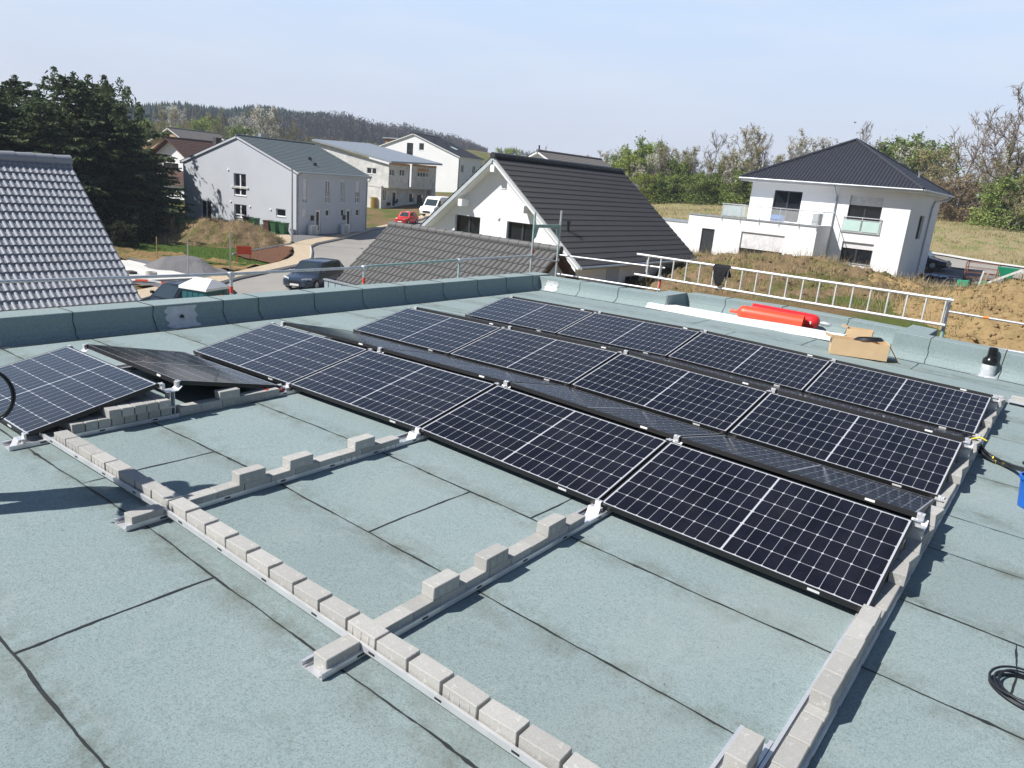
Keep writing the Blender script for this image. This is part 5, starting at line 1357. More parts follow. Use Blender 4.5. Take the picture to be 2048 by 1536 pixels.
def make_tree(name, label, cat, group, seed, Ht, width, nl=7, nb=6, nt=6, up=.6, leaf=None, nleaf=0, ls=.2, bark='barkgrey', trunk_h=.25, tw=.018, low=0.0, clump=1.0, multi=1):
    g = np.random.default_rng(seed)
    t = thing(name, (0, 0, 0), label, cat, group)
    big, tw_ = [], []; tips = []
    for s in range(multi):
        base = np.array([g.uniform(-.12, .12)*width*(multi > 1), g.uniform(-.12, .12)*width*(multi > 1), 0.])
        r = Ht*.016/math.sqrt(multi); p = base.copy(); n_ = 9
        lean = g.normal(0, .07 if multi == 1 else .22, 2)
        pts = [p.copy()]
        for i in range(n_):
            p = p+np.array([lean[0]+g.normal(0, .06), lean[1]+g.normal(0, .06), 1.])*Ht*.92/n_; pts.append(p.copy())
        for i in range(n_): big.append((pts[i], pts[i+1], r*(1-i/n_*.85), r*(1-(i+1)/n_*.85)))
        for l in range(nl):
            f = trunk_h+(1-trunk_h)*(l+g.uniform(0, 1))/nl; f = min(f, .97)
            q = f*n_; i = min(int(q), n_-1); p = pts[i]+(pts[i+1]-pts[i])*(q-i)
            az = l*2.4+g.uniform(-.5, .5)
            e = up+g.uniform(-.2, .25)+.35*f
            ln = width*.5*(1.15-.75*f)*g.uniform(.75, 1.2)+Ht*.06
            d = np.array([math.cos(az)*math.cos(e), math.sin(az)*math.cos(e), math.sin(e)]); m_ = 5; bp = [p]
            for k in range(m_):
                d = d+g.normal(0, .13, 3)+np.array([0, 0, .06]); d /= np.linalg.norm(d); bp.append(bp[-1]+d*ln/m_)
            rb = r*(1-f*.8)*.5
            for k in range(m_): big.append((bp[k], bp[k+1], rb*(1-k/m_*.7), rb*(1-(k+1)/m_*.7)))
            for b_ in range(nb):
                k = g.uniform(.8, m_); ki = min(int(k), m_-1); bpnt = bp[ki]+(bp[ki+1]-bp[ki])*(k-ki)
                dd = d+g.normal(0, .6, 3)+np.array([0, 0, .25]); dd /= np.linalg.norm(dd); l2 = ln*.45*g.uniform(.5, 1.1); sp = [bpnt]
                for k2 in range(3):
                    dd = dd+g.normal(0, .2, 3)+np.array([0, 0, .08]); dd /= np.linalg.norm(dd); sp.append(sp[-1]+dd*l2/3)
                for k2 in range(3): tw_.append((sp[k2], sp[k2+1], tw*1.5*(1-.25*k2), tw*1.5*(1-.25*(k2+1))))
                for t_ in range(nt):
                    k2 = g.uniform(.5, 3); ki = min(int(k2), 2); q0 = sp[ki]+(sp[ki+1]-sp[ki])*(k2-ki)
                    d3 = dd+g.normal(0, .7, 3)+np.array([0, 0, .15]); d3 /= np.linalg.norm(d3); l3 = l2*.5*g.uniform(.4, 1)
                    q1 = q0+d3*l3*.5; q2 = q1+(d3+g.normal(0, .25, 3))*l3*.5
                    tw_.append((q0, q1, tw, tw*.8)); tw_.append((q1, q2, tw*.8, tw*.45)); tips += [q1, q2, q0]
    V, F = limb_mesh(big, 6); mesh_np('trunk', V, F, M[bark], t, True)
    V, F = limb_mesh(tw_, 3)
    if leaf and nleaf:
        tp = np.array(tips); c = tp[g.integers(0, len(tp), nleaf)]+g.normal(0, ls*clump, (nleaf, 3)); c[:, 2] = np.maximum(c[:, 2], .1)
        if low:
            k = int(nleaf*low); a = g.uniform(0, 2*math.pi, k); rr = width*.5*np.sqrt(g.uniform(0, 1, k)); c[:k] = np.stack([np.cos(a)*rr, np.sin(a)*rr, g.uniform(.05, .45, k)*Ht], 1)
        d = unit(g.normal(0, 1, (nleaf, 3))); s = unit(np.cross(d, g.normal(0, 1, (nleaf, 3))))
        LV, LF = quads_from(c, d, s, ls*g.uniform(.6, 1.5, nleaf), ls*.75*g.uniform(.6, 1.4, nleaf))
        VV = np.concatenate([V, LV]); FF = np.concatenate([F, LF+len(V)])
        mesh_np('crown', VV, FF, [M['twig'], M[leaf]], t, False, (0, 0, 0), np.r_[np.zeros(len(F), int), np.ones(len(LF), int)])
    else: mesh_np('crown', V, F, M['twig'], t)
    return t
def make_conifer(name, label, cat, group, seed, Ht, rad, dens=1.0):
    g = np.random.default_rng(seed); t = thing(name, (0, 0, 0), label, cat, group)
    big = [((0, 0, 0), (g.normal(0, .1), g.normal(0, .1), Ht), Ht*.02, .02)]
    C_, D_, S_, L_, W_ = [], [], [], [], []
    z = Ht*.10
    gap = g.uniform(0, 6.28); 
    while z < Ht*.985:
        f = z/Ht
        r = rad*(1-f**3.4)*(1.0+.16*math.sin(z*2.3+seed))*(1 if f > .22 else .72+f)+.12
        nb = int(6+5*(1-f))
        for b in range(nb):
            az = b*2*math.pi/nb+gap+g.uniform(-.3, .3)
            ln = r*g.uniform(.60, 1.15)*(1+.22*math.sin(az*2+seed)+.14*math.sin(az*5+z))
            if g.random() < .10: ln *= .45
            m_ = 5; e0 = .30-.42*(1-f)+g.uniform(-.12, .12)
            p = np.array([0, 0, z]); pts = [p]
            for k in range(m_):
                e = e0-.10*k+.16*max(0, k-2); d = np.array([math.cos(az)*math.cos(e), math.sin(az)*math.cos(e), math.sin(e)]); p = p+d*ln/m_; pts.append(p)
            for k in range(m_): big.append((pts[k], pts[k+1], .03*(1-k/6), .03*(1-(k+1)/6)))
            n_ = int((10+ln*17)*dens)
            q = np.sqrt(g.uniform(.02, 1, n_))*m_; ki = np.minimum(q.astype(int), m_-1); P_ = np.array(pts); c = P_[ki]+(P_[ki+1]-P_[ki])*(q-ki)[:, None]
            side = np.array([-math.sin(az), math.cos(az), 0]); sg = g.choice([-1, 1], n_)
            d = np.outer(g.uniform(.2, 1, n_), [math.cos(az), math.sin(az), 0])+side*(sg*g.uniform(.2, .95, n_))[:, None]+np.stack([np.zeros(n_)]*2+[-g.uniform(.1, .75, n_)], 1)
            d = unit(d+g.normal(0, .18, (n_, 3))); l = g.uniform(.24, .56, n_)*(.75+.35*(1-f))
            C_.append(c+d*l[:, None]*.45); D_.append(d); S_.append(unit(np.cross(d, g.normal(0, 1, (n_, 3))+[0, 0, 1.2]))); L_.append(l); W_.append(l*g.uniform(.22, .42, n_))
        z += Ht*.028*g.uniform(.75, 1.25); gap += 1.1
    n_ = 420; ap = np.stack([g.normal(0, rad*.34, 7), g.normal(0, rad*.34, 7), g.uniform(Ht*.90, Ht*1.02, 7)], 1); ai = g.integers(0, 7, n_); dp = g.uniform(0, 1, n_)**1.5*1.5; c = ap[ai]+np.stack([g.normal(0, .20, n_)*(.25+dp), g.normal(0, .20, n_)*(.25+dp), -dp], 1); d = unit(np.stack([g.normal(0, .5, n_), g.normal(0, .5, n_), np.ones(n_)*.8], 1))
    C_.append(c); D_.append(d); S_.append(unit(np.cross(d, g.normal(0, 1, (n_, 3))))); L_.append(np.full(n_, .34)); W_.append(np.full(n_, .10))
    V, F = limb_mesh(big, 5); mesh_np('trunk', V, F, M['bark'], t, True)
    V, F = quads_from(np.concatenate(C_), np.concatenate(D_), np.concatenate(S_), np.concatenate(L_), np.concatenate(W_))
    mesh_np('crown', V, F, M['needle'], t)
    return t
CG = 'dark conifers beside the grey house'
cp = [make_conifer('conifer', 'x', 'conifer', CG, 3, 12, 4.1, 1.35), make_conifer('conifer', 'x', 'conifer', CG, 8, 12, 3.6, 1.35), make_conifer('conifer', 'x', 'conifer', CG, 21, 12, 4.4, 1.35)]
cu = [False]*3
spots = [(-53.3, 15.2, 10.3, 0, 'dark conifer at the left picture edge above the slate blue roof'), (-58.3, 18.9, 11.6, 1, 'dark conifer second from the left picture edge behind the slate blue roof'),
         (-51.0, 17.6, 10.2, 2, 'broad dark conifer in front of the group right above the slate blue roof'), (-54.8, 20.9, 12.3, 0, 'tallest dark conifer in the middle of the group by the grey house'),
         (-56.6, 24.0, 11.4, 1, 'dark conifer between the tallest one and the brown roofed house'), (-53.2, 23.4, 9.8, 2, 'dark conifer at the right side of the group with low branches'),
         (-55.4, 26.4, 6.6, 0, 'smallest dark conifer, the rightmost, in front of the brown roofed garage'), (-51.5, 12.6, 10.2, 1, 'dark conifer furthest left, mostly outside the picture'), (-60.5, 16.2, 11.5, 2, 'dark conifer in the rear left of the group, mostly hidden'),
         (-65.6, 28.2, 12.2, 1, 'dark conifer in the rear whose shadow falls on the grey house'), (-62.0, 25.6, 12.6, 2, 'dark conifer in the rear right of the tallest one'), (-56.5, 16.5, 10.8, 0, 'dark conifer between the two leftmost ones, set back')]
for i, (x, y, h, k, lb) in enumerate(spots):
    s = h*.90/12
    o = cp[k] if not cu[k] else dup(cp[k], (0, 0, 0)); cu[k] = True
    o.location = (x, y, gh(x, y)-.1); o.scale = (s*1.32, s*1.32, s); o.rotation_euler = (0, 0, i*1.3); o['label'] = lb
# prototypes of the hedge and orchard trees
HG = 'trees and bushes along the far edge of the meadow'
TP = {}
TP['bare'] = [make_tree('bare_tree', 'x', 'tree', HG, s, 10, 8.5, 11, 8, 7, .55, tw=.026, bark='barkgrey', trunk_h=.22) for s in (2, 5)]
TP['bud'] = [make_tree('budding_tree', 'x', 'tree', HG, s, 8, 6, 10, 7, 5, .75, 'olive', 2600, .13, tw=.022, trunk_h=.1, multi=2) for s in (11, 14)]
TP['blossom'] = [make_tree('blossom_tree', 'x', 'tree', HG, s, 7, 6, 10, 7, 6, .8, 'blossom', 3600, .125, tw=.018, trunk_h=.1, multi=2, clump=.8) for s in (17, 19)]
TP['green'] = [make_tree('green_bush', 'x', 'bush', HG, s, 4.6, 5, 7, 6, 6, .6, lf, 6500, .15, tw=.016, trunk_h=.05, low=.22, multi=3, clump=1.2) for s, lf in ((23, 'fresh'), (29, 'mid'))]
TP['dark'] = [make_tree('shade_dark_bush', 'x', 'bush', HG, 37, 3, 4, 8, 7, 6, .5, 'dark', 6500, .13, tw=.016, trunk_h=.05, low=.3, multi=3)]
TP['brown'] = [make_tree('dry_bush', 'x', 'bush', HG, s, 3.4, 4.6, 8, 7, 6, .4, 'brownleaf', 2600, .11, tw=.018, trunk_h=.04, low=.2, multi=3) for s in (31,)]
TU = {k: [False]*len(v) for k, v in TP.items()}
PH = {'dark': 3, 'bare': 10, 'bud': 8, 'blossom': 7, 'green': 4.6, 'brown': 3.4}
plant_log = []
def plant(kind, x, y, h, wf=1.0, z=None, group=HG, where='hedge behind the meadow'):
    k = rnd.randrange(len(TP[kind])); p = TP[kind][k]
    o = p if not TU[kind][k] else dup(p, (0, 0, 0)); TU[kind][k] = True
    s = h/PH[kind]
    o.location = (x, y, (gh(x, y) if z is None else z)-.1); o.scale = (s*wf, s*wf, s); o.rotation_euler = (0, 0, rnd.uniform(0, 6.28)); o['group'] = group
    plant_log.append((kind, where, math.atan2(y-CY, x-CX), o))
    return o
plant('blossom', -46.8, 93.7, 5.4, 1.00)
plant('green', -48.5, 99.7, 7.5, 1.00)
plant('blossom', -45.1, 94.7, 6.4, 0.90)
plant('bud', -44.1, 96.3, 7.6, 0.70)
plant('bare', -45.4, 97.9, 8.1, 0.60)
plant('bud', -42.3, 98.4, 7.1, 0.80)
plant('bud', -41.6, 100.9, 7.5, 0.70)
plant('bare', -37.1, 96.4, 8.7, 1.00)
plant('bud', -35.8, 99.1, 7.1, 0.80)
plant('blossom', -32.1, 94.1, 9.0, 1.05)
plant('bud', -30.3, 94.9, 7.3, 0.70)
plant('bare', -29.3, 96.3, 8.5, 0.70)
plant('bud', -27.9, 97.9, 6.4, 0.80)
plant('blossom', -26.4, 100.5, 7.9, 1.00)
plant('blossom', -24.0, 101.2, 8.2, 1.00)
plant('bud', -22.7, 103.7, 7.5, 0.90)
plant('bare', -18.3, 104.8, 10.0, 0.75)
plant('bud', -19.7, 104.5, 7.6, 1.00)
plant('blossom', -14.2, 105.7, 7.4, 1.10)
plant('green', -16.5, 109.3, 7.8, 1.20)
plant('green', -12.8, 109.0, 7.9, 1.20)
plant('bud', -10.2, 104.4, 7.5, 0.90)
plant('bare', -7.1, 100.8, 11.4, 1.00)
plant('bare', -4.5, 97.1, 8.6, 0.80)
plant('bare', -1.5, 93.4, 13.4, 1.00)
plant('bare', -2.8, 95.3, 9.4, 0.80)
plant('bud', -1.3, 92.4, 8.1, 1.00)
plant('bud', -6.5, 97.9, 7.4, 1.00)
plant('bud', -3.5, 96.2, 7.0, 1.00)
plant('green', -0.8, 90.5, 4.8, 1.20)
plant('bud', 0.2, 88.6, 5.6, 1.00)
plant('bare', 0.8, 91.6, 10.6, 1.00)
plant('bud', -48.5, 94.8, 5.5, 1.47)
plant('green', -47.8, 96.7, 5.5, 1.39)
plant('green', -44.0, 92.6, 3.6, 1.23)
plant('brown', -44.3, 95.4, 3.8, 1.37)
plant('green', -42.0, 93.8, 3.6, 1.40)
plant('green', -42.2, 96.4, 3.4, 1.49)
plant('green', -41.9, 97.3, 5.2, 1.14)
plant('green', -39.4, 96.4, 3.3, 1.48)
plant('green', -39.4, 98.9, 3.5, 1.18)
plant('green', -36.3, 94.6, 3.6, 1.41)
plant('bud', -36.0, 97.4, 2.8, 1.18)
plant('green', -35.2, 98.0, 3.8, 1.35)
plant('green', -35.1, 99.6, 4.9, 1.18)
plant('green', -32.7, 97.5, 3.4, 1.29)
plant('green', -30.8, 94.7, 4.0, 1.48)
plant('green', -30.2, 96.0, 3.3, 1.18)
plant('green', -30.1, 99.0, 3.8, 1.39)
plant('green', -28.1, 96.4, 4.6, 1.05)
plant('green', -27.4, 98.3, 3.1, 1.46)
plant('bud', -25.6, 96.7, 2.9, 1.40)
plant('bud', -25.3, 99.0, 4.5, 1.08)
plant('brown', -24.9, 100.5, 4.3, 1.02)
plant('bud', -22.2, 96.9, 3.2, 1.21)
plant('green', -22.4, 100.1, 3.9, 1.17)
plant('brown', -21.6, 100.5, 4.2, 1.32)
plant('green', -18.7, 95.5, 2.9, 1.03)
plant('brown', -17.8, 95.6, 3.9, 1.49)
plant('bud', -17.1, 97.5, 3.0, 1.15)
plant('green', -15.7, 95.4, 3.8, 1.27)
plant('bud', -15.6, 100.1, 2.2, 1.25)
plant('brown', -14.1, 97.7, 2.7, 1.39)
plant('green', -13.2, 98.3, 3.5, 1.18)
plant('green', -11.3, 95.8, 2.5, 1.49)
plant('bud', -11.1, 99.6, 3.2, 1.29)
plant('bud', -9.7, 97.1, 2.6, 1.14)
plant('bud', -8.8, 96.7, 2.7, 1.32)
plant('bud', -8.2, 98.4, 3.9, 1.09)
plant('brown', -6.7, 95.9, 4.0, 1.26)
plant('brown', -5.5, 94.0, 4.0, 1.24)
plant('bud', -4.5, 97.1, 2.4, 1.39)
plant('bud', -3.5, 96.5, 2.7, 1.28)
plant('green', -2.1, 93.9, 2.6, 1.29)
plant('brown', -1.3, 93.1, 3.5, 1.02)
plant('green', -0.6, 93.1, 4.0, 1.06)
plant('green', 0.6, 94.3, 3.0, 1.18)
plant('bud', -49.7, 97.2, 5.8, 1.26)
plant('green', -49.3, 99.6, 6.9, 1.25)
plant('bud', -47.1, 101.2, 6.1, 1.02)
plant('bud', -44.9, 101.5, 5.4, 1.04)
plant('bud', -42.9, 101.2, 6.0, 1.05)
plant('bud', -41.5, 102.8, 5.6, 0.98)
plant('bud', -38.3, 99.9, 5.3, 1.03)
plant('green', -36.8, 103.2, 5.6, 1.26)
plant('bud', -34.4, 102.8, 5.2, 1.09)
plant('bud', -31.9, 102.7, 5.3, 1.00)
plant('bare', -29.2, 103.8, 4.0, 1.28)
plant('bud', -28.4, 106.7, 4.8, 0.95)
plant('green', -24.9, 103.6, 3.8, 0.95)
plant('bud', -23.2, 103.8, 4.2, 1.27)
plant('green', -20.6, 102.2, 5.1, 1.19)
plant('bare', -19.1, 103.8, 4.4, 1.25)
plant('bud', -17.5, 106.4, 4.8, 1.02)
plant('green', -14.6, 102.4, 4.6, 0.91)
plant('bud', -13.2, 104.7, 3.5, 0.90)
plant('bud', -11.6, 104.4, 4.8, 1.12)
plant('bare', -10.3, 104.9, 4.3, 1.18)
plant('bare', -7.8, 103.6, 4.1, 1.17)
plant('bare', -6.2, 105.0, 4.6, 0.93)
plant('bare', -3.9, 103.1, 4.3, 1.16)
plant('bud', -2.1, 100.1, 4.2, 1.12)
plant('bud', -0.5, 99.8, 4.2, 1.12)
plant('brown', -5.3, 95.0, 1.5, 1.40)
plant('brown', -4.1, 94.7, 1.6, 1.40)
plant('brown', -2.9, 94.3, 1.8, 1.40)
plant('brown', -1.6, 93.9, 1.8, 1.40)
plant('brown', -0.3, 93.5, 1.5, 1.40)
plant('brown', 0.8, 93.1, 1.7, 1.40)
plant('bud', -175.4, 88.3, 9.5, 1.00, 1.19, 'orchard trees on the slope beyond the houses', 'orchard beyond the houses')
plant('blossom', -183.0, 95.4, 10.1, 1.10, 1.32, 'orchard trees on the slope beyond the houses', 'orchard beyond the houses')
plant('blossom', -173.3, 92.4, 8.9, 0.90, 1.20, 'orchard trees on the slope beyond the houses', 'orchard beyond the houses')
plant('bud', -167.7, 92.1, 7.6, 1.10, 1.16, 'orchard trees on the slope beyond the houses', 'orchard beyond the houses')
plant('green', -184.1, 103.9, 7.5, 1.20, 1.44, 'orchard trees on the slope beyond the houses', 'orchard beyond the houses')
plant('bud', -191.8, 110.5, 8.9, 1.10, 1.64, 'orchard trees on the slope beyond the houses', 'orchard beyond the houses')
plant('bare', -245.7, 137.0, 12.3, 1.00, 3.21, 'orchard trees on the slope beyond the houses', 'orchard beyond the houses')
plant('green', -186.2, 110.1, 8.3, 1.20, 1.56, 'orchard trees on the slope beyond the houses', 'orchard beyond the houses')
plant('bud', -172.0, 104.8, 10.2, 0.80, 1.31, 'orchard trees on the slope beyond the houses', 'orchard beyond the houses')
plant('blossom', -187.8, 117.1, 9.9, 1.00, 1.71, 'orchard trees on the slope beyond the houses', 'orchard beyond the houses')
plant('green', -161.8, 102.2, 6.8, 1.20, 1.19, 'orchard trees on the slope beyond the houses', 'orchard beyond the houses')
plant('blossom', -173.1, 112.3, 9.3, 1.00, 1.43, 'orchard trees on the slope beyond the houses', 'orchard beyond the houses')
plant('blossom', -158.7, 106.9, 11.3, 1.20, 1.20, 'orchard trees on the slope beyond the houses', 'orchard beyond the houses')
plant('bud', -165.9, 114.2, 10.6, 1.10, 1.37, 'orchard trees on the slope beyond the houses', 'orchard beyond the houses')
plant('bud', -181.3, 127.1, 12.1, 1.10, 1.82, 'orchard trees on the slope beyond the houses', 'orchard beyond the houses')
plant('bud', -154.0, 113.7, 8.6, 1.10, 1.22, 'orchard trees on the slope beyond the houses', 'orchard beyond the houses')
plant('bare', -150.5, 110.0, 7.9, 0.70, 1.15, 'orchard trees on the slope beyond the houses', 'orchard beyond the houses')
plant('green', -176.3, 116.6, 7.0, 1.20, 1.54, 'orchard trees on the slope beyond the houses', 'orchard beyond the houses')
plant('blossom', -165.3, 96.4, 5.2, 1.00, 1.17, 'orchard trees on the slope beyond the houses', 'orchard beyond the houses')
plant('green', -164.3, 87.8, 5.4, 1.20, 1.11, 'orchard trees on the slope beyond the houses', 'orchard beyond the houses')
plant('bud', -165.6, 85.5, 5.9, 1.20, 1.10, 'orchard trees on the slope beyond the houses', 'orchard beyond the houses')
plant('green', -180.4, 89.5, 6.3, 1.30, 1.24, 'orchard trees on the slope beyond the houses', 'orchard beyond the houses')
plant('bud', -168.4, 127.8, 7.0, 1.00, 1.58, 'orchard trees on the slope beyond the houses', 'orchard beyond the houses')
plant('brown', -173.0, 138.2, 6.2, 1.00, 1.84, 'orchard trees on the slope beyond the houses', 'orchard beyond the houses')
plant('brown', -177.2, 149.0, 6.0, 1.00, 2.13, 'orchard trees on the slope beyond the houses', 'orchard beyond the houses')
plant('green', -173.8, 153.0, 6.1, 1.00, 2.06, 'orchard trees on the slope beyond the houses', 'orchard beyond the houses')
plant('bud', -129.0, 217.1, 9.0, 1.20, 2.28, 'orchard trees on the slope beyond the houses', 'orchard beyond the houses')
plant('bud', -110.1, 193.4, 9.8, 1.20, 1.56, 'orchard trees on the slope beyond the houses', 'orchard beyond the houses')
plant('green', -88.0, 160.1, 7.7, 1.30, 1.06, 'orchard trees on the slope beyond the houses', 'orchard beyond the houses')
plant('bare', -168.8, 238.5, 10.4, 0.60, 4.36, 'orchard trees on the slope beyond the houses', 'orchard beyond the houses')
plant('green', -179.6, 230.3, 7.9, 1.20, 4.55, 'orchard trees on the slope beyond the houses', 'orchard beyond the houses')
plant('brown', -141.6, 232.8, 7.6, 1.20, 2.93, 'orchard trees on the slope beyond the houses', 'orchard beyond the houses')
plant('bud', -92.1, 169.3, 9.5, 1.20, 1.13, 'orchard trees on the slope beyond the houses', 'orchard beyond the houses')
# woods on the far ridge: one mass each
def wood(name, label, mat, n_, azr, rr, hr, seed, kind):
    g = np.random.default_rng(seed); az = g.uniform(azr[0], azr[1], n_); r = g.uniform(rr[0], rr[1], n_); h = g.uniform(hr[0], hr[1], n_)*(1+.06*np.sin(az*67))
    h = h*np.clip(.35+(az-azr[0])/.07, .3, 1) if kind != 'spruce' else h
    x, y = CX+r*np.cos(az), CY+r*np.sin(az); z = hillz(r, az)+0*r
    V, F = [], []; b = 0
    for i in range(n_):
        if kind == 'spruce':
            w = h[i]*.19; m_ = 7
            for t_ in range(5):
                z0, z1 = h[i]*(.08+.17*t_), h[i]*min(1.0, .08+.17*t_+.36); ww = w*(1-t_*.17)
                a = np.arange(m_)*2*math.pi/m_+g.uniform(0, 6); jr = ww*g.uniform(.7, 1.2, m_)
                ring = np.stack([x[i]+np.cos(a)*jr, y[i]+np.sin(a)*jr, np.full(m_, z[i]+z0)+g.uniform(-.5, .5, m_)], 1); top = np.array([[x[i], y[i], z[i]+z1]])
                V += [ring, top]; F.append(np.stack([b+np.arange(m_), b+(np.arange(m_)+1) % m_, np.full(m_, b+m_)], 1)); b += m_+1
        else:
            m_ = 26
            e = g.normal(0, .30, (m_, 2)); q0 = np.stack([x[i]+g.normal(0, .3, m_), y[i]+g.normal(0, .3, m_), z[i]+h[i]*g.uniform(.0, .62, m_)], 1)
            ln = h[i]*g.uniform(.12, .42, m_); d = unit(np.stack([e[:, 0], e[:, 1], np.ones(m_)], 1)); q1 = q0+d*ln[:, None]; q1[:, 2] = np.minimum(q1[:, 2], z[i]+h[i])
            s = np.array([-math.sin(az[i]), math.cos(az[i]), 0]); wv_ = g.uniform(.10, .34, m_)[:, None]
            V += [np.stack([q0-s*wv_, q0+s*wv_, q1+s*wv_*.3, q1-s*wv_*.3], 1).reshape(-1, 3)]; F.append(b+np.arange(m_*4).reshape(-1, 4)); b += m_*4
            wd = g.uniform(.6, 1.2, 10)*h[i]*.12; zz = z[i]+h[i]*g.uniform(.35, .95, 10); a = g.uniform(0, 6.28, 10); rr2 = h[i]*.14*g.uniform(0, 1, 10)
            c = np.stack([x[i]+np.cos(a)*rr2, y[i]+np.sin(a)*rr2, zz], 1); d = unit(g.normal(0, 1, (10, 3))); s2 = unit(np.cross(d, g.normal(0, 1, (10, 3)))); lv, lf = quads_from(c, d, s2, wd, wd*.25); V.append(lv); F.append(lf+b); b += len(lv)
    o = mesh_np(name, np.concatenate(V), np.concatenate(F), M[mat]); tag(o, label, 'forest', None, 'stuff'); return o
wood('spruce_forest', 'dark blue green spruce forest covering the far ridge at left', 'needle_far', 3200, (2.475, 2.74), (460, 655), (13, 18), 4, 'spruce')
wood('bare_forest', 'brown leafless forest on the far ridge right of the spruces', 'farwood', 3200, (2.275, 2.535), (440, 662), (11, 18), 6, 'bare')
wood('bare_forest', 'thin line of leafless trees on the low ridge above the far houses', 'farwood', 160, (2.02, 2.26), (600, 650), (4, 8), 9, 'bare')
# grass and weeds as loose blades
def blades(name, label, mat, n_, area, zf, hr, wd, seed, clump=0):
    g = np.random.default_rng(seed); x = g.uniform(area[0], area[1], n_); y = g.uniform(area[2], area[3], n_)
    if clump:
        k = vnoise(x, y, clump, seed) > .52; x, y = x[k], y[k]
    z, ok = zf(x, y); x, y, z = x[ok], y[ok], z[ok]; n_ = len(x)
    h = g.uniform(hr[0], hr[1], n_); d = unit(np.stack([g.normal(0, .45, n_), g.normal(0, .45, n_), np.ones(n_)], 1)); a = g.uniform(0, 6.28, n_)
    s = np.stack([np.cos(a), np.sin(a), np.zeros(n_)], 1); c = np.stack([x, y, z], 1)+d*h[:, None]*.45
    V, F = quads_from(c, d, s, h, -wd*np.ones(n_)*g.uniform(.6, 1.6, n_))
    V = V.reshape(-1, 4, 3); m_ = (V[:, 2]+V[:, 3])*.5; V[:, 2] = m_+(V[:, 2]-m_)*.3; V[:, 3] = m_+(V[:, 3]-m_)*.3
    o = mesh_np(name, V.reshape(-1, 3), F, M[mat]); tag(o, label, 'grass', None, 'stuff'); return o
def on_mesh(names):
    from mathutils.bvhtree import BVHTree
    trees = []
    dg = None
    for o in names:
        me = o.data; l = o.location; vs = [v.co+l for v in me.vertices]; trees.append(BVHTree.FromPolygons(vs, [tuple(p.vertices) for p in me.polygons]))
    def f(x, y):
        z = np.full(len(x), -99.)
        for t_ in trees:
            for i in range(len(x)):
                h = t_.ray_cast(Vector((x[i], y[i], 30)), Vector((0, 0, -1)))
                if h[0] is not None: z[i] = max(z[i], h[0].z)
        return z, z > -90
    return f
heaps = [o for o in bpy.data.objects if o.name.startswith('earth_heap')]
fm = on_mesh(heaps+[bpy.data.objects['ground']])
blades('dry_weeds', 'dry brown weeds and stalks growing over the earth bank', 'straw', 16000, (-16, 6, 24, 45), fm, (.15, .6), .03, 5, 1.7)
blades('weed_stalks', 'tall thin dry stalks standing on the crest of the earth bank', 'straw', 400, (-12, 1, 38, 44.5), fm, (.6, 1.3), .014, 15)
blades('green_weeds', 'green grass tufts on the earth bank and around the clay heap', 'blade', 7000, (-14, 10, 16, 47), fm, (.10, .32), .035, 6, 2.1)
zg = lambda x, y: (hbase(x, y)+.08, np.ones(len(x), bool))
fmd = inpoly([(-75, 92), (-45, 70), (-24, 60), (-17, 57.5), (-14, 62), (-4, 67.5), (6, 65.2), (45, 61), (45, 105), (3, 104), (-20, 112), (-60, 117), (-75, 118)])
blades('meadow_grass', 'dry straw coloured grass covering the meadow', 'straw', 42000, (-60, 25, 56, 112), lambda x, y: (hbase(x, y)+.06, fmd(x, y)), (.15, .42), .06, 7, 2.4)
blades('meadow_grass', 'green grass growing between the straw on the meadow', 'blade', 26000, (-60, 25, 56, 112), lambda x, y: (hbase(x, y)+.06, fmd(x, y)), (.12, .34), .06, 8, 3.1)
fl = inpoly([(-60, 23), (-43, 17.5), (-36.4, 22.5), (-35.2, 25.4), (-39.6, 26.2), (-44.5, 31.2), (-49.5, 36.5), (-63, 33)])
blades('lawn_grass', 'fresh green grass on the plot below the grey house', 'blade', 12000, (-62, -34, 17, 37), lambda x, y: (hbase(x, y)+.06, fl(x, y)), (.10, .28), .04, 9)
blades('heap_grass', 'dry grass on the brown heap below the grey house', 'straw', 5000, (-52, -40, 22, 33), on_mesh([o for o in heaps if 'grey house' in o.get('label', '')]), (.10, .35), .04, 19)
# loose clods on the clay
def clods(name, label, n_, area, zf, sr, seed, mat):
    g = np.random.default_rng(seed); x = g.uniform(area[0], area[1], n_); y = g.uniform(area[2], area[3], n_); z, ok = zf(x, y); x, y, z = x[ok], y[ok], z[ok]; n_ = len(x)
    O = np.array([[1, 0, 0], [-1, 0, 0], [0, 1, 0], [0, -1, 0], [0, 0, 1], [0, 0, -1.]]); T = np.array([[0, 2, 4], [2, 1, 4], [1, 3, 4], [3, 0, 4], [2, 0, 5], [1, 2, 5], [3, 1, 5], [0, 3, 5]])
    s = g.uniform(0, 1, n_)**3*(sr[1]-sr[0])+sr[0]
    V = O[None]*s[:, None, None]*g.uniform(.5, 1.3, (n_, 6, 1))+g.normal(0, .25, (n_, 6, 3))*s[:, None, None]; V[..., 2] *= .7; V += np.stack([x, y, z+s*.25], 1)[:, None]
    F = (T[None]+(np.arange(n_)*6)[:, None, None]).reshape(-1, 3)
    o = mesh_np(name, V.reshape(-1, 3), F, M[mat]); tag(o, label, 'clods', None, 'stuff')
sand = [o for o in heaps if o.data.materials[0] is M['sand']]
def keep_sand(x, y):
    z, ok = on_mesh(sand)(x, y); zz = GH(x, y); return z, ok & (z > zz+.02)
clods('clods', 'yellow clods of clay lying loose on the clay heaps', 14000, (-3, 15, 18, 40), keep_sand, (.015, .105), 3, 'sand')
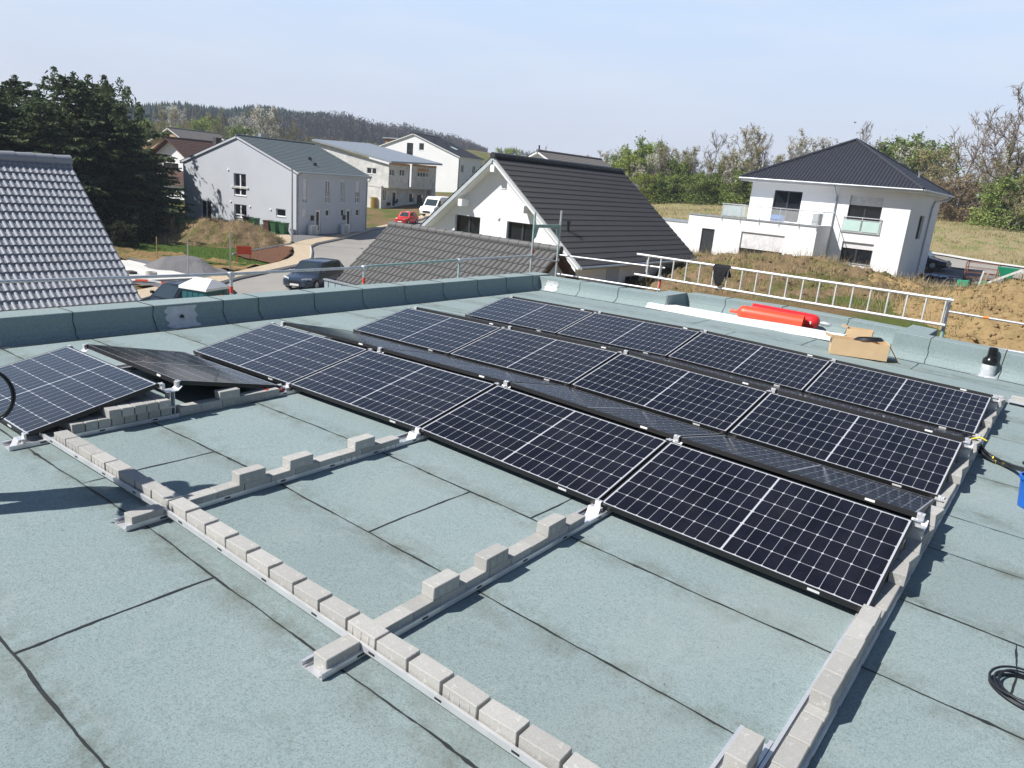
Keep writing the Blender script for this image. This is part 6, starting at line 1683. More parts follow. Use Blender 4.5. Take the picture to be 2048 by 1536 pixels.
clods('clods', 'brown clods of soil on the earth bank', 3000, (-14, 4, 23, 44), lambda x, y: on_mesh([o for o in heaps if 'bank' in o.get('label', '')])(x, y), (.02, .13), 4, 'mound')
# hedge under the conifers
for i, (x, y, h) in enumerate([(-50.1, 23.2, 2.3), (-47.0, 21.4, 2.2), (-44.6, 19.2, 1.9), (-48.8, 20.2, 2.6)]):
    o = plant('dark', x, y, h*.75, 1.5, None, 'dark hedge bushes below the conifers', 'shaded hedge under the conifers')
DESC = {'dark': 'dark low bush', 'bare': 'bare branched tree', 'bud': 'thin olive budding tree', 'blossom': 'white blossoming tree', 'green': 'fresh green bush', 'brown': 'brown dry bush'}
for where in sorted({q[1] for q in plant_log}):
    for kind in DESC:
        l = sorted([q for q in plant_log if q[0] == kind and q[1] == where], key=lambda q: -q[2])
        for i, q in enumerate(l): q[3]['label'] = f'{nth(i+1)} {DESC[kind]} from the left in the {where}'
t = thing('timber_fence', (-54, 24, -4), 'weathered timber fence below the conifers', 'fence')
m = MB()
for k in range(4): m.obox((-58.5, 22.0, -3.95+.38*k), (6.5, 5.2, 0), (.02, -.03, 0), (0, 0, .34))
m.build('boards', M['wood'], t)
m = MB()
for k in range(4): m.box(-58.5+2.1*k, 22+1.68*k-.1, -4.2, -58.4+2.1*k, 22.0+1.68*k, -2.4)
m.build('post', M['wood'], t)

# ------------------------------------------------------------------ vehicles
def car(label, cat, loc, rz, L, Wd, Hh, paint, estate=True, group=None, stripe=None):
    t = thing('parked_car', loc, label, cat, group, rz)
    l = Vector(loc); ca, sa = math.cos(rz), math.sin(rz)
    W_ = lambda x, y, z: (l.x+x*ca-y*sa, l.y+x*sa+y*ca, l.z+z)
    hw = Wd/2
    # stations: x, half width, bottom, shoulder height, crown ; front is +x
    st = [(.0, .70, .30, .58, .60), (.03, .86, .22, .62, .66), (.10, .95, .18, .68, .72), (.20, .99, .17, .76, .82), (.30, 1, .17, .86, .90), (.50, 1, .17, .90, .92), (.75, 1, .17, .93, .95), (.90, .97, .18, .95, .97), (.97, .92, .22, .92, .95), (1.0, .84, .30, .80, .82)]
    sc_h = Hh/1.48
    V = []; F = []
    for f, w, zb, zs, zc in st:
        x = L*.5-L*f; w *= hw
        zb, zs, zc = zb*sc_h, zs*sc_h, zc*sc_h; zm = zb+(zs-zb)*.45
        prof = [(0, zb), (w*.86, zb), (w*.97, zb+.06), (w, zm), (w*.985, zb+(zs-zb)*.78), (w*.93, zs), (w*.70, zs+(zc-zs)*.7), (0, zc)]
        ring = prof+[(-a, b) for a, b in prof[-2:0:-1]]
        V += [W_(x, a, b) for a, b in ring]
    n_ = 14
    for i in range(len(st)-1):
        for k in range(n_): F.append((i*n_+k, i*n_+(k+1) % n_, (i+1)*n_+(k+1) % n_, (i+1)*n_+k))
    F += [tuple(range(n_))[::-1], tuple((len(st)-1)*n_+k for k in range(n_))]
    # cabin
    xb = [.27, .42, .88 if estate else .78, .985 if estate else .93]; zb_ = [.88, .95]; zt = Hh
    cab = []
    xs4 = [L*.5-L*q for q in xb]
    secs = [(xs4[0], hw*.86, .86*sc_h, .86*sc_h), (xs4[1]+.12, hw*.90, .90*sc_h, zt-.07), (xs4[1]-.15, hw*.90, .90*sc_h, zt-.015), ((xs4[1]+xs4[2])/2, hw*.90, .91*sc_h, zt), (xs4[2]+.05, hw*.88, .93*sc_h, zt-.05), (xs4[3], hw*.84, .93*sc_h, .97*sc_h)]
    b0 = len(V)
    for x, w, z0, z1 in secs:
        wt = w-(z1-z0)*.30
        V += [W_(x, w, z0), W_(x, wt+.03, z1-.05*min(1, z1-z0)), W_(x, wt*.8, z1), W_(x, -wt*.8, z1), W_(x, -wt-.03, z1-.05*min(1, z1-z0)), W_(x, -w, z0)]
    for i in range(len(secs)-1):
        for k in range(5): F.append((b0+i*6+k, b0+i*6+k+1, b0+(i+1)*6+k+1, b0+(i+1)*6+k))
    F.append(tuple(b0+k for k in range(6))); F.append(tuple(b0+(len(secs)-1)*6+k for k in range(6))[::-1])
    mb = MB(); mb.add(V, F); mb.build('body', M[paint], t, R(38))
    def sec(f):
        # interpolated cabin section at x
        for (xa, wa, za0, za1), (xc, wc, zc0, zc1) in zip(secs, secs[1:]):
            if xc <= f <= xa:
                k = (xa-f)/(xa-xc); return wa+(wc-wa)*k, za0+(zc0-za0)*k, za1+(zc1-za1)*k
        return secs[-1][1:]
    def side_glass(xa, xc, s):
        g_ = MB(); P_ = []
        for x in (xa, (xa+xc)/2, xc):
            w, z0, z1 = sec(x); wt = w-(z1-z0)*.30
            lo_, hi_ = .10, .86
            for k in (lo_, hi_): P_.append(W_(x, s*(w+(wt+.03-w)*k+.008), z0+(z1-.05-z0)*k))
        g_.add(P_, [(0, 2, 3, 1), (2, 4, 5, 3)]); g_.build('side_window', M['carglass'], t)
    for s in (1, -1):
        side_glass(xs4[1]+.22, (xs4[1]+xs4[2])/2+.18, s); side_glass((xs4[1]+xs4[2])/2+.10, xs4[2]+.35, s)
        if estate: side_glass(xs4[2]+.27, xs4[2]-.12, s)
    (xa, wa, a0, a1), (xc, wc, c0, c1) = secs[0], secs[1]
    g_ = MB(); q = lambda k, y: W_(xa+(xc-xa)*k+.008, y, a1+(c1-a1)*k+.014)
    g_.quad(q(.08, -wa*.84), q(.08, wa*.84), q(.93, wa*.66), q(.93, -wa*.66)); g_.build('windscreen', M['carglass'], t)
    (xa, wa, a0, a1), (xc, wc, c0, c1) = secs[-2], secs[-1]
    g_ = MB(); q = lambda k, y: W_(xa+(xc-xa)*k-.012, y, a1+(c1-a1)*k+.012)
    g_.quad(q(.12, -wa*.62), q(.12, wa*.62), q(.85, wa*.78), q(.85, -wa*.78)); g_.build('rear_window', M['carglass'], t)
    for x in (L*.5-L*.185, L*.5-L*.80):
        for s in (1, -1):
            c = Vector(W_(x, s*(hw-.10), .32)); ax = Vector((-sa*s, ca*s, 0)); m_ = MB()
            m_.lathe([(.19, .09), (.20, .115), (.30, .118), (.325, .09), (.325, -.10), (.30, -.12), (.1, -.12)], c, ax, 20); w_ = m_.build('tyre', M['tyre'], t, R(40))
            m_ = MB(); m_.lathe([(.20, .108), (.19, .09), (.06, .10), (.03, .112), (.005, .112)], c, ax, 10, 0, False); m_.build('rim', M['rim'], w_)
    for s in (1, -1):
        m_ = MB(); m_.obox(W_(L*.5-.21, s*hw*.62, .60*sc_h), Vector(W_(L*.5-.06, s*hw*.42, .60*sc_h))-Vector(W_(L*.5-.21, s*hw*.62, .60*sc_h)), Vector(W_(L*.5-.36, s*hw*.93, .64*sc_h))-Vector(W_(L*.5-.21, s*hw*.62, .60*sc_h)), (0, 0, .10)); m_.build('headlight', M['lamp'], t)
        m_ = MB(); m_.obox(W_(-L*.5+.03, s*hw*.62, .70*sc_h), (.03*ca, .03*sa, 0), Vector(W_(0, s*.22, 0))-Vector(W_(0, 0, 0)), (0, 0, .16)); m_.build('tail_light', M['red'], t)
        m_ = MB(); c = Vector(W_(xs4[0]-.28, s*(hw*.98), .95*sc_h)); m_.obox(c, Vector(W_(.1, 0, 0))-l, Vector(W_(0, s*.17, 0))-l, (0, 0, .11)); m_.build('mirror', M[paint], t)
    m_ = MB(); m_.obox(W_(L*.5-.04, -hw*.42, .44*sc_h), Vector(W_(.05, 0, 0))-l, Vector(W_(0, hw*.84, 0))-l, (0, 0, .10)); m_.build('grille', M['black'], t)
    m_ = MB(); m_.obox(W_(L*.5-.01, -.26, .30*sc_h), Vector(W_(.035, 0, 0))-l, Vector(W_(0, .52, 0))-l, (0, 0, .11)); m_.build('number_plate', M['plate'], t)
    if stripe:
        m_ = MB()
        for i in (2, 3): 
            (x0, w0, _, z0), (x1, w1, _, z1) = secs[i-0], secs[i+1]
            m_.quad(W_(x0, -.16, z0+.006), W_(x0, .16, z0+.006), W_(x1, .16, z1+.006), W_(x1, -.16, z1+.006))
        m_.build('roof_stripe', M[stripe], t)
    return t
M['p_blue'] = mk('dark_blue_grey_car_paint', (.040, .058, .095), .18, .35, .05, 2); M['p_red'] = mk('red_car_paint', (.62, .03, .025), .22, .1, .04, 2)
M['p_navy'] = mk('navy_car_paint', (.006, .009, .03), .15, .3, .04, 2); M['p_dark'] = mk('dark_grey_car_paint', (.02, .025, .035), .16, .4, .04, 2); M['p_white'] = mk('white_van_paint', (.78, .79, .80), .3, 0, .02, 2)
car('dark blue grey estate car parked facing the viewer in the street', 'car', (-27.0, 22.2, gh(-27.0, 22.2)+.13), math.atan2(-.90, .42), 4.6, 1.8, 1.5, 'p_blue', True, 'parked cars')
car('small red car with white roof stripe parked before the unfinished house', 'car', (-57.0, 58.2, gh(-57, 58.2)+.10), math.atan2(-.85, .3), 3.55, 1.62, 1.48, 'p_red', False, 'parked cars', 'plate')
car('navy car with its front showing behind the hip roof house', 'car', (-2.6, 58.3, gh(-2.6, 58.3)+.12), math.atan2(-.12, 1), 4.5, 1.85, 1.5, 'p_navy', True, 'parked cars')
car('dark car half hidden behind the parapet beside the portable toilet', 'car', (-22.6, 12.0, gh(-22.6, 12)+.13), math.atan2(-.95, .12), 4.5, 1.8, 1.5, 'p_dark', True, 'parked cars')
# white van
vx, vy = -60.7, 67.2; vz = gh(vx, vy)+.1; va = math.atan2(-.92, .25)
t = thing('delivery_van', (vx, vy, vz), 'white high roof van parked at the end of the street', 'van', 'parked cars', va)
ca, sa = math.cos(va), math.sin(va); VW = lambda x, y, z: (vx+x*ca-y*sa, vy+x*sa+y*ca, vz+z)
pr = [(2.9, .35), (2.95, .8), (2.75, 1.15), (2.05, 1.35), (1.35, 2.25), (.9, 2.5), (-2.7, 2.55), (-2.9, 2.3), (-2.95, .35)]
m = MB(); vs = [VW(x, y, z) for y in (-.98, .98) for x, z in pr]; k = len(pr)
m.add(vs, [(i, (i+1) % k, k+(i+1) % k, k+i) for i in range(k)]+[tuple(range(k))[::-1], tuple(range(k, 2*k))]); m.build('body', M['p_white'], t)
m = MB(); m.quad(VW(2.04, -.85, 1.40), VW(2.04, .85, 1.40), VW(1.44, .8, 2.17), VW(1.44, -.8, 2.17)); m.build('windscreen', M['carglass'], t)
for s in (1, -1):
    m = MB(); m.quad(VW(1.85, s*.99, 1.35), VW(1.0, s*.99, 1.35), VW(1.0, s*.99, 2.1), VW(1.4, s*.99, 2.1)); m.build('side_window', M['carglass'], t)
    m = MB(); m.obox(VW(2.62, s*.55-.15, .85), Vector(VW(.2, 0, 0))-Vector(VW(0, 0, 0)), Vector(VW(0, .3, 0))-Vector(VW(0, 0, 0)), (0, 0, .28)); m.build('headlight', M['lamp'], t)
    for x in (1.9, -1.8):
        m = MB(); m.lathe([(.1, .1), (.36, .1), (.36, -.1), (.1, -.1)], VW(x, s*.9, .36), (-sa*s, ca*s, 0), 16); m.build('tyre', M['tyre'], t)
m = MB(); m.obox(VW(2.93, -.5, .5), Vector(VW(.03, 0, 0))-Vector(VW(0, 0, 0)), Vector(VW(0, 1, 0))-Vector(VW(0, 0, 0)), (0, 0, .22)); m.build('grille', M['black'], t)
# yellow digger arm behind
t = thing('excavator', (-66, 74.5, -3), 'yellow excavator arm rising behind the white van', 'excavator')
M['dig'] = mk('yellow_machine_paint', (.30, .19, .04), .5)
e0 = Vector((-67.6, 77.0, -1.3)); 
m = MB(); m.tube([e0, e0+Vector((1.6, 1.0, 2.0)), e0+Vector((3.4, 2.0, 2.1)), e0+Vector((4.6, 2.8, 1.1))], [.3, .32, .28, .2], 6); m.build('boom', M['dig'], t)
m = MB(); m.obox(e0+Vector((-1.4, -1.4, -1.2)), (2.4, 0, 0), (0, 2.2, 0), (0, 0, 1.3)); m.build('cab', M['dig'], t)
m = MB(); m.obox(e0+Vector((-1.7, -1.6, -2.1)), (3.4, 0, 0), (0, .6, 0), (0, 0, .8)); m.obox(e0+Vector((-1.7, .8, -2.1)), (3.4, 0, 0), (0, .6, 0), (0, 0, .8)); m.build('track', M['tyre'], t)
t = thing('site_mixer', (-75, 70, -3), 'small yellow site mixer at the corner of the unfinished house', 'machine')
p = Wall((-72.5, 69.3), 193.4, 1)(2.9, -3.9, .3)
m = MB(); m.obox(p, (1.2, -.3, 0), (.2, .9, 0), (0, 0, .4)); m.tube([p+Vector((.6, .3, .4)), p+Vector((.6, .3, 2.0))], .5, 10); m.build('drum', M['dig'], t)
m = MB()
for s in (0, 1): m.lathe([(.3, 0), (.3, .12)], p+Vector((.3+s*.7, -.1, 0)), (0, -1, 0), 12)
m.build('wheel', M['tyre'], t)
# portable toilet
tx, ty = -18.4, 10.6; tz = gh(tx, ty)+.1
M['teal'] = mk('dark_teal_plastic', (.015, .11, .13), .45)
ta = R(18); ca, sa = math.cos(ta), math.sin(ta); TW = lambda x, y, z: (tx+x*ca-y*sa, ty+x*sa+y*ca, tz+z)
t = thing('portable_toilet', (tx, ty, tz), 'dark teal portable toilet with white pitched roof behind the parapet', 'portable toilet', None, ta)
m = MB(); k = MB(); k.cbox(-.57, -.57, 0, .57, .57, 2.05, .03); m.add([TW(*q) for q in k.v], k.f); m.build('cabin', M['teal'], t)
m = MB()
for i in range(4):
    a = -.45+i*.26
    k = MB(); k.box(.57, a, .3, .585, a+.14, 1.95); k.box(a, -.585, .3, a+.14, -.57, 1.95); m.add([TW(*q) for q in k.v], k.f)
m.build('panel_ribs', M['teal'], t)
m = MB(); b4 = [(-.64, -.64), (.64, -.64), (.64, .64), (-.64, .64)]
m.add([TW(x, y, 2.05) for x, y in b4]+[TW(x, y, 2.14) for x, y in b4]+[TW(-.38, -.05, 2.42), TW(.38, -.05, 2.42), TW(.38, .05, 2.42), TW(-.38, .05, 2.42)], [(3, 2, 1, 0), (0, 1, 5, 4), (1, 2, 6, 5), (2, 3, 7, 6), (3, 0, 4, 7), (4, 5, 9, 8), (5, 6, 10, 9), (6, 7, 11, 10), (7, 4, 8, 11), (8, 9, 10, 11)]); m.build('roof', M['plank'], t)
m = MB(); k = MB(); k.box(.584, -.05, 1.68, .59, .27, 1.86); m.add([TW(*q) for q in k.v], k.f); m.build('sticker', M['orange'], t)
# bins
BINC = {'black': mk('black_bin', (.02, .02, .024), .5), 'green': mk('green_bin', (.035, .12, .05), .5), 'brown': mk('brown_bin', (.12, .06, .045), .5)}
for s_, cc, lb in ((4.95, 'black', 'black wheelie bin at the left end of the row by the grey house'), (4.15, 'green', 'green wheelie bin beside the black one by the grey house'), (2.55, 'brown', 'brown wheelie bin in the middle of the row by the grey house'),
                   (1.75, 'green', 'green wheelie bin right beside the brown one'), (.75, 'green', 'green wheelie bin nearest the house corner')):
    p = Bh['WF'](s_, 0, .75); z = gh(p.x, p.y)+.12; hb = 1.08
    t = thing('wheelie_bin', (p.x, p.y, z), lb, 'bin', 'wheelie bins by the grey house', R(13))
    m = MB(); u = Bh['WF'].u; n_ = Bh['WF'].n; q = Vector((p.x, p.y, z))
    m.hexa([q-u*.24-n_*.27+Vector((0, 0, .06)), q+u*.24-n_*.27+Vector((0, 0, .06)), q+u*.24+n_*.24+Vector((0, 0, .06)), q-u*.24+n_*.24+Vector((0, 0, .06)), q-u*.31-n_*.33+Vector((0, 0, hb-.08)), q+u*.31-n_*.33+Vector((0, 0, hb-.08)), q+u*.31+n_*.36+Vector((0, 0, hb-.08)), q-u*.31+n_*.36+Vector((0, 0, hb-.08))]); m.build('bin_body', BINC[cc], t)
    m = MB(); m.obox(q-u*.33-n_*.38+Vector((0, 0, hb-.075)), u*.66, n_*.78, (0, 0, .06)); m.build('lid', BINC[cc], t)
    for w in (-1, 1): m = MB(); m.lathe([(.10, 0), (.10, .05)], q+u*(w*.26)-n_*.22+Vector((0, 0, .10)), u, 10); m.build('wheel', M['tyre'], t)
# street lamp
lx, ly = -43.1, 32.2
t = thing('street_lamp', (lx, ly, -4.4), 'slim grey street lamp post before the corner of the grey house', 'street lamp')
m = MB(); m.tube([(lx, ly, -4.5), (lx, ly, -3.2), (lx, ly, 1.45)], [.10, .085, .055], 10); m.build('post', M['zinc'], t, R(50))
m = MB(); m.tube([(lx, ly, 1.42), (lx+.12, ly-.1, 1.52), (lx+.6, ly-.45, 1.56)], [.05, .06, .08], 8); m.build('lamp_head', M['zinc'], t)
m = MB(); m.tube([(lx, ly, -4.5), (lx, ly, -4.1)], .15, 10); m.build('base', M['black'], t)
# site bits
t = thing('barrier_sign', (-36.9, 24.0, gh(-36.9, 24)), 'small red barrier board on legs at the lawn edge', 'barrier')
z = gh(-36.9, 24.0)+.1; u = Vector((.55, .83, 0))
m = MB(); q = Vector((-37.2, 23.6, z+.5)); m.obox(q, u*.95, (.03, -.02, 0), (0, 0, .55)); m.build('board', M['red'], t)
for k in (.05, .85): m = MB(); m.tube([q+u*k+Vector((0, 0, -.55)), q+u*k+Vector((0, 0, .1))], .025, 6); m.build('leg', M['red'], t)
for i, (x, y, h, mt, lb) in enumerate([(-39.6, 19.4, 1.5, 'wood', 'pale timber stake at the cut edge of the soil'), (-33.4, 18.1, 2.3, 'zinc', 'thin steel stake before the gravel heap'), (-34.4, 21.4, 2.5, 'zinc', 'thin steel stake at the right of the gravel heap')]):
    m = MB(); z = gh(x, y); m.tube([(x, y, z-.2), (x+.08, y, z+h)], .03, 6); tag(m.build('stake', M[mt], None, False, (x, y, z)), lb, 'stake')
for i, (x, y, mt, s, lb) in enumerate([(-33.1, 15.8, 'kerb', .30, 'round grey shaft ring lying on the concrete slab'), (-34.2, 15.2, 'plinth', .22, 'dark flat block lying on the concrete slab'), (-35.2, 15.0, 'zinc', .05, 'short pipe stub standing on the concrete slab'), (-31.0, 17.4, 'plinth', .2, 'dark fence foot lying beside the pavement')]):
    m = MB(); z = -4.62 if i < 3 else gh(x, y)+.2
    if i == 0: m.lathe([(s*.7, 0), (s, 0), (s, .22), (s*.7, .22), (s*.7, 0)], (x, y, z), (0, 0, 1), 16, 0, False)
    elif i == 2: m.tube([(x, y, z), (x, y, z+.35)], .05, 8)
    else: m.cbox(x-s*1.4, y-s, z, x+s*1.4, y+s, z+.14, .02)
    tag(m.build(('shaft_ring', 'block', 'pipe_stub', 'fence_foot')[i], M[mt], None, False, (x, y, z)), lb, 'building material')
pts = [(-31.4+.3*i, 14.1+.19*i, gh(-31.4+.3*i, 14.1+.19*i)+.30+.06*math.sin(i*.7)) for i in range(14)]
m = MB(); vs = []; fs = []
for x, y, z in pts: vs += [(x, y, z), (x+.01, y+.01, z+.10)]
m.add(vs, [(2*i, 2*i+2, 2*i+3, 2*i+1) for i in range(13)]); m.m = [i//2 % 2 for i in range(13)]
tag(m.build('barrier_tape', [M['red'], M['label']], None, False, pts[0]), 'red and white barrier tape lying on the gravel by the slab', 'barrier tape')
# building site at the right: trailer cage, green bins, mini conveyor, planks
t = thing('cage_trailer', (2.5, 50.6, gh(2.5, 50.6)), 'rusty cage trailer standing on the building site at the right', 'trailer')
M['rust'] = mk('rusty_red_steel', (.20, .08, .05), .8, 0, .3, 5)
z = gh(2.5, 50.6)
m = MB()
for x in (1.6, 3.3):
    for y in (50.1, 51.2): m.box(x-.03, y-.03, z+.3, x+.03, y+.03, z+1.45)
for zz in (.5, .8, 1.1, 1.42):
    for y in (50.1, 51.2): m.box(1.6, y-.015, z+zz, 3.3, y+.015, z+zz+.03)
    for x in (1.6, 3.3): m.box(x-.015, 50.1, z+zz, x+.015, 51.2, z+zz+.03)
m.build('cage', M['rust'], t)
m = MB(); m.box(1.55, 50.05, z+.32, 3.35, 51.25, z+.40); m.build('deck', M['plinth'], t)
for x in (1.9, 3.0):
    m = MB(); m.lathe([(.1, .06), (.26, .06), (.26, -.06), (.1, -.06)], (x, 50.05, z+.26), (0, -1, 0), 14); m.build('wheel', M['tyre'], t)
M['vgreen'] = mk('bright_green_plastic', (.015, .30, .17), .4)
for i, (x, y, lb) in enumerate([(1.75, 49.3, 'green plastic crate on the ground left of the trailer'), (2.9, 49.2, 'green plastic crate in front of the trailer'), (4.35, 49.6, 'dark green drum right of the conveyor')]):
    zz = gh(x, y)
    m = MB(); m.cbox(x-.32, y-.25, zz, x+.32, y+.25, zz+.42, .04); tag(m.build('plastic_crate', M['vgreen'], None, False, (x, y, zz)), lb, 'crate', 'green plastic containers on the site')
zz = gh(4.1, 48.0)
t = thing('mini_dumper', (3.95, 48.2, zz), 'green tipping skip on a yellow stand behind the conveyor', 'dumper')
m = MB(); m.hexa([(3.7, 47.9, zz+.75), (4.2, 47.9, zz+.75), (4.2, 48.5, zz+.75), (3.7, 48.5, zz+.75), (3.45, 47.7, zz+1.35), (4.5, 47.7, zz+1.35), (4.5, 48.7, zz+1.35), (3.45, 48.7, zz+1.35)]); m.build('skip', M['vgreen'], t)
m = MB(); m.tube([(3.95, 48.2, zz), (3.95, 48.2, zz+.8)], .08, 6); m.tube([(3.5, 48.2, zz+.05), (4.4, 48.2, zz+.05)], .08, 6); m.build('stand', M['dig'], t)
t = thing('conveyor', (4.4, 43.5, gh(4.4, 43.5)), 'pale grey sloping conveyor frame above the clay heap', 'conveyor')
zz = gh(4.4, 43.5)
for s in (0, .55):
    m = MB(); m.obox((3.55, 43.0+s, zz+.55), (1.35, 0, .85), (0, .07, 0), (0, 0, .13)); m.build('side_beam', M['alupale'], t)
    m = MB(); m.obox((4.9, 43.0+s, zz+1.38), (1.3, .1, -.85), (0, .07, 0), (0, 0, .15)); m.build('side_beam', M['alupale'], t)
m = MB(); m.obox((3.6, 43.05, zz+.62), (1.3, 0, .82), (0, .5, 0), (0, 0, .03)); m.build('belt', M['plinth'], t)
for x, h in ((3.8, .6), (4.9, 1.4), (5.9, .8)):
    m = MB(); m.tube([(x, 43.0, zz), (x+.1, 43.05, zz+h)], .035, 6); m.tube([(x, 43.6, zz), (x+.1, 43.55, zz+h)], .035, 6); m.build('leg', M['wood'], t)
for i, (x, y, h, mt, lb) in enumerate([(3.42, 39.9, 1.25, 'alupale', 'pale upright pole standing behind the clay heap'), (3.62, 39.9, 1.15, 'wood', 'upright timber batten next to the pale pole behind the clay heap'), (4.3, 41.0, .75, 'wood', 'short timber batten leaning below the conveyor')]):
    z = gh(x, y); m = MB(); m.obox((x-.035, y-.02, z), (.07, 0, 0), (0, .04, 0), (.12, 0, h)); tag(m.build('batten', M[mt], None, False, (x, y, z)), lb, 'batten')
z = gh(-.6, 55)
M['tarpb'] = mk('blue_white_tarp', (.25, .33, .48), .5, 0, .5, 2)
m = MB(); g = random.Random(2); vs = []; fs = []
for i in range(9):
    for j in range(7): vs.append((-1.35+i*.2+g.uniform(-.05, .05), 53.4+j*.3+i*.05, z+.12+g.uniform(0, .14)))
for i in range(8):
    for j in range(6): fs.append((i*7+j, (i+1)*7+j, (i+1)*7+j+1, i*7+j+1))
m.add(vs, fs); tag(m.build('tarpaulin', M['tarpb'], None, True, (-.6, 54.5, z)), 'crumpled blue and white tarpaulin beside the hip roof house', 'tarpaulin')
m = MB(); m.obox((.25, 53.6, z+.1), (.9, 1.7, .05), (.5, -.25, 0), (0, 0, .06)); m.obox((-.9, 55.2, z+.16), (1.6, .5, 0), (-.1, .4, 0), (0, 0, .05)); tag(m.build('planks', M['kerb'], None, False, (.3, 54, z)), 'weathered boards lying beside the tarpaulin', 'boards')
# green utility posts at the meadow edge
for i, (x, y, zt, lb) in enumerate([(-6.9, 98.9, 6.8, 'taller green steel twin post with a brace at the edge of the meadow'), (-5.7, 99.0, 6.4, 'shorter green steel twin post at the edge of the meadow')]):
    t = thing('steel_post', (x, y, gh(x, y)), lb, 'post', 'green steel posts at the meadow edge'); z = gh(x, y)
    M['pgreen'] = M.get('pgreen') or mk('green_painted_steel', (.10, .24, .17), .5)
    for d in (0, .26): m = MB(); m.tube([(x+d, y, z-.2), (x+d, y, zt-d*.6)], .09, 8); m.build('post', M['pgreen'], t)
    m = MB(); m.box(x-.1, y-.08, zt-.15, x+.38, y+.08, zt+.0); m.box(x-.1, y-.08, z+2.4, x+.38, y+.08, z+2.5); m.build('cap', M['pgreen'], t)
    if i == 0: m = MB(); m.tube([(x+.26, y, z+2.2), (x+.9, y, zt-.9)], .05, 6); m.build('brace', M['pgreen'], t)
# bird
bx, by, bz = -7.7, 53.9, 8.1
m = MB(); m.add([(bx-.10, by, bz), (bx, by-.05, bz+.02), (bx+.10, by, bz), (bx, by+.05, bz-.01), (bx, by, bz-.04)], [(0, 1, 4), (1, 2, 4), (2, 3, 4), (3, 0, 4), (0, 3, 2, 1)])
m.add([(bx-.03, by-.03, bz), (bx+.03, by-.03, bz), (bx+.01, by-.22, bz+.09), (bx-.03, by-.03, bz), (bx+.03, by+.03, bz), (bx+.01, by+.22, bz+.09), (bx-.03, by+.03, bz)], [(0, 1, 2), (3, 4, 5)])
tag(m.build('bird', M['black'], None, False, (bx, by, bz)), 'tiny dark bird flying in the sky above the hip roof house', 'bird')

# ------------------------------------------------------------------ people
def skin_body(name, pts, edges, rad, mat, parent, loc, sub=2):
    me = bpy.data.meshes.new(name); me.from_pydata([tuple(Vector(p)-Vector(loc)) for p in pts], edges, [])
    o = bpy.data.objects.new(name, me); COL.objects.link(o); o.parent = parent; me.materials.append(mat)
    md = o.modifiers.new('skin', 'SKIN'); 
    if not me.skin_vertices: 
        bm = __import__('bmesh').new(); bm.from_mesh(me); bm.verts.layers.skin.verify(); bm.to_mesh(me); bm.free()
    for i, r in enumerate(rad): me.skin_vertices[0].data[i].radius = (r, r) if not isinstance(r, tuple) else r
    me.skin_vertices[0].data[0].use_root = True
    md.use_smooth_shade = True
    s = o.modifiers.new('sub', 'SUBSURF'); s.levels = sub; s.render_levels = sub
    return o
M['skin'] = mk('skin', (.48, .27, .19), .55); M['hair'] = mk('brown_hair', (.05, .03, .02), .7); M['sleeve'] = mk('brown_work_sleeve', (.16, .085, .07), .9, 0, .2, 20); M['trous'] = mk('dark_work_trousers', (.03, .035, .045), .9)
PB = Vector((2.46, -3.14, rz_(2.46)+.005)); fd = Vector((.92, .39, 0)); lf = Vector((-.39, .92, 0)); Z = Vector((0, 0, 1))
t = thing('person', tuple(PB), 'person in brown sleeves at the left picture edge holding a black cable coil', 'person')
A_ = lambda f, l, z: PB+fd*f+lf*l+Z*z
hand = Vector((3.19, -2.82, 1.05))
pts = [A_(0, 0, .93), A_(0, 0, 1.12), A_(.01, 0, 1.30), A_(0, 0, 1.45), A_(.01, 0, 1.53), A_(.03, 0, 1.66), A_(.035, 0, 1.745),
       A_(0, .17, 1.42), A_(.26, .20, 1.22), A_(.60, .09, 1.14), A_(0, -.17, 1.42), A_(.26, -.20, 1.18), A_(.57, -.10, 1.10),
       A_(0, .10, .88), A_(.03, .11, .50), A_(-.02, .12, .09), A_(.12, .13, .04), A_(0, -.10, .88), A_(.05, -.11, .50), A_(0, -.12, .09), A_(.14, -.13, .04)]
ed = [(0, 1), (1, 2), (2, 3), (3, 4), (4, 5), (5, 6), (3, 7), (7, 8), (8, 9), (3, 10), (10, 11), (11, 12), (0, 13), (13, 14), (14, 15), (15, 16), (0, 17), (17, 18), (18, 19), (19, 20)]
ra = [(.15, .12), (.14, .11), (.17, .12), (.10, .09), .055, (.085, .095), (.07, .08), .07, .052, .036, .07, .052, .036, .10, .062, .045, .04, .10, .062, .045, .04]
skin_body('body', pts, ed, ra, M['sleeve'], t, PB)
m = MB(); hc = A_(.04, 0, 1.66)
for k in range(1): m.lathe([(.005, -.12), (.055, -.115), (.078, -.06), (.088, .0), (.09, .05), (.075, .09), (.04, .115), (.005, .12)], hc, (0, 0, 1), 18)
hd_ = m.build('head', M['skin'], t, True)
m = MB(); m.lathe([(.094, .02), (.096, .06), (.082, .10), (.045, .127), (.005, .132)], hc-fd*.012, (0, 0, 1), 18); m.build('hair', M['hair'], hd_, True)
m = MB(); m.tube([hc+fd*.085+Z*.01, hc+fd*.112-Z*.03, hc+fd*.09-Z*.04], [.010, .016, .012], 6); m.build('nose', M['skin'], hd_, True)
for s in (1, -1):
    m = MB(); m.lathe([(.002, 0), (.011, .004), (.011, .008), (.002, .011)], hc+fd*.078+lf*(.032*s)+Z*.015, fd, 8); m.build('eye', M['black'], hd_)
    m = MB(); m.lathe([(.002, 0), (.026, .004), (.03, .012), (.01, .02)], hc+lf*(.084*s), lf*s, 10); m.build('ear', M['skin'], hd_)
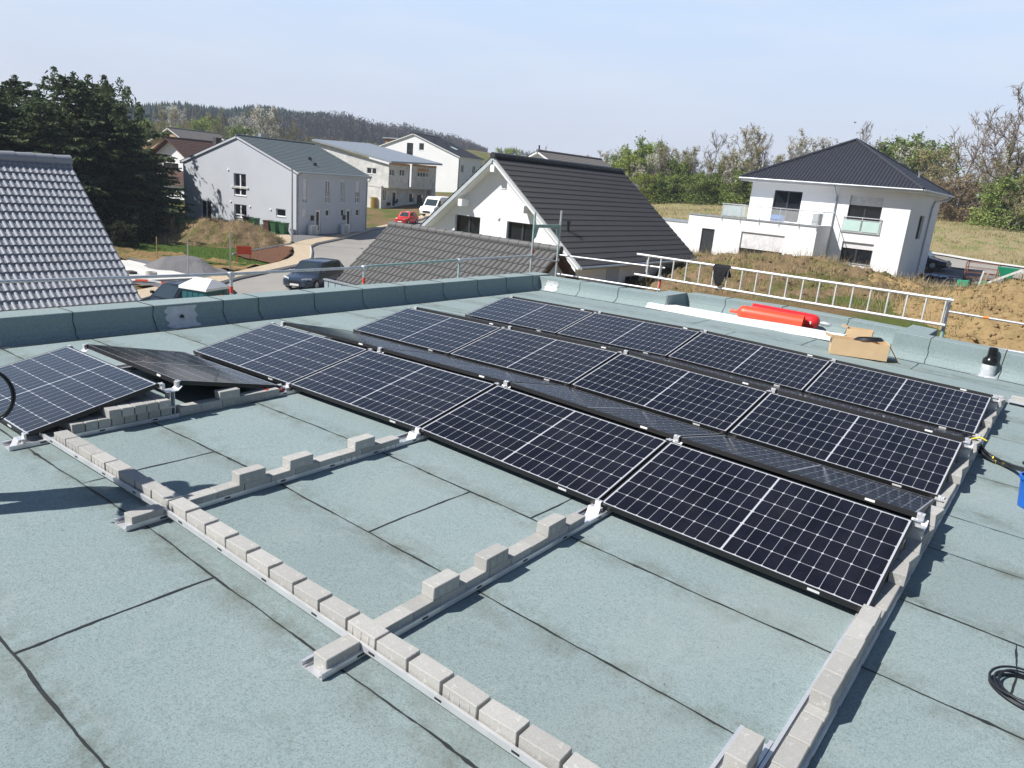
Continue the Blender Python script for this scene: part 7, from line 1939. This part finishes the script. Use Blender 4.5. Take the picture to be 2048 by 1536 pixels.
m = MB(); m.obox(hc+fd*.082-lf*.022-Z*.068, fd*.006, lf*.044, Z*.008); m.build('mouth', M['red'], hd_)
skin_body('trousers', [A_(0, 0, 1.0), A_(0, 0, .92), A_(0, .085, .82), A_(.03, .11, .50), A_(-.02, .12, .10), A_(0, -.085, .82), A_(.05, -.11, .50), A_(0, -.12, .10)], [(0, 1), (1, 2), (2, 3), (3, 4), (1, 5), (5, 6), (6, 7)], [.155, .15, .112, .078, .066, .112, .078, .066], M['trous'], t, PB)
for s, wr in ((1, A_(.60, .09, 1.14)), (-1, A_(.57, -.10, 1.10))):
    d = (hand-wr).normalized(); sd = d.cross(Z).normalized(); upn = sd.cross(d)
    palm = wr+d*.05
    P_ = [wr, palm, wr+d*.10]; E_ = [(0, 1), (1, 2)]; R_ = [(.026, .02), (.040, .016), (.040, .015)]
    skin_body('hand', P_, E_, R_, M['skin'], t, PB, 1)
    for k, (o_, ln) in enumerate(((-.030, .070), (-.010, .08), (.010, .076), (.030, .060))):
        b0 = wr+d*.105+sd*o_
        skin_body('finger', [b0, b0+d*ln*.45-upn*.008, b0+d*ln*.65-upn*.03, b0+d*ln*.5-upn*.05], [(0, 1), (1, 2), (2, 3)], [.0095, .009, .0085, .0075], M['skin'], t, PB, 1)
    b0 = wr+d*.045+sd*(.04*-s); skin_body('thumb', [b0, b0+d*.035-sd*(.022*s)-upn*.01, b0+d*.065-sd*(.012*s)-upn*.03], [(0, 1), (1, 2)], [.012, .011, .009], M['skin'], t, PB, 1)
# forearm of the near arm reaching to the coil
c_ = Vector((3.14, -2.875, .885)); m = MB(); vd = Vector((.55, -.2, 0)).normalized()
for q in range(5):
    r_ = .132+.006*q*rnd.uniform(-1, 1); off = Vector((rnd.uniform(-.01, .01), rnd.uniform(-.02, .02), rnd.uniform(-.012, .012)))
    ax1 = Vector((.61, .79, 0)); m.tube([c_+off+ax1*(r_*math.cos(a))+Z*(r_*math.sin(a))*1.08 for a in np.linspace(0, 2*math.pi, 37)[:-1]], .0045, 6, 0, True)
tag(m.build('cable_coil', M['blackrub'], None, True, tuple(c_)), 'black cable coil held in the air at the left picture edge', 'cable')
# crouching worker far off by the unfinished house
q = Wall((-72.5, 69.3), 103.4, -1)(2.0, 0, .2); q.z = gh(q.x, q.y)+.35
t = thing('person', tuple(q), 'person in dark clothing crouching beside the door of the unfinished house', 'person')
pp = lambda x, y, z: q+Vector((x, y, z))
skin_body('body', [pp(0, 0, .35), pp(.15, -.1, .6), pp(.25, -.15, .85), pp(.32, -.2, 1.02), pp(.35, -.25, .45), pp(.6, -.3, .4), pp(.1, -.5, .4), pp(.15, -.55, .05), pp(-.2, -.3, .45), pp(-.15, -.4, .05)],
          [(0, 1), (1, 2), (2, 3), (2, 4), (4, 5), (0, 6), (6, 7), (0, 8), (8, 9)], [.2, .2, .17, .11, .07, .06, .12, .08, .12, .08], M['cloth'], t, q, 1)
m = MB(); m.cbox(q.x-1.3, q.y-1.2, q.z-.1, q.x-.5, q.y-.6, q.z+.35, .1); tag(m.build('tool_bag', M['cloth'], None, False, tuple(q)), 'dark bags and tools on the ground beside the crouching person', 'bag')

# ------------------------------------------------------------------ air
vb = MB(); vb.box(-900, -300, -12, 400, 1000, 75)
hz_o = vb.build('haze', bpy.data.materials.new('thin_haze')); hz_o['kind'] = 'stuff'; tag(hz_o, 'thin pale spring haze over the village and the far ridge', 'haze')
hm_ = hz_o.data.materials[0]; hm_.use_nodes = True; nt = hm_.node_tree
for q in list(nt.nodes): nt.nodes.remove(q)
pv_ = nt.nodes.new('ShaderNodeVolumePrincipled'); po_ = nt.nodes.new('ShaderNodeOutputMaterial'); nt.links.new(pv_.outputs[0], po_.inputs['Volume'])
pv_.inputs['Color'].default_value = (.72, .82, 1, 1); pv_.inputs['Density'].default_value = .00042; pv_.inputs['Anisotropy'].default_value = .0
